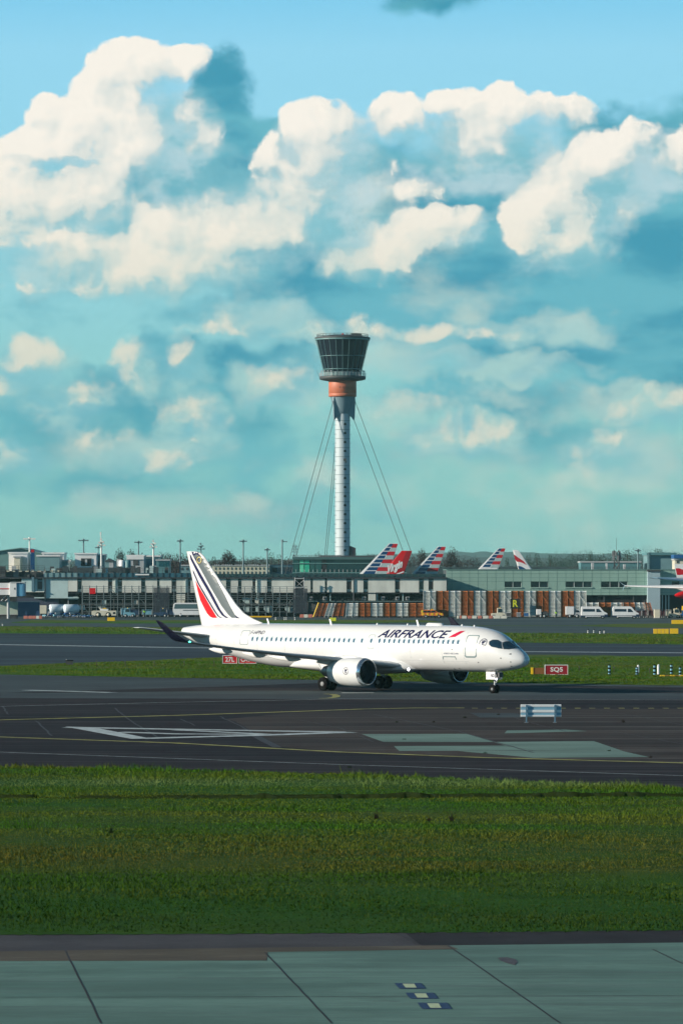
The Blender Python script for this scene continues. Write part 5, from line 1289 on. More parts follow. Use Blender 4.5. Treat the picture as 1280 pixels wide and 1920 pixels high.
def blast_row():
    w = 23.42; x = 793.5; cols = [0, 1] * 7
    names = ['white', 'rust brown']; 
    ordn = ['first', 'second', 'third', 'fourth', 'fifth', 'sixth', 'seventh', 'eighth', 'ninth', 'tenth', 'eleventh', 'twelfth', 'thirteenth']
    for i in range(13):
        k = i % 2; m = M_rust if k else M_wbl
        lab = f'tall {names[k]} blast screen bay, {ordn[i]} from the left of the tall row'
        if i == 5: lab = 'tall rust brown blast screen bay carrying the square black sign'
        blast_bay('blast_screen', lab, x + i * w, x + (i + 1) * w, 1107.5, 1155.5, 886, m, grp='tall blast screen bays')
    # low row to the left, two leaning bays first
    low = [(614, 630, M_rust, .9, 'leaning rust low blast screen bay at the left end behind the yellow strut'), (629, 649.5, M_rust, .5, 'second rust low blast screen bay, beside the leaning pale louvres')]
    blast_bay('blast_screen', low[0][3] and 'leaning rust low blast screen bay beside the slanted yellow strut', 591, 606.5, 1131, 1154.5, 884, M_rust, 1.0, 1.1, False, 'low blast screen bays')
    blast_bay('blast_screen', 'leaning pale low blast screen bay between two leaning rust bays', 608, 621.5, 1131, 1154.5, 884, M_wbl, 1.0, 1.0, False, 'low blast screen bays')
    blast_bay('blast_screen', 'wide leaning rust low blast screen bay right of the leaning pale bay', 623, 643, 1131, 1154.5, 884, M_rust, .75, .3, False, 'low blast screen bays')
    xs = 647.5; w = 23.4
    for i in range(6):
        k = i % 2; m = M_rust if k else M_wbl
        x1 = xs + (i + 1) * w if i < 5 else 793
        blast_bay('blast_screen', f'low upright {names[k]} blast screen bay, {ordn[i]} from the left of the upright low bays', xs + i * w, x1, 1130.5, 1155, 884, m, .3 if i == 0 else 0, 0, False, 'low blast screen bays')
    # low row to the right
    for i, (x0, x1, m, l) in enumerate(((1099, 1121, M_wbl, 0), (1121.5, 1144, M_rust, 0), (1144.5, 1167, M_wbl, 0), (1167.5, 1191, M_rust, -.3), (1193, 1212, M_wbl, -.6), (1213, 1225, M_rust, -.9))):
        blast_bay('blast_screen', f"low {'rust brown' if m is M_rust else 'white'} blast screen bay, {ordn[i]} in the row behind the vans", x0, x1, 1129.5, 1154, 890, m, l, l, False, 'low blast screen bays behind the vans')
    Y = 881; cx = TXx(588, Y); t = thing('prop', 'slanted yellow prop against the end of the low blast screens', 'prop', (cx, Y, 0)); b = MB(); b.tube((-.1, 0, 0.05), (1.1, 0, TZ(1130, Y)), .14, n=8); b.build('strut', M_yellow, t); b = MB(); b.box((-.1, 0, .08), (.6, .5, .12)); b.build('foot', M_dgrey, t)
    # R sign
    Y = 884.3; cx = TXx(965.5, Y); t = thing('stand_sign', 'square black sign with a yellow letter R on the blast screens', 'sign', (cx, Y, TZ(1131.5, Y)))
    h = 9.0 / F * Y; b = MB(); b.box((0, 0, 0), (2 * h * 1.05, .15, 2 * h)); b.build('board', mat('black_board', (.012, .012, .012), .6), t)
    bm = fit_bm(text_bm('R', 1, 0, .02), -h * .52, h * .52, -h * .72, h * .72); _decal_bm('letter', bm, lambda u, v: Vector((u, -.085, v)), M_lemon, t, 3)
    b = MB()
    for sx_ in (-1, 1):
        for sz_ in (-1, 1): b.tube((sx_ * h, 0, sz_ * h * .85), (sx_ * (h + .35), .05, sz_ * h * .85), .06, n=5)
    b.build('bracket', M_lgrey, t)
blast_row()
# ================================================================== parked airliners whose tails stand above the pier
M_ablue = mat('tail_blue', (0.006, 0.055, 0.16), 0.5, spec=.15); M_ared = mat('tail_red', (0.50, 0.006, 0.02), 0.5, spec=.15); M_asil = mat('tail_silver', (0.40, 0.50, 0.50), 0.5, spec=.2)
M_vred = mat('bright_red_tail', (0.60, 0.004, 0.010), 0.5, spec=.15); M_vdark = mat('deep_red_rudder', (0.32, 0.003, 0.010), 0.5, spec=.15)
def parked(label, Y, pts, body_m, fin_m, heading, size=1.0, decals=None, full=False):
    """pts: photo polygon of the fin (x, y); heading +1 nose right, -1 nose left"""
    X = lambda p: TXx(p, Y); Z = lambda p: TZ(p, Y)
    cx = X(sum(p[0] for p in pts) / len(pts))
    t = thing('parked_airliner', label, 'airliner', (cx, Y, 0), 0, 'airliners parked at the terminal')
    poly = [(X(a) - cx, Z(b)) for a, b in pts]
    # fin with real thickness, swelling in the middle
    b = MB(); n = len(poly); mx = sum(p[0] for p in poly) / n; mz = sum(p[1] for p in poly) / n
    inner = [(mx + (p[0] - mx) * .82, mz + (p[1] - mz) * .92) for p in poly]
    vs = [(p[0], .05, p[1]) for p in poly] + [(p[0], -.05, p[1]) for p in poly] + [(p[0], -.22, p[1]) for p in inner] + [(p[0], .22, p[1]) for p in inner]
    fs = [tuple(range(2 * n, 3 * n)), tuple(range(3 * n, 4 * n))[::-1]]
    for i in range(n):
        j = (i + 1) % n; fs += [(i, j, n + j, n + i), (n + i, n + j, 2 * n + j, 2 * n + i), (i, 3 * n + i, 3 * n + j, j)]
    b.add(vs, fs); fin = b.build('tail_fin', fin_m, t)
    for nm, m, ps in decals or []:
        q = [(X(a) - cx, Z(b_)) for a, b_ in ps]
        bb = MB(); bb.add([(p[0], -.245, p[1]) for p in q] + [(p[0], .245, p[1]) for p in q], [tuple(range(len(q))), tuple(range(len(q), 2 * len(q)))]); bb.build(nm, m, fin, fixn=False)
    # fuselage under the fin
    fx = mx - heading * 1.0; rr = 2.9 * size; b = MB(); rings = []
    for s_, r_, zc in ((-8, .3, 5.7), (-5, 1.3, 5.4), (0, 2.2, 5.0), (6, 2.8, 4.7), (12, 3.0, 4.6), (40, 3.0, 4.6), (46, 2.5, 4.4), (50, 1.2, 4.0), (51, .1, 3.8)):
        rings.append([Vector((fx + heading * s_ * size, r_ * math.sin(2 * math.pi * i / 24) * size, (zc + r_ * math.cos(2 * math.pi * i / 24)) * size)) for i in range(24)])
    b.loft(rings); b.build('fuselage', body_m, t)
    for sd in (-1, 1):
        b = MB(); b.loft([[Vector((fx + heading * size * (1.5 - u * ch - sw), sd * y * size, (5.8 + .09 * y + w * ch) * size)) for u, w in AF2] for y, ch, sw in ((.5, 5.5, 0), (9, 2, 5.5))]); b.build('tailplane', body_m, t)
        b = MB(); b.loft([[Vector((fx + heading * size * (30 - u * ch - sw), sd * y * size, (3.4 + .1 * y + w * ch) * size)) for u, w in AF2] for y, ch, sw in ((1, 12, 0), (10, 7, 6), (29, 2, 17))]); b.build('wing', M_lgrey, t)
    return t
AF2 = [(x, z * .11) for x, z in AF]
def aa_livery(tl, tr, bl, br, rows):
    """blue bars ahead, red and silver bars behind; tl/tr/bl/br are fin corners in photo pixels"""
    out = []
    L = lambda v: (tl[0] + (bl[0] - tl[0]) * v, tl[1] + (bl[1] - tl[1]) * v); Rr = lambda v: (tr[0] + (br[0] - tr[0]) * v, tr[1] + (br[1] - tr[1]) * v)
    at = lambda u, v: (L(v)[0] + (Rr(v)[0] - L(v)[0]) * u, L(v)[1] + (Rr(v)[1] - L(v)[1]) * u)
    dv = .90 / rows
    for i in range(rows):
        v0 = i * dv + .01; v1 = v0 + dv * .80; e = .12
        out.append(('blue_bar', M_ablue, [at(e, v0), at(.50, v0), at(.52, v1), at(e, v1)]))
        if i % 2 == 0: out.append(('red_bar', M_ared, [at(.50, v0), at(.985, v0), at(.985, v0 + dv), at(.52, v0 + dv)]))
        else: out.append(('silver_bar', M_asil, [at(.56, v0), at(.985, v0), at(.985, v0 + dv), at(.56, v0 + dv)]))
    return out
z6 = lambda x, y: (660 + x / 4.923, 990 + y / 4.923); z7 = lambda x, y: (860 + x / 5.818, 990 + y / 5.818)
def aa(label, Y, tl, tr, bl, br, rows):
    # carry the fin down to the hidden fuselage
    k = 1.22; BL = (tl[0] + (bl[0] - tl[0]) * k, tl[1] + (bl[1] - tl[1]) * k); BR = (tr[0] + (br[0] - tr[0]) * k, tr[1] + (br[1] - tr[1]) * k)
    parked(label, Y, [tl, tr, BR, BL], M_lgrey, M_white, -1, 1.0, aa_livery(tl, tr, bl, br, rows))
aa('largest tail fin with blue, red and silver bars, left of the plain red fin', 1150, z6(340, 142), z6(422, 143), z6(30, 462), z6(325, 462), 8)
aa('barred blue and red tail fin standing just right of the plain red fin', 1240, z6(790, 170), z6(864, 171), z6(512, 460), z6(772, 460), 8)
aa('small barred blue and red tail fin above the grey green building', 1340, z7(430, 220), z7(507, 221), z7(202, 454), z7(425, 454), 6)
def virgin():
    Y = 1110
    t = parked('plain bright red tail fin with white slanted lettering', Y, [z6(455, 210), z6(553, 210), z6(430, 540), z6(285, 540), z6(318, 425), z6(358, 325)], M_white, M_vred, -1, .95,
               [('rudder', M_vdark, [z6(500, 212), z6(552, 212), z6(455, 462), z6(400, 462)])])
    fin = [c for c in t.children if c.name.startswith('tail_fin')][0]; cx = t.location.x
    bm = text_bm('Virgin', 1, .25, .045)
    fit_bm(bm, 0, 1, 0, 1); a = Vector(z6(322, 432)); c = Vector(z6(462, 372)); up = (Vector(z6(325, 345)) - Vector(z6(322, 432)))
    def mp(u, v):
        p = a + (c - a) * u + up * v * 1.15; return Vector((TXx(p.x, Y) - cx, -.30, TZ(p.y + 2.5, Y)))
    _decal_bm('lettering', bm, mp, M_white, fin, 5)
    q = [z6(345, 462), z6(352, 460), z6(476, 408), z6(474, 398), z6(400, 425)]
    b = MB(); b.add([(TXx(x, Y) - cx, -.29, TZ(y, Y)) for x, y in q], [tuple(range(len(q)))]); b.build('lettering_underline', M_white, fin, fixn=False)
virgin()
def ribbon_tail():
    parked('white tail fin with a red ribbon and blue base, behind the grey green building', 1400, [z7(583, 240), z7(632, 240), z7(650, 250), z7(788, 440), z7(850, 540), z7(672, 540)], M_white, M_white, 1, 1.0,
           [('red_ribbon', M_ared, [z7(596, 288), z7(640, 320), z7(700, 360), z7(738, 405), z7(700, 385), z7(660, 370), z7(628, 368), z7(610, 340)]),
            ('blue_base', M_ablue, [z7(640, 412), z7(680, 420), z7(715, 440), z7(735, 456), z7(654, 456)])])
ribbon_tail()
def right_planes():
    z9 = lambda x, y: (1140 + x / 9.143, 1040 + y / 9.143); Y = 872.0
    X = lambda p: TXx(p, Y); Z = lambda p: TZ(p, Y)
    cx = X(1300)
    t = thing('parked_airliner', 'white airliner cut by the right edge, with a red and white tail fin', 'airliner', (cx, Y, 0), 0, 'airliners parked at the terminal')
    def pl(nm, m, pts, y0, y1, par=t):
        b = MB(); b.prism([(X(a) - cx, Z(c)) for a, c in pts], 'y', y0, y1); return b.build(nm, m, par)
    f = pl('tail_fin', M_white, [z9(1125, 162), z9(1290, 162), z9(1420, 300), z9(1560, 420), z9(1175, 420)], -.18, .18)
    pl('red_ribbon', M_ared, [z9(1147, 235), z9(1200, 232), z9(1290, 262), z9(1400, 330), z9(1200, 350), z9(1168, 345)], -.2, -.185, f)
    b = MB(); rings = []
    for s_, r_, zc in ((0, .25, 7.9), (3, 1.0, 7.3), (8, 1.6, 6.9), (14, 1.98, 6.5), (40, 1.98, 6.5)):
        rings.append([Vector((X(1268) - cx + s_, r_ * math.sin(2 * math.pi * i / 24), zc - 1.2 + r_ * math.cos(2 * math.pi * i / 24))) for i in range(24)])
    b.loft(rings); b.build('fuselage', M_white, t)
    M_pb = mat('pale_blue_wing', (.30, .47, .56), .4)
    for sd in (-1, 1):
        b = MB(); xr, xt = X(1290) - cx, X(1218) - cx
        b.loft([[Vector((xr + 3 - u * 4.5, sd * .6, Z(1083) + w * 5 - (1 - u) * 1.2)) for u, w in AF2], [Vector((xt + 1.2 - u * 1.5, sd * 6.5, Z(1082.5) + w * 2 - (1 - u) * .2)) for u, w in AF2]]); b.build('tailplane', M_pb, t)
    # wide-body nose-on beyond the edge: its wing reaches into the picture
    Y2 = 862.0; cx2 = TXx(1420, Y2); t = thing('parked_airliner', 'airliner wing with a forked tip and red engine reaching in from the right edge', 'airliner', (cx2, Y2, 0), 0, 'airliners parked at the terminal')
    X = lambda p: TXx(p, Y2) - cx2; Z = lambda p: TZ(p, Y2)
    b = MB(); b.loft([[Vector((x, dy + u * c, z + w * c * 1.1 + u * c * .11)) for u, w in AF2] for x, dy, c, z in ((X(1400), -6, 11, Z(1104.5)), (X(1290), -3.0, 6.5, Z(1102.5)), (X(1215), .0, 3.2, Z(1100.8)), (X(1172), 2.2, 1.6, Z(1099)))])
    b.build('wing', M_white, t)
    b = MB(); b.loft([[Vector((x, 2.2 + dy + u * c, z + w * c * .8)) for u, w in AF2] for x, dy, c, z in ((X(1176), 0, 1.5, Z(1099)), (X(1169), .4, 1.2, Z(1096)), (X(1162.5), .9, .7, Z(1090.5)))]); b.build('upper_winglet', M_pb, t)
    b = MB(); b.loft([[Vector((x, 2.2 + dy + u * c, z + w * c * .8)) for u, w in AF2] for x, dy, c, z in ((X(1171), 0, 1.4, Z(1099.3)), (X(1169), .3, .9, Z(1104)), (X(1168), .6, .3, Z(1108.5)))]); b.build('lower_winglet', M_pb, t)
    b = MB(); rings = []
    for s_, r_, zc in ((-22, .5, 3.6), (-20, 2.0, 4.2), (-14, 2.9, 4.8), (30, 2.9, 4.8), (40, 1.2, 5.6)):
        rings.append([Vector((r_ * math.sin(2 * math.pi * i / 24), s_, zc + r_ * math.cos(2 * math.pi * i / 24))) for i in range(24)])
    b.loft(rings); b.build('fuselage', M_white, t)
    b = MB(); ex, ez = X(1275), Z(1114); a0 = .35
    ring = []
    for s_, r_ in ((-.9, .1), (-.6, .5), (.4, 1.15), (1.6, 1.5), (3.0, 1.6), (6.0, 1.5), (8.5, 1.1), (8.6, .9)):
        ring.append([Vector((ex - 1 + s_ * .9 + math.cos(2 * math.pi * i / 24) * r_ * .25, -5 + s_ * .5 - math.cos(2 * math.pi * i / 24) * r_ * .8, ez - .2 + math.sin(2 * math.pi * i / 24) * r_ * .58 + s_ * .05)) for i in range(24)])
    b.loft(ring); b.build('engine', M_vred, t)
    b = MB(); b.box((X(1285), -3, Z(1107)), (.4, 3, 1.2)); b.build('pylon', M_white, t)
    b = MB()
    for s_ in (-4, 4): b.tube((s_, 6, 0.9), (s_, 6, 3.5), .3); b.tube((s_ - .5, 6, .7), (s_ + .5, 6, .7), .7, n=18)
    b.tube((0, -18, .5), (0, -18, 2.6), .2); b.tube((-.4, -18, .5), (.4, -18, .5), .5, n=16)
    b.build('landing_gear', M_dgrey, t)
right_planes()
# ================================================================== masts
def lamp_mast(label, px, ytop, Y, m, kind='bar', w=4.6, r=.17, grp='floodlight masts'):
    x = TXx(px, Y); zt = TZ(ytop, Y); t = thing('light_mast', label, 'light mast', (x, Y, 0), 0, grp); ww = w / F * Y
    b = MB(); b.tube((0, 0, 0), (0, 0, zt), r * 1.5, r, n=10); b.build('pole', m, t)
    b = MB(); b.tube((0, 0, zt - .3), (0, 0, zt + .3), .28, n=8)
    if kind == 'bar':
        b.tube((-ww, 0, zt - .1), (ww, 0, zt - .1), .10, n=6); b.build('crossbar', m, t)
        for s_ in (-1, -.55, .55, 1): b = MB(); b.box((s_ * ww, -.1, zt - .12), (ww * .40, .9, .34)); b.build('lamp_head', m, t)
    elif kind == 'double':
        b.tube((-ww * .8, 0, zt - .6), (ww * .8, 0, zt - .6), .10, n=6); b.tube((-ww * .3, 0, zt + .8), (ww * .5, 0, zt + .2), .10, n=6); b.build('crossbar', m, t)
        for s_, dz in ((-.85, -.6), (.85, -.55), (-.1, .9), (.5, .25), (-.5, .1)): b = MB(); b.box((s_ * ww, -.1, zt + dz), (ww * .5, .9, .38)); b.build('lamp_head', m, t)
    else:
        b.tube((0, 0, zt - .1), (ww, 0, zt - .2), .08, n=6); b.build('crossbar', m, t)
        for s_ in (.4, 1): b = MB(); b.box((s_ * ww, -.1, zt - .2), (ww * .4, .7, .3)); b.build('lamp_head', m, t)
    return t, zt
M_mg = mat('mast_grey', (.15, .23, .25), .5); M_mw = mat('mast_white', (.75, .75, .70), .5)
lamp_mast('white lamp mast at the far left, in front of the red and blue box', 56, 1009.5, 965, M_mw, 'bar', 9.5)
lamp_mast('grey lamp mast behind the large white boxy building', 157, 1012.5, 1020, M_mg, 'bar', 8)
t, zt = lamp_mast('tall white mast with stacked lamps and a whip aerial on top', 190.5, 1018, 940, M_mw, 'double', 7, .2)
b = MB(); b.tube((-.15, 0, zt), (-.15, 0, zt + 2.4), .09, n=6); b.tube((-.15, 0, zt + 1.9), (-.15, 0, zt + 2.6), .16, n=6); b.build('whip_aerial', M_mw, t)
lamp_mast('small thin grey lamp mast just left of the tall white mast', 184.6, 1026, 1200, M_mg, 'bar', 4.6, .12)
lamp_mast('grey lamp mast behind the white topped low block', 260, 1016, 1060, M_mg, 'bar', 6.5)
lamp_mast('bright white lamp mast with branching heads, between two grey masts', 288, 1021, 960, M_mw, 'double', 6.5, .2)
lamp_mast('grey lamp mast in front of the bare brown trees', 338, 1013.5, 1000, M_mg, 'bar', 5)
lamp_mast('lamp mast partly hidden behind the striped tail fin', 377, 1025.5, 1080, M_mg, 'double', 6.5, .14)
lamp_mast('grey lamp mast above the cream building', 456, 1014, 1010, M_mg, 'bar', 6)
lamp_mast('short grey lamp mast at the right end of the cream building', 501, 1030, 1010, M_mg, 'bar', 4.5)
lamp_mast('thin grey mast with one side arm, left of the lattice pylon', 529, 1014, 1000, M_mg, 'arm', 8)
lamp_mast('pale grey mast with one side arm behind the right roof rail', 1195, 1031.5, 1000, M_mg, 'bar', 5)
def lattice(name, label, cat, px, y0, Y, w0, w1, arms, m):
    x = TXx(px, Y); zt = TZ(y0, Y); t = thing(name, label, cat, (x, Y, 0))
    b = MB(); n = 9
    for i in range(n):
        f0, f1 = i / n, (i + 1) / n; a0 = w0 + (w1 - w0) * f0; a1 = w0 + (w1 - w0) * f1; z0, z1 = zt * f0, zt * f1
        for sx_, sy_ in ((-1, -1), (1, -1), (1, 1), (-1, 1)): b.tube((sx_ * a0, sy_ * a0, z0), (sx_ * a1, sy_ * a1, z1), .12, n=4)
        for s_ in (-1, 1): b.tube((-a0, s_ * a0, z0), (a1, s_ * a1, z1), .08, n=4); b.tube((a0, s_ * a0, z0), (-a1, s_ * a1, z1), .08, n=4)
    b.build('lattice_body', m, t)
    for z, w in arms: b = MB(); b.tube((-w, 0, TZ(z, Y)), (w, 0, TZ(z, Y)), .12, n=4); b.tube((-w, 0, TZ(z, Y)), (0, 0, TZ(z, Y) + 1), .08, n=4); b.tube((w, 0, TZ(z, Y)), (0, 0, TZ(z, Y) + 1), .08, n=4); b.build('cross_arm', m, t)
    return t, zt
lattice('pylon', 'far lattice electricity pylon behind the left guy cables', 'pylon', 553, 1022, 1900, 2.2, .4, ((1025, 1.3), (1030, 1.7), (1035, 1.5)), M_mg)
t, zt = lattice('antenna_mast', 'dark lattice antenna mast with clustered panels, right of the blast screens', 'antenna mast', 1155, 1032, 1000, .7, .6, (), M_dgrey)
for i in range(10):
    a = 2 * math.pi * i / 10; b = MB(); b.box((.95 * math.cos(a), .95 * math.sin(a), zt - (.8 if i % 2 else 1.9)), (.4, .4, 1.2)); b.build('aerial_panel', M_grey, t)
b = MB(); b.tube((0, 0, zt), (0, 0, zt + 3.2), .05, n=5); b.build('lightning_rod', M_dgrey, t)
Y = 1300; x = TXx(60, Y); t = thing('tail_tip', 'dark blue and red tail tip of an airliner behind the far left lamp mast', 'airliner', (x, Y, 0))
b = MB(); b.prism([(TXx(52, Y) - x, 2), (TXx(66, Y) - x, 2), (TXx(65.5, Y) - x, TZ(1030, Y)), (TXx(58, Y) - x, TZ(1030, Y))], 'y', -.2, .2); f = b.build('tail_fin', M_ablue, t)
b = MB(); b.prism([(TXx(58.5, Y) - x, TZ(1035.5, Y)), (TXx(64.5, Y) - x, TZ(1035.5, Y)), (TXx(65, Y) - x, TZ(1030.5, Y)), (TXx(58.8, Y) - x, TZ(1030.5, Y))], 'y', -.24, -.21); b.build('red_band', M_ared, f)
b = MB(); b.rev([(-12, .2), (-6, 1.2), (0, 2), (25, 2), (30, .3)], 'x', (2, 0, 3), 16); b.build('fuselage', M_white, t)

# ================================================================== vehicles
def wheel_pair(par, x, r, hw, w=.24, rim=None):
    for s_ in (-1, 1):
        b = MB(); b.rev([(-w / 2, r * .6), (-w / 2, r * .92), (-w * .3, r), (w * .3, r), (w / 2, r * .92), (w / 2, r * .6)], 'y', (x, s_ * hw, r), 20); o = b.build('wheel', M_black, par)
        b = MB(); b.rev([(-w / 2 - .01, r * .12), (-w / 2 - .005, r * .58), (w / 2 + .005, r * .58), (w / 2 + .01, r * .12)], 'y', (x, s_ * hw, r), 14); b.build('rim', rim or M_lgrey, o)
def body_prism(nm, prof, hw, taper, m, par, bevel=.05):
    """side profile (x, z) swept across the width, upper points pulled in by taper"""
    zmax = max(p[1] for p in prof); zm = min(p[1] for p in prof) + (zmax - min(p[1] for p in prof)) * .45
    b = MB(); n = len(prof); f = lambda z: hw - max(0, (z - zm) / (zmax - zm)) * taper
    vs = [(x, -f(z), z) for x, z in prof] + [(x, f(z), z) for x, z in prof]
    b.add(vs, [tuple(range(n)), tuple(range(2 * n - 1, n - 1, -1))] + [(i, (i + 1) % n, n + (i + 1) % n, n + i) for i in range(n)])
    return b.build(nm, m, par, bevel=bevel)
def side_glass(nm, poly, hw0, zm, zmax, taper, m, par):
    """window on both flanks, following the tumblehome"""
    f = lambda z: hw0 - max(0, (z - zm) / (zmax - zm)) * taper + .012
    for s_ in (-1, 1):
        b = MB(); b.add([(x, s_ * f(z), z) for x, z in poly], [tuple(range(len(poly)))]); b.build(nm, m, par, fixn=False)
def at_px(px, py): p = G(px, py); return (p.x, p.y, 0)
def van(label, px, py, L=5.9, rz=0):
    t = thing('minibus', label, 'van', at_px(px, py), rz, 'white minibuses parked behind the far taxiway')
    h = L / 2; W_ = 1.0; prof = [(-h, .45), (-h, 2.35), (-h + .15, 2.66), (h - 1.95, 2.66), (h - 1.6, 2.55), (h - .75, 1.55), (h - .12, 1.25), (h, 1.05), (h, .42), (-h + .1, .40)]
    body_prism('body', prof, W_, .14, M_white, t, .06)
    zm = .40 + 2.12 * .45; g = lambda p, nm='side_window': side_glass(nm, p, W_, zm, 2.66, .14, M_glass, t)
    g([(-h + .35, 1.55), (h - 2.75, 1.55), (h - 2.75, 2.12), (-h + .35, 2.12)]); g([(h - 2.45, 1.45), (h - 1.25, 1.45), (h - 1.55, 1.85), (h - 1.85, 2.15), (h - 2.45, 2.15)], 'door_window')
    b = MB(); b.add([(h - 1.54, -.80, 2.38), (h - 1.54, .80, 2.38), (h - .74, .88, 1.60), (h - .74, -.88, 1.60)], [(0, 1, 2, 3)]); b.build('windscreen', mat('screen_glass', (.02, .08, .16), .08, spec=.8), t, fixn=False)
    b = MB(); b.b2((h - .7, -1.02, .38), (h + .06, 1.02, .95)); b.build('bumper', mat('navy_bumper', (.015, .03, .07), .5), t, bevel=.04)
    b = MB(); b.b2((-h - .02, -1.015, .40), (h - .72, 1.015, .72)); b.build('skirt_stripe', mat('navy_bumper', (.015, .03, .07), .5), t)
    b = MB(); b.b2((-h + .9, -1.03, .44), (h - 1.5, 1.03, .60)); b.build('skirt', M_white, t)
    for s_ in (-1, 1): b = MB(); b.box((h - .25, s_ * .86, 1.12), (.34, .22, .24)); b.build('headlight', mat('lamp_glass', (.45, .55, .6), .15), t)
    b = MB(); b.box((-.3, 0, 2.62), (1.0, 1.1, .14)); b.build('roof_bar', M_dgrey, t)
    wheel_pair(t, -h + 1.05, .37, .88); wheel_pair(t, h - 1.05, .37, .88)
    return t
van('white minibus, the left one of two parked before the blast screens', 1113, 1160, 5.7)
van('white minibus, the right one of two, beside the dark baggage trolleys', 1172, 1160, 5.7)
def suv():
    L = 4.8; h = L / 2; t = thing('patrol_car', 'orange and yellow airfield patrol car with a light bar on its roof', 'car', at_px(810.5, 1158.8))
    prof = [(-h, .45), (-h - .02, 1.1), (-h + .12, 1.72), (-h + .35, 1.80), (h - 1.95, 1.80), (h - 1.2, 1.22), (h - .1, 1.08), (h, .9), (h, .42)]
    body_prism('body', prof, .98, .2, M_orange, t, .06)
    zm = .42 + 1.38 * .45
    for p in ([(-h + .3, 1.22), (-h + 1.05, 1.22), (-h + 1.05, 1.66), (-h + .4, 1.66)], [(-h + 1.15, 1.22), (-h + 1.95, 1.22), (-h + 1.95, 1.66), (-h + 1.15, 1.66)], [(-h + 2.05, 1.22), (h - 1.45, 1.22), (h - 1.95, 1.66), (-h + 2.05, 1.66)]): side_glass('side_window', p, .98, zm, 1.8, .2, M_glass, t)
    b = MB(); b.add([(h - 1.93, -.74, 1.76), (h - 1.93, .74, 1.76), (h - 1.24, .84, 1.26), (h - 1.24, -.84, 1.26)], [(0, 1, 2, 3)]); b.build('windscreen', M_glass, t, fixn=False)
    for i in range(9):
        x = -h + .1 + i * .5
        if i % 2 == 0:
            for s_ in (-1, 1): b = MB(); b.b2((x, s_ * .985, .62), (x + .42, s_ * 1.0, 1.10)); b.build('yellow_check', M_yellow, t)
    b = MB(); b.b2((-h - .05, -.9, .7), (-h + .25, .9, 1.75)); b.build('tail_panel', mat('lemon_panel', (.80, .62, .03), .5), t)
    b = MB(); b.box((-.1, 0, 1.92), (.5, 1.2, .18)); b.build('light_bar', M_yellow, t)
    b = MB(); b.b2((-h - .02, -1.0, .40), (h, 1.0, .54)); b.build('sill', M_dgrey, t)
    wheel_pair(t, -h + .95, .38, .86); wheel_pair(t, h - .95, .38, .86)
suv()
def tractor(name, label, px, py, m, L=3.0, H_=1.9, cab=0.0, rz=0, cat='tractor', grp=None):
    """low airport tractor: chassis, cab with glass, four wheels"""
    t = thing(name, label, cat, at_px(px, py), rz, grp); h = L / 2
    body_prism('body', [(-h, .35), (-h, 1.0), (-h + .2, 1.05), (h - .15, 1.05), (h, .85), (h, .35)], .8, .05, m, t, .04)
    body_prism('cab', [(cab - .65, 1.05), (cab - .6, H_), (cab + .45, H_), (cab + .7, 1.05)], .72, .08, m, t, .03)
    side_glass('cab_window', [(cab - .48, 1.2), (cab + .5, 1.2), (cab + .36, H_ - .15), (cab - .46, H_ - .15)], .72, 1.0, H_ * 2, .08, M_glass, t)
    b = MB(); b.add([(cab + .68, -.6, 1.2), (cab + .68, .6, 1.2), (cab + .50, .56, H_ - .12), (cab + .50, -.56, H_ - .12)], [(0, 1, 2, 3)]); b.build('windscreen', M_glass, t, fixn=False)
    b = MB(); b.rev([(0, .08), (.15, .08), (.2, .02)], 'z', (cab, 0, H_), 8); b.build('beacon', M_yellow, t)
    wheel_pair(t, -h + .5, .36, .74); wheel_pair(t, h - .5, .36, .74)
    return t
def pushback():
    t = thing('pushback_tug', 'long low white pushback tug with two big black wheels facing us', 'tug', at_px(196, 1157.5), 0); h = 2.75
    prof = [(-h, .45), (-h, 1.35), (-h + .25, 1.5), (h - 1.2, 1.5), (h, 1.5), (h, .40), (1.6, .4), (1.45, .9), (1.2, 1.1), (.75, 1.1), (.5, .9), (.4, .4), (-.7, .4), (-.8, .9), (-1.1, 1.1), (-1.5, 1.1), (-1.75, .9), (-1.85, .4)]
    b = MB(); b.prism(prof, 'y', -1.2, 1.2); b.build('body', M_cream, t, bevel=.04)
    b = MB(); b.b2((-.9, -.9, 1.5), (.9, .9, 1.95)); b.build('engine_cover', M_white, t, bevel=.04)
    b = MB(); b.b2((-.3, -.95, 1.9), (.5, .5, 2.1)); b.build('beacon_bar', M_yellow, t)
    b = MB(); b.b2((h - .75, -1.215, .75), (h - .2, -1.2, 1.2)); b.build('side_window', M_glass, t)
    wheel_pair(t, -1.32, .60, 1.02, .45, M_cream); wheel_pair(t, .95, .60, 1.02, .45, M_cream)
pushback()
def box_truck(label, px, py, L, m, mc, cabright=True, rz=0, Hh=2.3, name='service_truck'):
    t = thing(name, label, 'truck', at_px(px, py), rz); h = L / 2; s = 1 if cabright else -1
    x0, x1 = (-h, h - 1.6) if cabright else (-h + 1.6, h)
    b = MB(); b.b2((x0, -1.05, .75), (x1, 1.05, Hh + .35)); b.build('cargo_box', m, t, bevel=.04)
    body_prism('cab', [(s * (h - 1.5), .5), (s * (h - 1.5), Hh * .88), (s * (h - .75), Hh * .88), (s * (h - .2), 1.35), (s * h, 1.1), (s * h, .5)], .98, .1, mc, t, .04)
    side_glass('cab_window', [(s * (h - 1.35), 1.3), (s * (h - .35), 1.3), (s * (h - .78), Hh * .8), (s * (h - 1.35), Hh * .8)], .98, 1.3, 3, .08, M_glass, t)
    b = MB(); b.b2((-h, -.8, .4), (h - .1, .8, .72)); b.build('chassis', M_dgrey, t)
    wheel_pair(t, -h + .9, .42, .9); wheel_pair(t, h - .9, .42, .9)
    return t
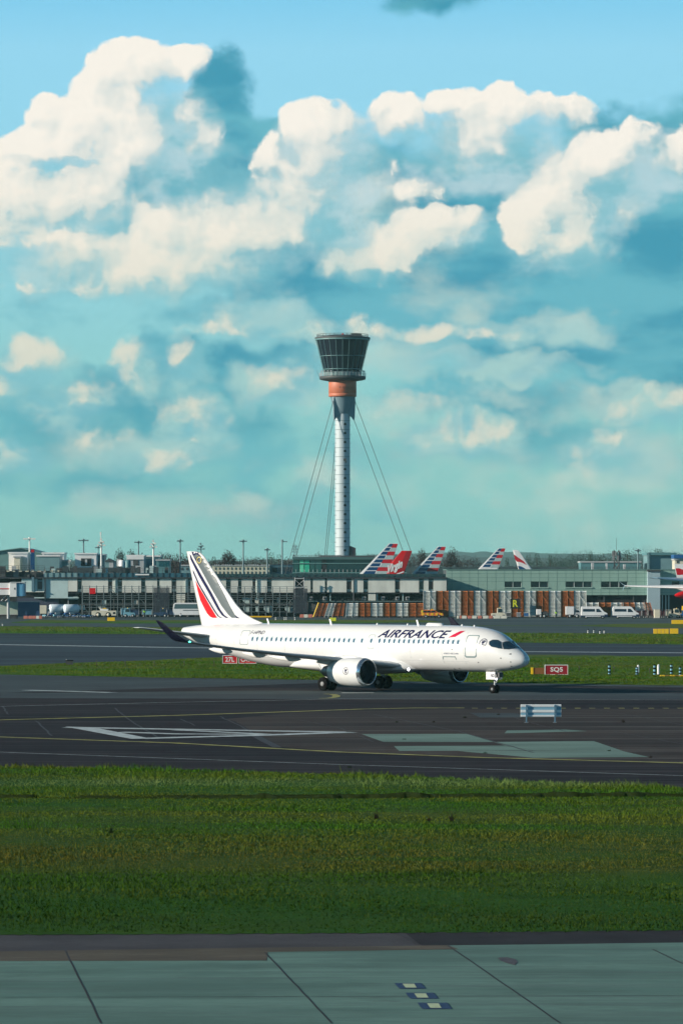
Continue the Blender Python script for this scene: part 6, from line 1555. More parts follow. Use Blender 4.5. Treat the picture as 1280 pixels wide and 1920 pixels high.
box_truck('small cream box vehicle behind the left edge of the white tanks', 85, 1157, 4.0, M_cream, M_lgrey, True)
box_truck('pale catering truck with a printed side, left of the two minibuses', 1074, 1158.8, 3.4, M_white, M_lgrey, True, Hh=2.2)
box_truck('small white boxed buggy below the tall blast screens', 1016, 1158.8, 2.6, M_white, M_dgrey, True, Hh=1.6)
def tanks():
    for i, (px, lab) in enumerate(((107, 'left of two white cylindrical tank trailers beside the navy hoarding'), (134, 'right of two white cylindrical tank trailers, nearer the white tug'))):
        t = thing('tank_trailer', lab, 'tank trailer', at_px(px, 1157), R(28), 'tank trailers by the navy hoarding')
        b = MB(); b.rev([(-1.9, .05), (-1.75, .75), (-1.6, .98), (1.6, .98), (1.75, .75), (1.9, .05)], 'x', (0, 0, 1.9), 24); b.build('tank', mat('tank_white', (.62, .72, .78), .4), t)
        b = MB(); b.b2((-1.8, -.7, .6), (1.8, .7, .9)); b.build('chassis', M_blue, t)
        b = MB(); b.box((-.2, -.9, .9), (1.2, .3, .5)); b.build('pump_box', M_lgrey, t)
        wheel_pair(t, -1.2, .38, .75); wheel_pair(t, 1.2, .38, .75)
tanks()
def coach():
    t = thing('coach', 'long white coach with a dark curved window band, partly behind the striped tail', 'coach', at_px(362, 1157.4)); h = 4.4
    body_prism('body', [(-h, .5), (-h - .05, 2.0), (-h + .1, 2.9), (-h + .45, 3.25), (h, 3.25), (h, .5)], 1.25, .12, M_white, t, .08)
    side_glass('window_band', [(-h + .18, 1.95), (h - .1, 1.95), (h - .1, 2.98), (-h + .40, 2.98)], 1.25, .5 + 2.75 * .45, 3.25, .12, mat('coach_glass', (.06, .09, .08), .1, spec=.8), t)
    side_glass('side_stripe', [(-h + 2.2, 1.50), (h - 1.2, 1.50), (h - 1.2, 1.66), (-h + 2.2, 1.66)], 1.25, 1.74, 3.25, .12, M_dgrey, t)
    wheel_pair(t, -h + 1.7, .5, 1.12); wheel_pair(t, h - 1.9, .5, 1.12)
coach()
def dolly(label, px, py, m, L=2.2, Hh=1.5, grp='baggage dollies by the terminal', bags=True, cover=True):
    t = thing('baggage_dolly', label, 'baggage dolly', at_px(px, py), 0, grp); h = L / 2
    b = MB(); b.b2((-h, -.75, .42), (h, .75, .56)); b.build('deck', M_dgrey, t)
    b = MB()
    for x in (-h + .05, h - .05):
        for y in (-.7, .7): b.tube((x, y, .5), (x, y, Hh), .04, n=5)
    b.build('frame', M_steel, t)
    b = MB(); b.b2((-h, -.78, Hh), (h, .78, Hh + .08)); b.build('roof', m, t)
    b = MB(); b.b2((-h + .12, -.55, .57), (h - .12, .6, Hh - .12)); b.build('curtain', m, t)
    b = MB(); b.tube((h, 0, .4), (h + .5, 0, .3), .04, n=5); b.build('tow_bar', M_dgrey, t)
    wheel_pair(t, -h + .4, .22, .66, .14); wheel_pair(t, h - .4, .22, .66, .14)
M_maroon = mat('maroon_curtain', (.09, .035, .045), .7, var=.4, vscale=3); M_dblue = mat('deep_blue_curtain', (.015, .05, .12), .6, var=.4, vscale=3); M_pblue = mat('pale_blue_load', (.18, .42, .52), .6, var=.35, vscale=3)
for i, (px, m, lab, Hh) in enumerate(((236, M_pblue, 'pale blue covered dolly touching the white tug', 1.9), (252, M_dblue, 'dark blue covered dolly behind the yellow topped tractor', 1.7), (276, M_pblue, 'pale covered dolly right of the man in green', 1.6), (322, M_dblue, 'deep blue dolly directly left of the coach', 1.7), (346, M_pblue, 'pale loaded dolly in front of the coach', 1.7))):
    dolly(lab, px, 1157, m, 2.3, Hh)
for i, (px, m, lab) in enumerate(((1196, M_maroon, 'maroon dolly directly right of the right minibus'), (1207, M_maroon, 'second maroon dolly right of the minibuses'), (1219, M_maroon, 'dark maroon dolly touching the tall pale container'), (1241, M_maroon, 'maroon dolly right of the tall pale container'), (1252, M_cream, 'pale topped dolly behind the cream tractor at the right'))):
    dolly(lab, px, 1159, m, 1.25, 1.75, 'baggage dollies at the right')
tractor('baggage_tractor', 'blue tractor with a yellow beacon, left of the man in green', 243, 1157.5, M_pblue, 2.6, 2.0, -.4)
tractor('baggage_tractor', 'deep blue tractor between the pale dolly and the coach', 301, 1157.5, M_dblue, 3.2, 1.9, .6)
tractor('baggage_tractor', 'cream tractor with a glass cab at the right edge', 1263, 1159, M_cream, 2.6, 2.1, .5)
tractor('baggage_tractor', 'blue tractor cut by the right edge', 1281, 1159, M_blue, 2.6, 1.7, .2)
tractor('site_dumper', 'cream site vehicle with an open cab at the end of the barrier row', 934, 1158.6, M_cream, 3.2, 2.2, .3)
tractor('yellow_digger', 'yellow machine cab peeping in at the right edge behind the trolleys', 1287, 1158.2, M_yellow, 3, 2.6, -.5)
def container(name, label, x0, y0, x1, y1, Y, d, m, stripes=None, cat='container'):
    X = lambda p: TXx(p, Y); Z = lambda p: TZ(p, Y); cx = (X(x0) + X(x1)) / 2; zb = max(0.0, Z(y1))
    t = thing(name, label, cat, (cx, Y, zb)); w = (X(x1) - X(x0)) / 2; hh = Z(y0) - zb
    b = MB(); b.b2((-w, 0, 0.0), (w, d, hh)); b.build('body', m, t, bevel=.03)
    b = MB(); b.b2((-w - .03, -.04, hh - .1), (w + .03, d + .04, hh + .02)); b.b2((-w - .03, -.04, 0.0), (w + .03, d + .04, .1)); b.build('frame', M_lgrey, t)
    return t
container('cargo_container', 'tall pale cargo container among maroon trolleys at the right', 1226, 1142, 1236, 1159, 866, 1.8, M_cream)
# hoardings, barriers
t = container('site_hoarding', 'plain pale green grey site hoarding at the far left edge', -30, 1128, 34, 1152.5, 862, .3, mat('hoarding_pale', (.42, .50, .42), .6, var=.08, vscale=.3), cat='hoarding')
t = container('site_hoarding', 'plain navy blue site hoarding right of the pale one', 34.3, 1128, 75, 1157, 861, .3, mat('hoarding_navy', (.02, .06, .14), .5), cat='hoarding')
b = MB()
t = thing('hoarding_base', 'dark ribbed footing below the pale hoarding at the far left', 'footing', (TXx(0, 861), 861, 0))
for i in range(26): b = MB(); x = -4 + i * .31; b.b2((x, 0, 0), (x + .16, .4, .55)); b.build('rib', M_dgrey, t)
def barrier(label, px, Y, m, w=1.1, grp='plastic barrier blocks', h=.62):
    t = thing('barrier_block', label, 'barrier', (TXx(px, Y), Y, 0), 0, grp); b = MB(); b.prism([(-w / 2, 0), (w / 2, 0), (w / 2 - .04, h), (-w / 2 + .04, h)], 'y', -.2, .2); b.build('body', m, t, bevel=.03)
    b = MB(); b.b2((-w / 2 + .1, -.26, 0), (w / 2 - .1, .26, .12)); b.build('foot', m, t)
M_salm = mat('faded_red_plastic', (.60, .20, .14), .6, var=.2, vscale=2); M_bw = mat('white_plastic', (.72, .70, .60), .6, var=.1, vscale=2)
for i, (px, m, lab) in enumerate(((49, M_salm, 'leftmost faded red barrier block below the navy hoarding'), (58, M_salm, 'second faded red barrier block below the navy hoarding'), (65, M_salm, 'faded red barrier block left of the white one at the hoarding'), (71.5, M_bw, 'white barrier block below the right end of the navy hoarding'), (76.5, M_salm, 'small faded red barrier block right of the white one at the hoarding'))):
    barrier(lab, px, 858, m, .75 if i > 1 else .95, 'barrier blocks below the hoardings')
on = ['first', 'second', 'third', 'fourth', 'fifth', 'sixth', 'seventh', 'eighth', 'ninth', 'tenth', 'eleventh']
for i, (px, m, w) in enumerate(((858, M_bw, .45), (863, M_salm, .45), (870, M_bw, 1.05), (880, M_salm, .9), (889, M_bw, 1.05), (899, M_salm, .9), (910, M_bw, 1.2), (919.5, M_salm, .8), (931, M_bw, 1.5), (944, M_bw, 1.3))):
    barrier(f"{'white' if m is M_bw else 'faded red'} barrier block, {on[i]} from the left in the row under the blast screens", px, 862, m, w, 'barrier row under the tall blast screens')
for i, (px, m) in enumerate(((609, M_salm), (563.5 + 60, M_bw))): pass
for i, (px, m, lab) in enumerate(((566, M_salm, 'faded barrier block at the left of three by the scaffold end'), (573.5, M_bw, 'white barrier block in the middle of three by the scaffold end'), (582, M_salm, 'faded barrier block beside the slanted yellow prop'))):
    barrier(lab, px, 882, m, .95, 'barrier blocks by the scaffold end', .7)
t = thing('pole_stack', 'long low bundle of yellow poles below the scaffolding', 'pole bundle', (TXx(484, 880), 880, 0))
for k in range(4): b = MB(); b.tube((-3.1 + .1 * k, -.2 + .14 * k, .12 + (k % 2) * .16), (3.0, -.2 + .14 * k, .12 + (k % 2) * .16), .09, n=6); b.build('pole', M_yellow, t)
# dark kerbside clutter under the tall screens, three small blocks
for px, lab in ((972, 'small grey equipment case under the letter R'), (986, 'small blue equipment case right of the letter R'), (953, 'dark low equipment case left of the letter R')):
    t = container('equipment_case', lab, px - 4, 1148.5, px + 4, 1156, 863, .8, M_dgrey if px < 960 else (M_grey if px < 980 else M_blue), cat='equipment case')
# blue chocks, bars and hoses heap beside the tanks
def tow_bar_row():
    r = random.Random(4)
    for i in range(14):
        px = 84 + i * 6.8; t = thing('equipment_cart', f"small blue ground equipment cart, {(on + ['twelfth', 'thirteenth', 'fourteenth'])[i]} from the left in the row below the tank trailers", 'equipment cart', at_px(px, 1158 + r.uniform(-.6, .4)), R(r.uniform(-30, 30)), 'small blue carts below the tank trailers')
        m = r.choice([M_pblue, M_blue, M_dblue, M_pblue]); b = MB(); b.b2((-.45, -.3, .28), (.45, .3, .34 + r.uniform(.1, .4))); b.build('tray', m, t)
        b = MB(); b.tube((.45, 0, .3), (1.0, 0, .65), .05, n=5); b.build('handle', M_white if r.random() < .5 else M_pblue, t); wheel_pair(t, -.2, .16, .28, .1); wheel_pair(t, .25, .16, .28, .1)
tow_bar_row()
def bridge():
    Y = 858.0; X = lambda p: TXx(p, Y); Z = lambda p: TZ(p, Y); cx = X(10)
    t = thing('jet_bridge', 'white passenger jet bridge with a red stripe at the far left', 'jet bridge', (cx, Y, 0))
    def bx(nm, x0, y0, x1, y1, d0, d1, m): b = MB(); b.b2((X(x0) - cx, d0, Z(y0)), (X(x1) - cx, d1, Z(y1))); return b.build(nm, m, t, bevel=.04)
    bx('tunnel', -60, 1093, 19, 1115.5, 0, 3, M_white); bx('red_stripe', -60, 1103, 17.5, 1105, -.06, .0, M_ared)
    bx('cabin', 19, 1092, 32, 1119, -.5, 3.4, M_white); bx('bellows', 32, 1093.5, 43, 1118, -.3, 3.2, mat('blue_bellows', (.10, .32, .50), .5)); bx('bellows_edge', 43, 1094, 47, 1117.5, -.35, 3.2, mat('blue_dark', (.04, .15, .27), .5))
    bx('canopy', 20, 1091.2, 47.5, 1093, -.6, 3.5, M_lgrey); bx('window', 27.5, 1102, 29.5, 1105.5, -.55, -.5, M_dgrey)
    b = MB()
    for a, c in (((2, 1127), (12, 1116)), ((10, 1127), (22, 1117)), ((-10, 1127), (0, 1116))): b.tube((X(a[0]) - cx, 1, Z(a[1])), (X(c[0]) - cx, 1, Z(c[1])), .14, n=6)
    b.build('brace', M_lgrey, t)
    for x in (-5, 15): b = MB(); b.tube((X(x) - cx, 1.5, 0), (X(x) - cx, 1.5, Z(1115)), .3, n=10); b.build('leg', M_lgrey, t)
bridge()

# ================================================================== airfield signs, markers, boxes
def sign_board(name, label, x0, y0, x1, y1, txt, m, edge, tm, x_pad=.12, Ybase=None, cat='sign', thick=.25, post=True):
    """board standing on the ground: the base row gives its distance"""
    Yd = GY(Ybase); X = lambda p: TXx(p, Yd); Z = lambda p: TZ(p, Yd); cx = (X(x0) + X(x1)) / 2; w = (X(x1) - X(x0)) / 2
    t = thing(name, label, cat, (cx, Yd, 0)); z0, z1 = Z(y1), Z(y0)
    b = MB(); b.b2((-w, 0, z0), (w, thick, z1)); b.build('panel', m, t)
    if edge is not None:
        b = MB(); e = .05
        b.b2((-w - e, -.03, z1), (w + e, thick + .03, z1 + e)); b.b2((-w - e, -.03, z0 - e), (w + e, thick + .03, z0)); b.b2((-w - e, -.03, z0), (-w, thick + .03, z1)); b.b2((w, -.03, z0), (w + e, thick + .03, z1)); b.build('frame', edge, t)
    for s_ in (-.75, .75):
        b = MB(); b.b2((s_ * w - .05, .05, 0), (s_ * w + .05, .15, z0)); b.build('post', M_dgrey, t)
    if txt:
        h = z1 - z0; bm = fit_bm(text_bm(txt[0], 1, 0, .02), -w * txt[1] + txt[3] * w, w * txt[1] + txt[3] * w, z0 + h * (.5 - txt[2] / 2), z0 + h * (.5 + txt[2] / 2))
        _decal_bm('lettering', bm, lambda u, v: Vector((u, -.012, v)), tm, t, 5)
    return t
M_sred = mat('sign_red', (.30, .006, .015), .45); M_sred2 = mat('sign_bright_red', (.60, .015, .02), .45); M_swt = mat('sign_white', (.85, .85, .82), .5)
sign_board('holding_sign', 'dark red sign reading SQ5 in the grass right of the nose', 1021.5, 1247.5, 1063, 1264.3, ('SQ5', .56, .60, .02), M_sred, M_swt, M_swt, Ybase=1265.5)
b_ = sign_board('blank_sign', 'plain brown sign board with a yellow end, left of the SQ5 sign', 995, 1252, 1021, 1264, None, mat('sign_brown', (.20, .075, .015), .6), None, None, Ybase=1265.2)
Yd = GY(1265.2); b = MB(); b.b2((TXx(994.6, Yd) - b_.location.x, -.04, TZ(1265, Yd)), (TXx(999, Yd) - b_.location.x, .3, TZ(1251.5, Yd))); b.build('yellow_end', M_yellow, b_)
sign_board('runway_sign', 'bright red sign reading 27L below the tail', 418, 1229.5, 444, 1243.2, ('27L', .66, .66, .0), M_sred2, M_swt, M_swt, Ybase=1245.2)
sign_board('runway_sign', 'bright red sign reading CAT, partly hidden behind the fuselage', 448.5, 1229.5, 480, 1243.2, ('CAT 2', .80, .66, 0.0), M_sred2, M_swt, M_swt, Ybase=1245.2)
def ybox(label, x0, y0, x1, y1, base, parts=1, m=M_yellow, grp='yellow boxes beside the taxiways'):
    Yd = GY(base); X = lambda p: TXx(p, Yd); Z = lambda p: TZ(p, Yd); cx = (X(x0) + X(x1)) / 2; w = (X(x1) - X(x0)) / 2
    t = thing('yellow_sign', label, 'airfield sign', (cx, Yd, 0), 0, grp)
    for i in range(parts):
        b = MB(); b.b2((-w + 2 * w * i / parts + .03, 0, Z(y1)), (-w + 2 * w * (i + 1) / parts - .03, .35, Z(y0))); b.build('panel', m, t, bevel=.02)
    b = MB()
    for i in range(parts + 1): x = -w + .15 + (2 * w - .3) * i / parts; b.b2((x - .05, .1, 0), (x + .05, .2, Z(y1) + .05))
    b.build('leg', M_dgrey, t)
ybox('single yellow sign box on the far left grass island', 201.5, 1157.8, 216, 1164.2, 1165.5)
ybox('wide yellow sign of four panels on the right', 1224, 1179, 1253, 1188.3, 1189.3, 4)
ybox('yellow sign of one wide panel at the right end of the four panel sign', 1254.5, 1178.5, 1271, 1188.3, 1189.3, 1)
ybox('upper yellow sign box cut by the right edge', 1258, 1162.5, 1285, 1169.8, 1171, 1)
ybox('small lemon twin sign above the middle of the fuselage', 617.5, 1158.2, 630, 1164.5, 1165.5, 2, M_lemon)
def workers():
    pass
# small posts
def post(label, px, ytop, base, style, grp):
    p = G(px, base); h = (base - ytop) / F * p.y; t = thing('marker_post', label, 'marker post', (p.x, p.y, 0), 0, grp); r = .12
    n = 5
    for i in range(n):
        m = (M_black if i % 2 else M_pblue) if style == 'stripe' else ((M_white if i % 2 else M_dgrey) if style == 'flag' else M_white)
        b = MB(); b.tube((0, 0, h * i / n), (0, 0, h * (i + 1) / n), r, n=10); b.build('band', m, t)
    b = MB(); b.tube((0, 0, 0), (0, 0, .06), r * 1.8, n=10); b.build('base', M_black, t)
    b = MB(); b.rev([(0, r * 1.05), (.1, r * .6), (.13, .02)], 'z', (0, 0, h), 10); b.build('cap', M_white if style == 'white' else M_black, t)
ps = [(1141.5, 1248, 1265, 'stripe', 'banded marker post standing alone, farthest left of the right hand group'), (1193, 1252, 1265.5, 'stripe', 'short banded marker post beside a pale leaning marker'), (1195.5, 1249, 1262, 'white', 'pale marker leaning over the short banded post'), (1226.2, 1248, 1266, 'stripe', 'banded marker post left of the plain white marker'), (1233.5, 1248, 1265.5, 'white', 'plain white marker beside the yellow bar'), (1257.5, 1247, 1264, 'stripe', 'banded marker post rising above the middle of the yellow bar'), (1274, 1252, 1267, 'stripe', 'banded marker post at the right end of the yellow bar')]
for px, yt, bs, st_, lab in ps: post(lab, px, yt, bs, st_, 'marker posts in the right hand grass')
for i, (px, yt, bs) in enumerate(((1101.5, 1181, 1188), (1112.5, 1181, 1187.5), (1124, 1183, 1189), (1132, 1181.5, 1188.5))):
    post(['small black and white marker, first of four on the far taxiway', 'small black and white marker, second of four on the far taxiway', 'small black and white marker, third of four on the far taxiway', 'small black and white marker, last of four on the far taxiway'][i], px, yt, bs, 'flag', 'small markers on the far taxiway')
for i, px in enumerate((517, 533.5, 537, 553)):
    post(['small dark marker on the far island, first behind the fuselage', 'small dark marker, left of a close pair on the far island', 'small dark marker, right of a close pair on the far island', 'small dark marker on the far island, last in the row'][i], px, 1156.5, 1163.5, 'flag', 'small markers behind the fuselage')
post('lone small white marker at the far left edge of the verge', 5.5, 1169, 1174.5, 'flag', 'lone markers')
b = MB(); p = G(1258, 1268.5); t = thing('kerb_bar', 'low yellow and dark kerb bar lying among the marker posts', 'kerb bar', (p.x, p.y, 0))
for i in range(5): b = MB(); x = -1.1 + i * .46; b.prism([(x, 0), (x + .46, 0), (x + .44, .14), (x + .02, .14)], 'y', -.15, .15); b.build('segment', M_yellow if i % 2 == 0 else mat('kerb_brown', (.3, .16, .02), .6), t, bevel=.02)
# thin posts along the runway edge
for i, (x, yt, bs) in enumerate(((125, 1236, 1246.5), (181.5, 1237, 1249), (235, 1239, 1249.5), (289.5, 1240, 1250), (345.5, 1239.5, 1251), (401.5, 1239, 1250.5), (459.5, 1243, 1252), (1085, 1249, 1259), (1150, 1250, 1261), (1217, 1253, 1263))):
    p = G(x, bs); t = thing('fence_post', f"thin dark post, {['first','second','third','fourth','fifth','sixth','seventh'][i] if i < 7 else ['first','second','third'][i-7]} from the left in the {'left' if i < 7 else 'right'} runway grass", 'post', (p.x, p.y, 0), 0, 'thin posts in the runway grass')
    h = (bs - yt) / F * p.y; b = MB(); b.tube((0, 0, 0), (0, 0, h), .035, n=6); b.build('stake', mat('stake_brown', (.05, .035, .02), .8), t); b = MB(); b.tube((0, 0, h - .12), (0, 0, h), .05, n=6); b.build('cap', M_lgrey if i == 0 else M_dgrey, t)
p = G(131, 1246.5); t = thing('drain_box', 'low dark equipment box beside the first thin post in the left grass', 'equipment box', (p.x, p.y, 0)); b = MB(); b.b2((-.35, -.3, 0), (.35, .3, .42)); b.build('casing', M_dgrey, t); b = MB(); b.b2((-.4, -.35, .42), (.4, .35, .5)); b.build('lid', M_black, t)
# back of the sign on the taxiway
def board_back():
    Yd = GY(1355); X = lambda p: TXx(p, Yd); Z = lambda p: TZ(p, Yd); cx = X(1013.5)
    t = thing('sign_board', 'pale ribbed back of a sign on two posts, standing on the old taxiway', 'sign', (cx, Yd, 0), R(2))
    w = X(1051.5) - cx; z0, z1 = Z(1343.8), Z(1320.8)
    Mb1 = mat('board_white', (.78, .80, .80), .45); Mb2 = mat('board_blue_rib', (.22, .42, .55), .45)
    b = MB(); b.b2((-w, .04, z0), (w, .12, z1)); b.build('backing', Mb1, t)
    hh = (z1 - z0)
    for i, (a, c) in enumerate(((0, .14), (.34, .56), (.80, 1))): b = MB(); b.b2((-w, -.01, z0 + hh * a + .004), (w, .04, z0 + hh * c - .004)); b.build('white_rib', Mb1, t, bevel=.01)
    for i, (a, c) in enumerate(((.14, .34), (.56, .80))): b = MB(); b.b2((-w, .015, z0 + hh * a), (w, .04, z0 + hh * c)); b.build('blue_rib', Mb2, t)
    for x in (986, 1039.5):
        b = MB(); b.b2((X(x) - cx - .045, -.10, 0), (X(x) - cx + .045, -.02, z1 - .02)); b.build('post', mat('post_steel_blue', (.10, .20, .28), .5), t)
        b = MB(); b.b2((X(x) - cx - .12, -.18, 0.0), (X(x) - cx + .12, .1, .03)); b.build('base_plate', M_steel, t)
board_back()
# small people: ground crew
def person(label, px, base, top, hi=True):
    p = G(px, base); h = (base - top) / F * p.y; s = h / 1.75
    t = thing('person', label, 'person', (p.x, p.y, 0), R(20)); 
    def skin(nm, vs, es, m, root=0, par=t):
        me = bpy.data.meshes.new(nm); me.from_pydata([(x * s, y * s, z * s) for x, y, z, _ in vs], es, []); o = bpy.data.objects.new(nm, me); COL.objects.link(o); o.parent = par; me.materials.append(m)
        sk = o.modifiers.new('skin', 'SKIN'); sd = o.modifiers.new('sub', 'SUBSURF'); sd.levels = 1; sd.render_levels = 1
        for i, (_, _, _, r_) in enumerate(vs): v = me.skin_vertices[0].data[i]; v.radius = (r_ * s, r_ * s); v.use_root = (i == root)
        return o
    body = skin('body', [(0, 0, .95, .14), (0, 0, 1.2, .15), (0, 0, 1.42, .15), (0, 0, 1.52, .06), (0, 0, 1.66, .10), (.02, 0, 1.76, .07), (-.10, 0, .88, .09), (-.12, 0, .48, .065), (-.12, 0, .06, .045), (-.11, -.12, .04, .04), (.10, 0, .88, .09), (.12, .02, .48, .065), (.12, .02, .06, .045), (.12, -.10, .04, .04),
        (-.2, 0, 1.42, .06), (-.27, -.02, 1.15, .045), (-.24, -.12, .92, .035), (.2, 0, 1.42, .06), (.28, -.02, 1.15, .045), (.22, -.16, .96, .035)],
        [(0, 1), (1, 2), (2, 3), (3, 4), (4, 5), (0, 6), (6, 7), (7, 8), (8, 9), (0, 10), (10, 11), (11, 12), (12, 13), (2, 14), (14, 15), (15, 16), (2, 17), (17, 18), (18, 19)], M_dgrey)
    skin('jacket', [(0, 0, 1.0, .165), (0, 0, 1.22, .172), (0, 0, 1.43, .165), (-.2, 0, 1.43, .075), (-.27, -.02, 1.16, .06), (.2, 0, 1.43, .075), (.28, -.02, 1.16, .06)], [(0, 1), (1, 2), (2, 3), (3, 4), (2, 5), (5, 6)], M_hiviz if hi else M_dgrey, 1)
    skin('head_skin', [(0, 0, 1.54, .055), (0, -.01, 1.65, .105)], [(0, 1)], mat('skin', (.45, .26, .18), .6))
    b = MB(); b.rev([(0, .115 * s), (.05 * s, .12 * s), (.11 * s, .06 * s), (.125 * s, .01 * s)], 'z', (0, 0, 1.68 * s), 14); b.build('hair', M_black, t)
person('person in a green high visibility jacket standing among the blue trolleys', 271, 1157.5, 1142.5)
person('person in a green high visibility jacket standing below the tall blast screens', 1041.5, 1158.8, 1145)
# ================================================================== trees, woodland, hills
def leaf_mat(name, c1, c2, sc=.6):
    m = bpy.data.materials.new(name); m.use_nodes = True; MATS[name] = m; N = NT(m.node_tree); b = m.node_tree.nodes['Principled BSDF']
    tc = N.n('ShaderNodeTexCoord').outputs['Object']; f = N.noise(tc, sc, 3, .6).outputs[0]
    m.node_tree.links.new(N.mix(N.ss(f, .35, .65), (*c1, 1), (*c2, 1)), b.inputs['Base Color']); b.inputs['Roughness'].default_value = .8; b.inputs['Specular IOR Level'].default_value = .1
    return m
M_ever = leaf_mat('evergreen_leaves', (.018, .042, .026), (.035, .065, .035)); M_bare = leaf_mat('bare_winter_twigs', (.050, .032, .030), (.030, .022, .026)); M_olive = leaf_mat('olive_winter_leaves', (.050, .062, .030), (.030, .042, .026)); M_bark = mat('tree_bark', (.05, .04, .035), .9)
def cloud_tris(pts, size, r):
    n = len(pts); a = r.normal(size=(n, 3, 3)) * size[:, None, None] * .6
    return (pts[:, None, :] + a)
def crown_mesh(name, kind, h, w, seed, n=2600):
    r = np.random.default_rng(seed); pts = []
    if kind == 'conifer':
        t = r.random(n) ** .7; z = h * (.12 + .88 * (1 - t)); rad = w * (.12 + t) * (0.6 + .4 * r.random(n)) * (1 + .18 * np.sin(t * 26)); a = r.uniform(0, 2 * np.pi, n)
        pts = np.stack([rad * np.cos(a), rad * np.sin(a), z], 1); size = np.full(n, h * .012)
    else:
        k = 15; cs = np.stack([r.normal(0, w * .42, k), r.normal(0, w * .42, k), h * (.45 + .42 * r.random(k))], 1); 
        if kind == 'poplar': cs[:, :2] *= .35; cs[:, 2] = h * np.linspace(.2, .92, k)
        i = r.integers(0, k, n); d = r.normal(size=(n, 3)); d /= np.linalg.norm(d, axis=1)[:, None]; rr = (r.random(n) ** .45)[:, None] * np.array([w * .42, w * .42, h * .17])
        pts = cs[i] + d * rr; size = np.full(n, h * (.013 if kind != 'bare' else .0125))
    v = cloud_tris(pts, size, r)
    if kind == 'bare' or kind == 'poplar': v[:, 2, 2] += h * .05 * r.random(n)
    return v
def tri_object(name, v, m, parent=None):
    n = len(v); me = bpy.data.meshes.new(name); me.vertices.add(n * 3); me.vertices.foreach_set('co', v.reshape(-1)); me.loops.add(n * 3); me.loops.foreach_set('vertex_index', np.arange(n * 3, dtype=np.int32))
    me.polygons.add(n); me.polygons.foreach_set('loop_start', np.arange(0, n * 3, 3, dtype=np.int32)); me.polygons.foreach_set('loop_total', np.full(n, 3, np.int32)); me.update(); me.materials.append(m)
    o = bpy.data.objects.new(name, me); COL.objects.link(o); o.parent = parent; return o
def make_tree(kind, m, seed, w, label):
    t = thing('tree', label, 'tree', (0, 0, 0)); h = 10.0
    tri_object('crown', crown_mesh('crown', kind, h, w, seed), m, t)
    b = MB(); b.tube((0, 0, 0), (0, 0, h * (.9 if kind == 'conifer' else .5)), .28, .10, n=6); r = random.Random(seed)
    if kind != 'conifer':
        for i in range(7):
            a = r.uniform(0, 6.28); z = h * r.uniform(.25, .5); b.tube((0, 0, z), (math.cos(a) * w * .6, math.sin(a) * w * .6, z + h * r.uniform(.2, .4)), .11, .03, n=5)
    b.build('trunk', M_bark, t); return t
protos = {}
kinds = [('conifer', M_ever, 1, 2.2), ('conifer', M_ever, 2, 2.9), ('bare', M_bare, 3, 4.6), ('bare', M_bare, 4, 5.4), ('round', M_olive, 5, 5.0), ('poplar', M_bare, 6, 2.6), ('round', M_ever, 7, 4.5)]
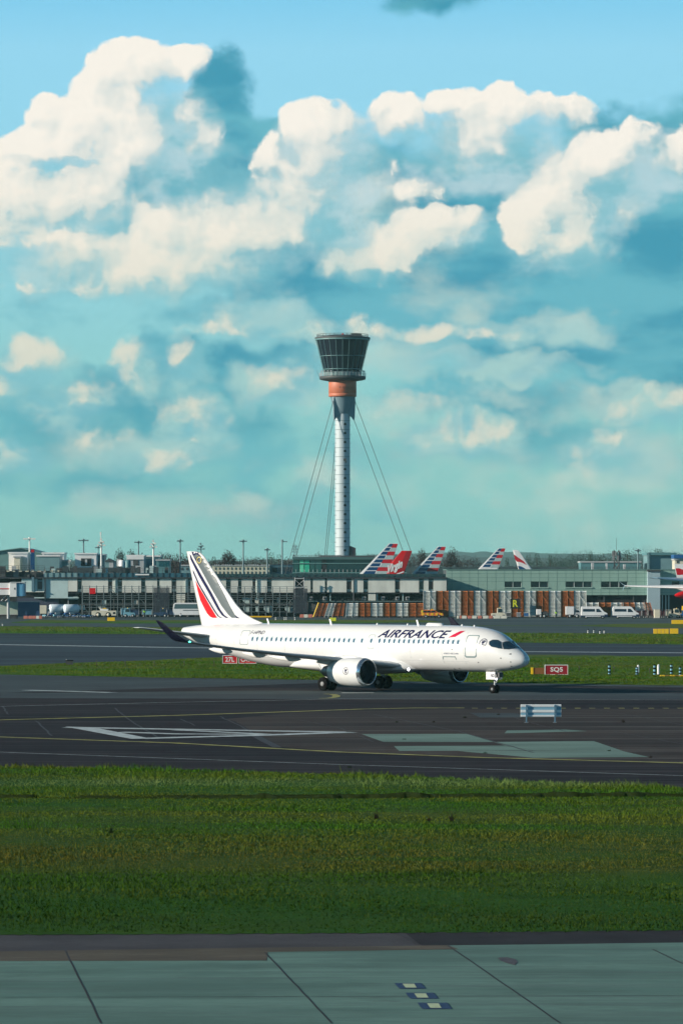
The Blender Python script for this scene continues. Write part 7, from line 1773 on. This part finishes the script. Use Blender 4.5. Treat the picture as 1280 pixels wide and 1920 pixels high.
TR = [  # px, top row, kind, Y, label
 (306, 1040, 2, 1500, 'bare brown tree at the left of the clump behind the grey lamp mast'), (318, 1037, 3, 1520, 'wide bare brown tree left of the grey lamp mast'), (332, 1036, 3, 1540, 'tall bare brown tree right behind the grey lamp mast'), (347, 1038, 2, 1500, 'bare brown tree just left of the striped tail fin'), (358, 1045, 2, 1480, 'low bare tree touching the striped tail fin'),
 (401, 1043, 0, 1600, 'dark conifer right of the striped tail fin'), (412, 1046, 2, 1580, 'low bare tree right of the dark conifer'), (425, 1038, 5, 1450, 'thin upright bare tree above the cream building'), (432, 1040, 5, 1450, 'second thin upright bare tree above the cream building'), (444, 1043, 2, 1500, 'bare tree above the middle of the cream building'),
 (462, 1044, 3, 1540, 'wide bare tree right of the lamp mast over the cream building'), (478, 1044, 3, 1560, 'bare tree above the right part of the cream building'), (492, 1042, 4, 1500, 'olive tree left of the two dark conifers'), (509, 1035, 1, 1480, 'tall dark conifer, left of the pair left of the pylon'), (523, 1039, 1, 1500, 'dark conifer, right of the pair left of the pylon'), (538, 1042, 2, 1540, 'bare tree between the conifers and the pylon'),
 (575, 1042, 2, 1700, 'bare tree between the pylon and the tower shaft'), (598, 1041, 5, 1800, 'slim tree between the middle guy cables'), (675, 1040, 2, 1600, 'bare tree right of the tower foot'), (688, 1038, 3, 1620, 'wide bare tree left of the largest tail fin'),
 (773, 1041, 3, 1500, 'bare tree right of the plain red tail fin'), (790, 1035, 5, 1550, 'thin tree just left of the second barred tail'), (841, 1041, 2, 1600, 'bare tree right of the second barred tail'), (847, 1033, 5, 1500, 'tall thin bare tree right of the second barred tail'), (858, 1046, 3, 1650, 'low wide bare tree over the long dark roofline'), (880, 1043, 2, 1900, 'bare tree left of the small barred tail'),
 (950, 1046, 0, 1700, 'dark conifer between the small barred tail and the white fin'), (990, 1040, 1, 1900, 'dark conifer right of the white ribbon fin'), (1006, 1037, 1, 1800, 'tallest dark conifer right of the white ribbon fin'), (1016, 1043, 4, 1900, 'olive tree right of the tallest conifer'), (1031, 1040, 0, 1850, 'dark conifer above the blast screens'), (1046, 1038, 6, 2100, 'round dark tree above the letter R sign'), (1060, 1036, 6, 2200, 'taller round dark tree above the blast screens'),
 (1091, 1036, 6, 2300, 'round tree left of the dark antenna mast'), (1106, 1033, 0, 2300, 'pointed tree left of the dark antenna mast'), (1121, 1033, 6, 2300, 'round topped tree nearest left of the antenna mast'), (1143, 1038, 4, 2200, 'olive tree touching the antenna mast'), (1175, 1031, 1, 2200, 'pointed dark tree right of the antenna mast'), (1230, 1028, 0, 2000, 'left of two slim conifers above the teal plant block'), (1237, 1029, 0, 2000, 'right of two slim conifers above the teal plant block'), (1245, 1033, 4, 2000, 'low olive tree above the teal plant block'), (1276, 1033, 6, 1900, 'round dark tree at the right edge'),
 (226, 1034, 5, 1900, 'thin distant bare tree above the gabled shed'), (246, 1036, 5, 1900, 'thin distant bare tree left of the second grey mast'), (273, 1038, 2, 1900, 'small distant bare tree between two lamp masts'), (127, 1044, 4, 1200, 'ochre olive tree between two white blocks'), (740, 1045, 3, 1700, 'bare tree glimpsed between the red fin and its neighbour')]
for px, top, ki, Y, lab in TR:
    kd, m, sd, w = kinds[ki]; loc = (TXx(px, Y), Y, 0); s = TZ(top, Y) / 10.0
    if ki not in protos:
        t = make_tree(kd, m, sd, w, lab); protos[ki] = t; t.location = loc; t.scale = (s, s, s); t.rotation_euler = (0, 0, sd); t['group'] = 'trees beyond the airport buildings'
    else: t = dup(protos[ki], loc, px * .37, lab, 'trees beyond the airport buildings', s)
def woodland():
    r = np.random.default_rng(5); V = []
    for k in range(620):
        Y = r.uniform(1900, 3000); px = r.uniform(-300, 1600); base = (17.5 if px < 500 else 16.5) + 2.2 * math.sin(px * .012) + (4 if px > 1000 else 0)
        h = (base + r.uniform(-2, 4)) * (Y / 2300) ** 1.0; w = h * r.uniform(.35, .6); n = 240
        v = crown_mesh('', 'round', h, w, int(r.integers(1e6)), n); v[:, :, 0] += TXx(px, Y); v[:, :, 1] += Y
        v2 = crown_mesh('', 'round', h * .75, w * 1.3, int(r.integers(1e6)), 120); v2[:, :, 0] += TXx(px, Y); v2[:, :, 1] += Y; v2[:, :, 2] *= .8
        V += [v, v2]
    V = np.concatenate(V); i = np.abs(V[:, 0, 2]) > 0
    o = tri_object('woodland', V, leaf_mat('woodland_leaves', (.036, .024, .026), (.020, .027, .022), .02))
    tag(o, 'brown green winter woodland along the horizon behind the airport', 'woodland', 'stuff')
woodland()
def hills():
    for j, (Y, base, amp, c) in enumerate(((9500, 50, 9, (.05, .075, .06)), (6000, 27, 5, (.05, .07, .055)))):
        n = 420; rows = []
        for i in range(n):
            X = -3400 + 6800 * i / (n - 1)
            hh = base + amp * math.sin(X * .0021 + j * 2) + amp * .5 * math.sin(X * .0063 + j) + random.uniform(-1.6, 1.6) * (1.5 if j else 1.0) + (0 if X < 0 else 6)
            rows.append([Vector((X, Y - 500, 0)), Vector((X, Y - 200, hh * .6)), Vector((X, Y, max(2, hh))), Vector((X, Y + 400, hh * .6)), Vector((X, Y + 900, 0))])
        b = MB(); b.loft(rows, closed=False, caps=False, smooth=True); b.build('hills', mat(f'hill_ground_{"far" if j == 0 else "near"}', c, .95, var=.5, vscale=.01), kind='structure')
hills()
# weeds on the old taxiway and in the grass
def weed(label, px, py, h, m, seed):
    p = G(px, py); t = thing('weed', label, 'weed', (p.x, p.y, 0.012), 0, 'weeds'); r = np.random.default_rng(seed); n = 24; h *= (.4 if py < 1500 else .7)
    base = r.normal(0, .05, (n, 2)); tip = base + r.normal(0, h * .28, (n, 2)); v = np.zeros((n, 3, 3)); z = h * (.35 + .65 * r.random(n))
    v[:, 0, :2] = base - .012; v[:, 1, :2] = base + .012; v[:, 2, :2] = tip; v[:, 2, 2] = z
    tri_object('stems', v, m, t); v2 = cloud_tris(np.stack([tip[:, 0], tip[:, 1], z], 1), np.full(n, h * .05), r); v2[:, :, 2] = np.maximum(v2[:, :, 2], .01); tri_object('leaves', v2[:10], m, t)
M_weed = leaf_mat('dry_weed', (.14, .07, .045), (.09, .06, .03), 4); M_weedg = leaf_mat('green_weed', (.06, .09, .025), (.09, .07, .03), 4)
for i, (px, py, h, m, lab) in enumerate([(1168, 1355, .62, M_weed, 'reddish upright weed right of the ribbed sign back'), (743, 1355, .32, M_weedg, 'small weed on the old taxiway below the wing root'), (812, 1355, .34, M_weed, 'brownish weed left of the middle of the old taxiway'), (871, 1346, .36, M_weedg, 'low green weed on the pale strip'), (934, 1341, .4, M_weed, 'brown weed left of the ribbed sign back'),
    (1141, 1409, .3, M_weedg, 'weed at the lower right corner of the pale slabs'), (1219, 1421, .3, M_weed, 'weed near the right end of the lower yellow line'), (910, 1413, .26, M_weedg, 'weed on the lower edge of the pale slabs'), (758, 1387, .2, M_weedg, 'tiny weed at the left corner of the pale slabs'),
    (707, 1536, .55, M_weed, 'tall dry weed, left one in the near grass'), (847, 1541, .62, M_weed, 'tall dry weed, right one in the near grass'), (803, 1540, .35, M_weed, 'short dry weed between two tall ones in the near grass'), (208, 1563, .42, M_weedg, 'green weed clump at the left of the near grass'), (655, 1440, .3, M_weedg, 'weed on the taxiway edge near the middle')]):
    weed(lab, px, py, h, m, i)

# ------------------------------------------------------------------ the air
def haze():
    b = MB(); b.b2((-9500, -600, -1), (9500, 14500, 110)); o = b.build('haze', mat('haze_air', (1, 1, 1)), kind='stuff', label='thin blue green haze over the airfield', cat='haze')
    m = MATS['haze_air']; nt = m.node_tree; nt.nodes.clear(); out = nt.nodes.new('ShaderNodeOutputMaterial'); v = nt.nodes.new('ShaderNodeVolumePrincipled')
    v.inputs['Color'].default_value = (0.42, 0.84, 0.84, 1); v.inputs['Density'].default_value = 0.00005; v.inputs['Anisotropy'].default_value = 0.0
    nt.links.new(v.outputs[0], out.inputs['Volume'])
haze()
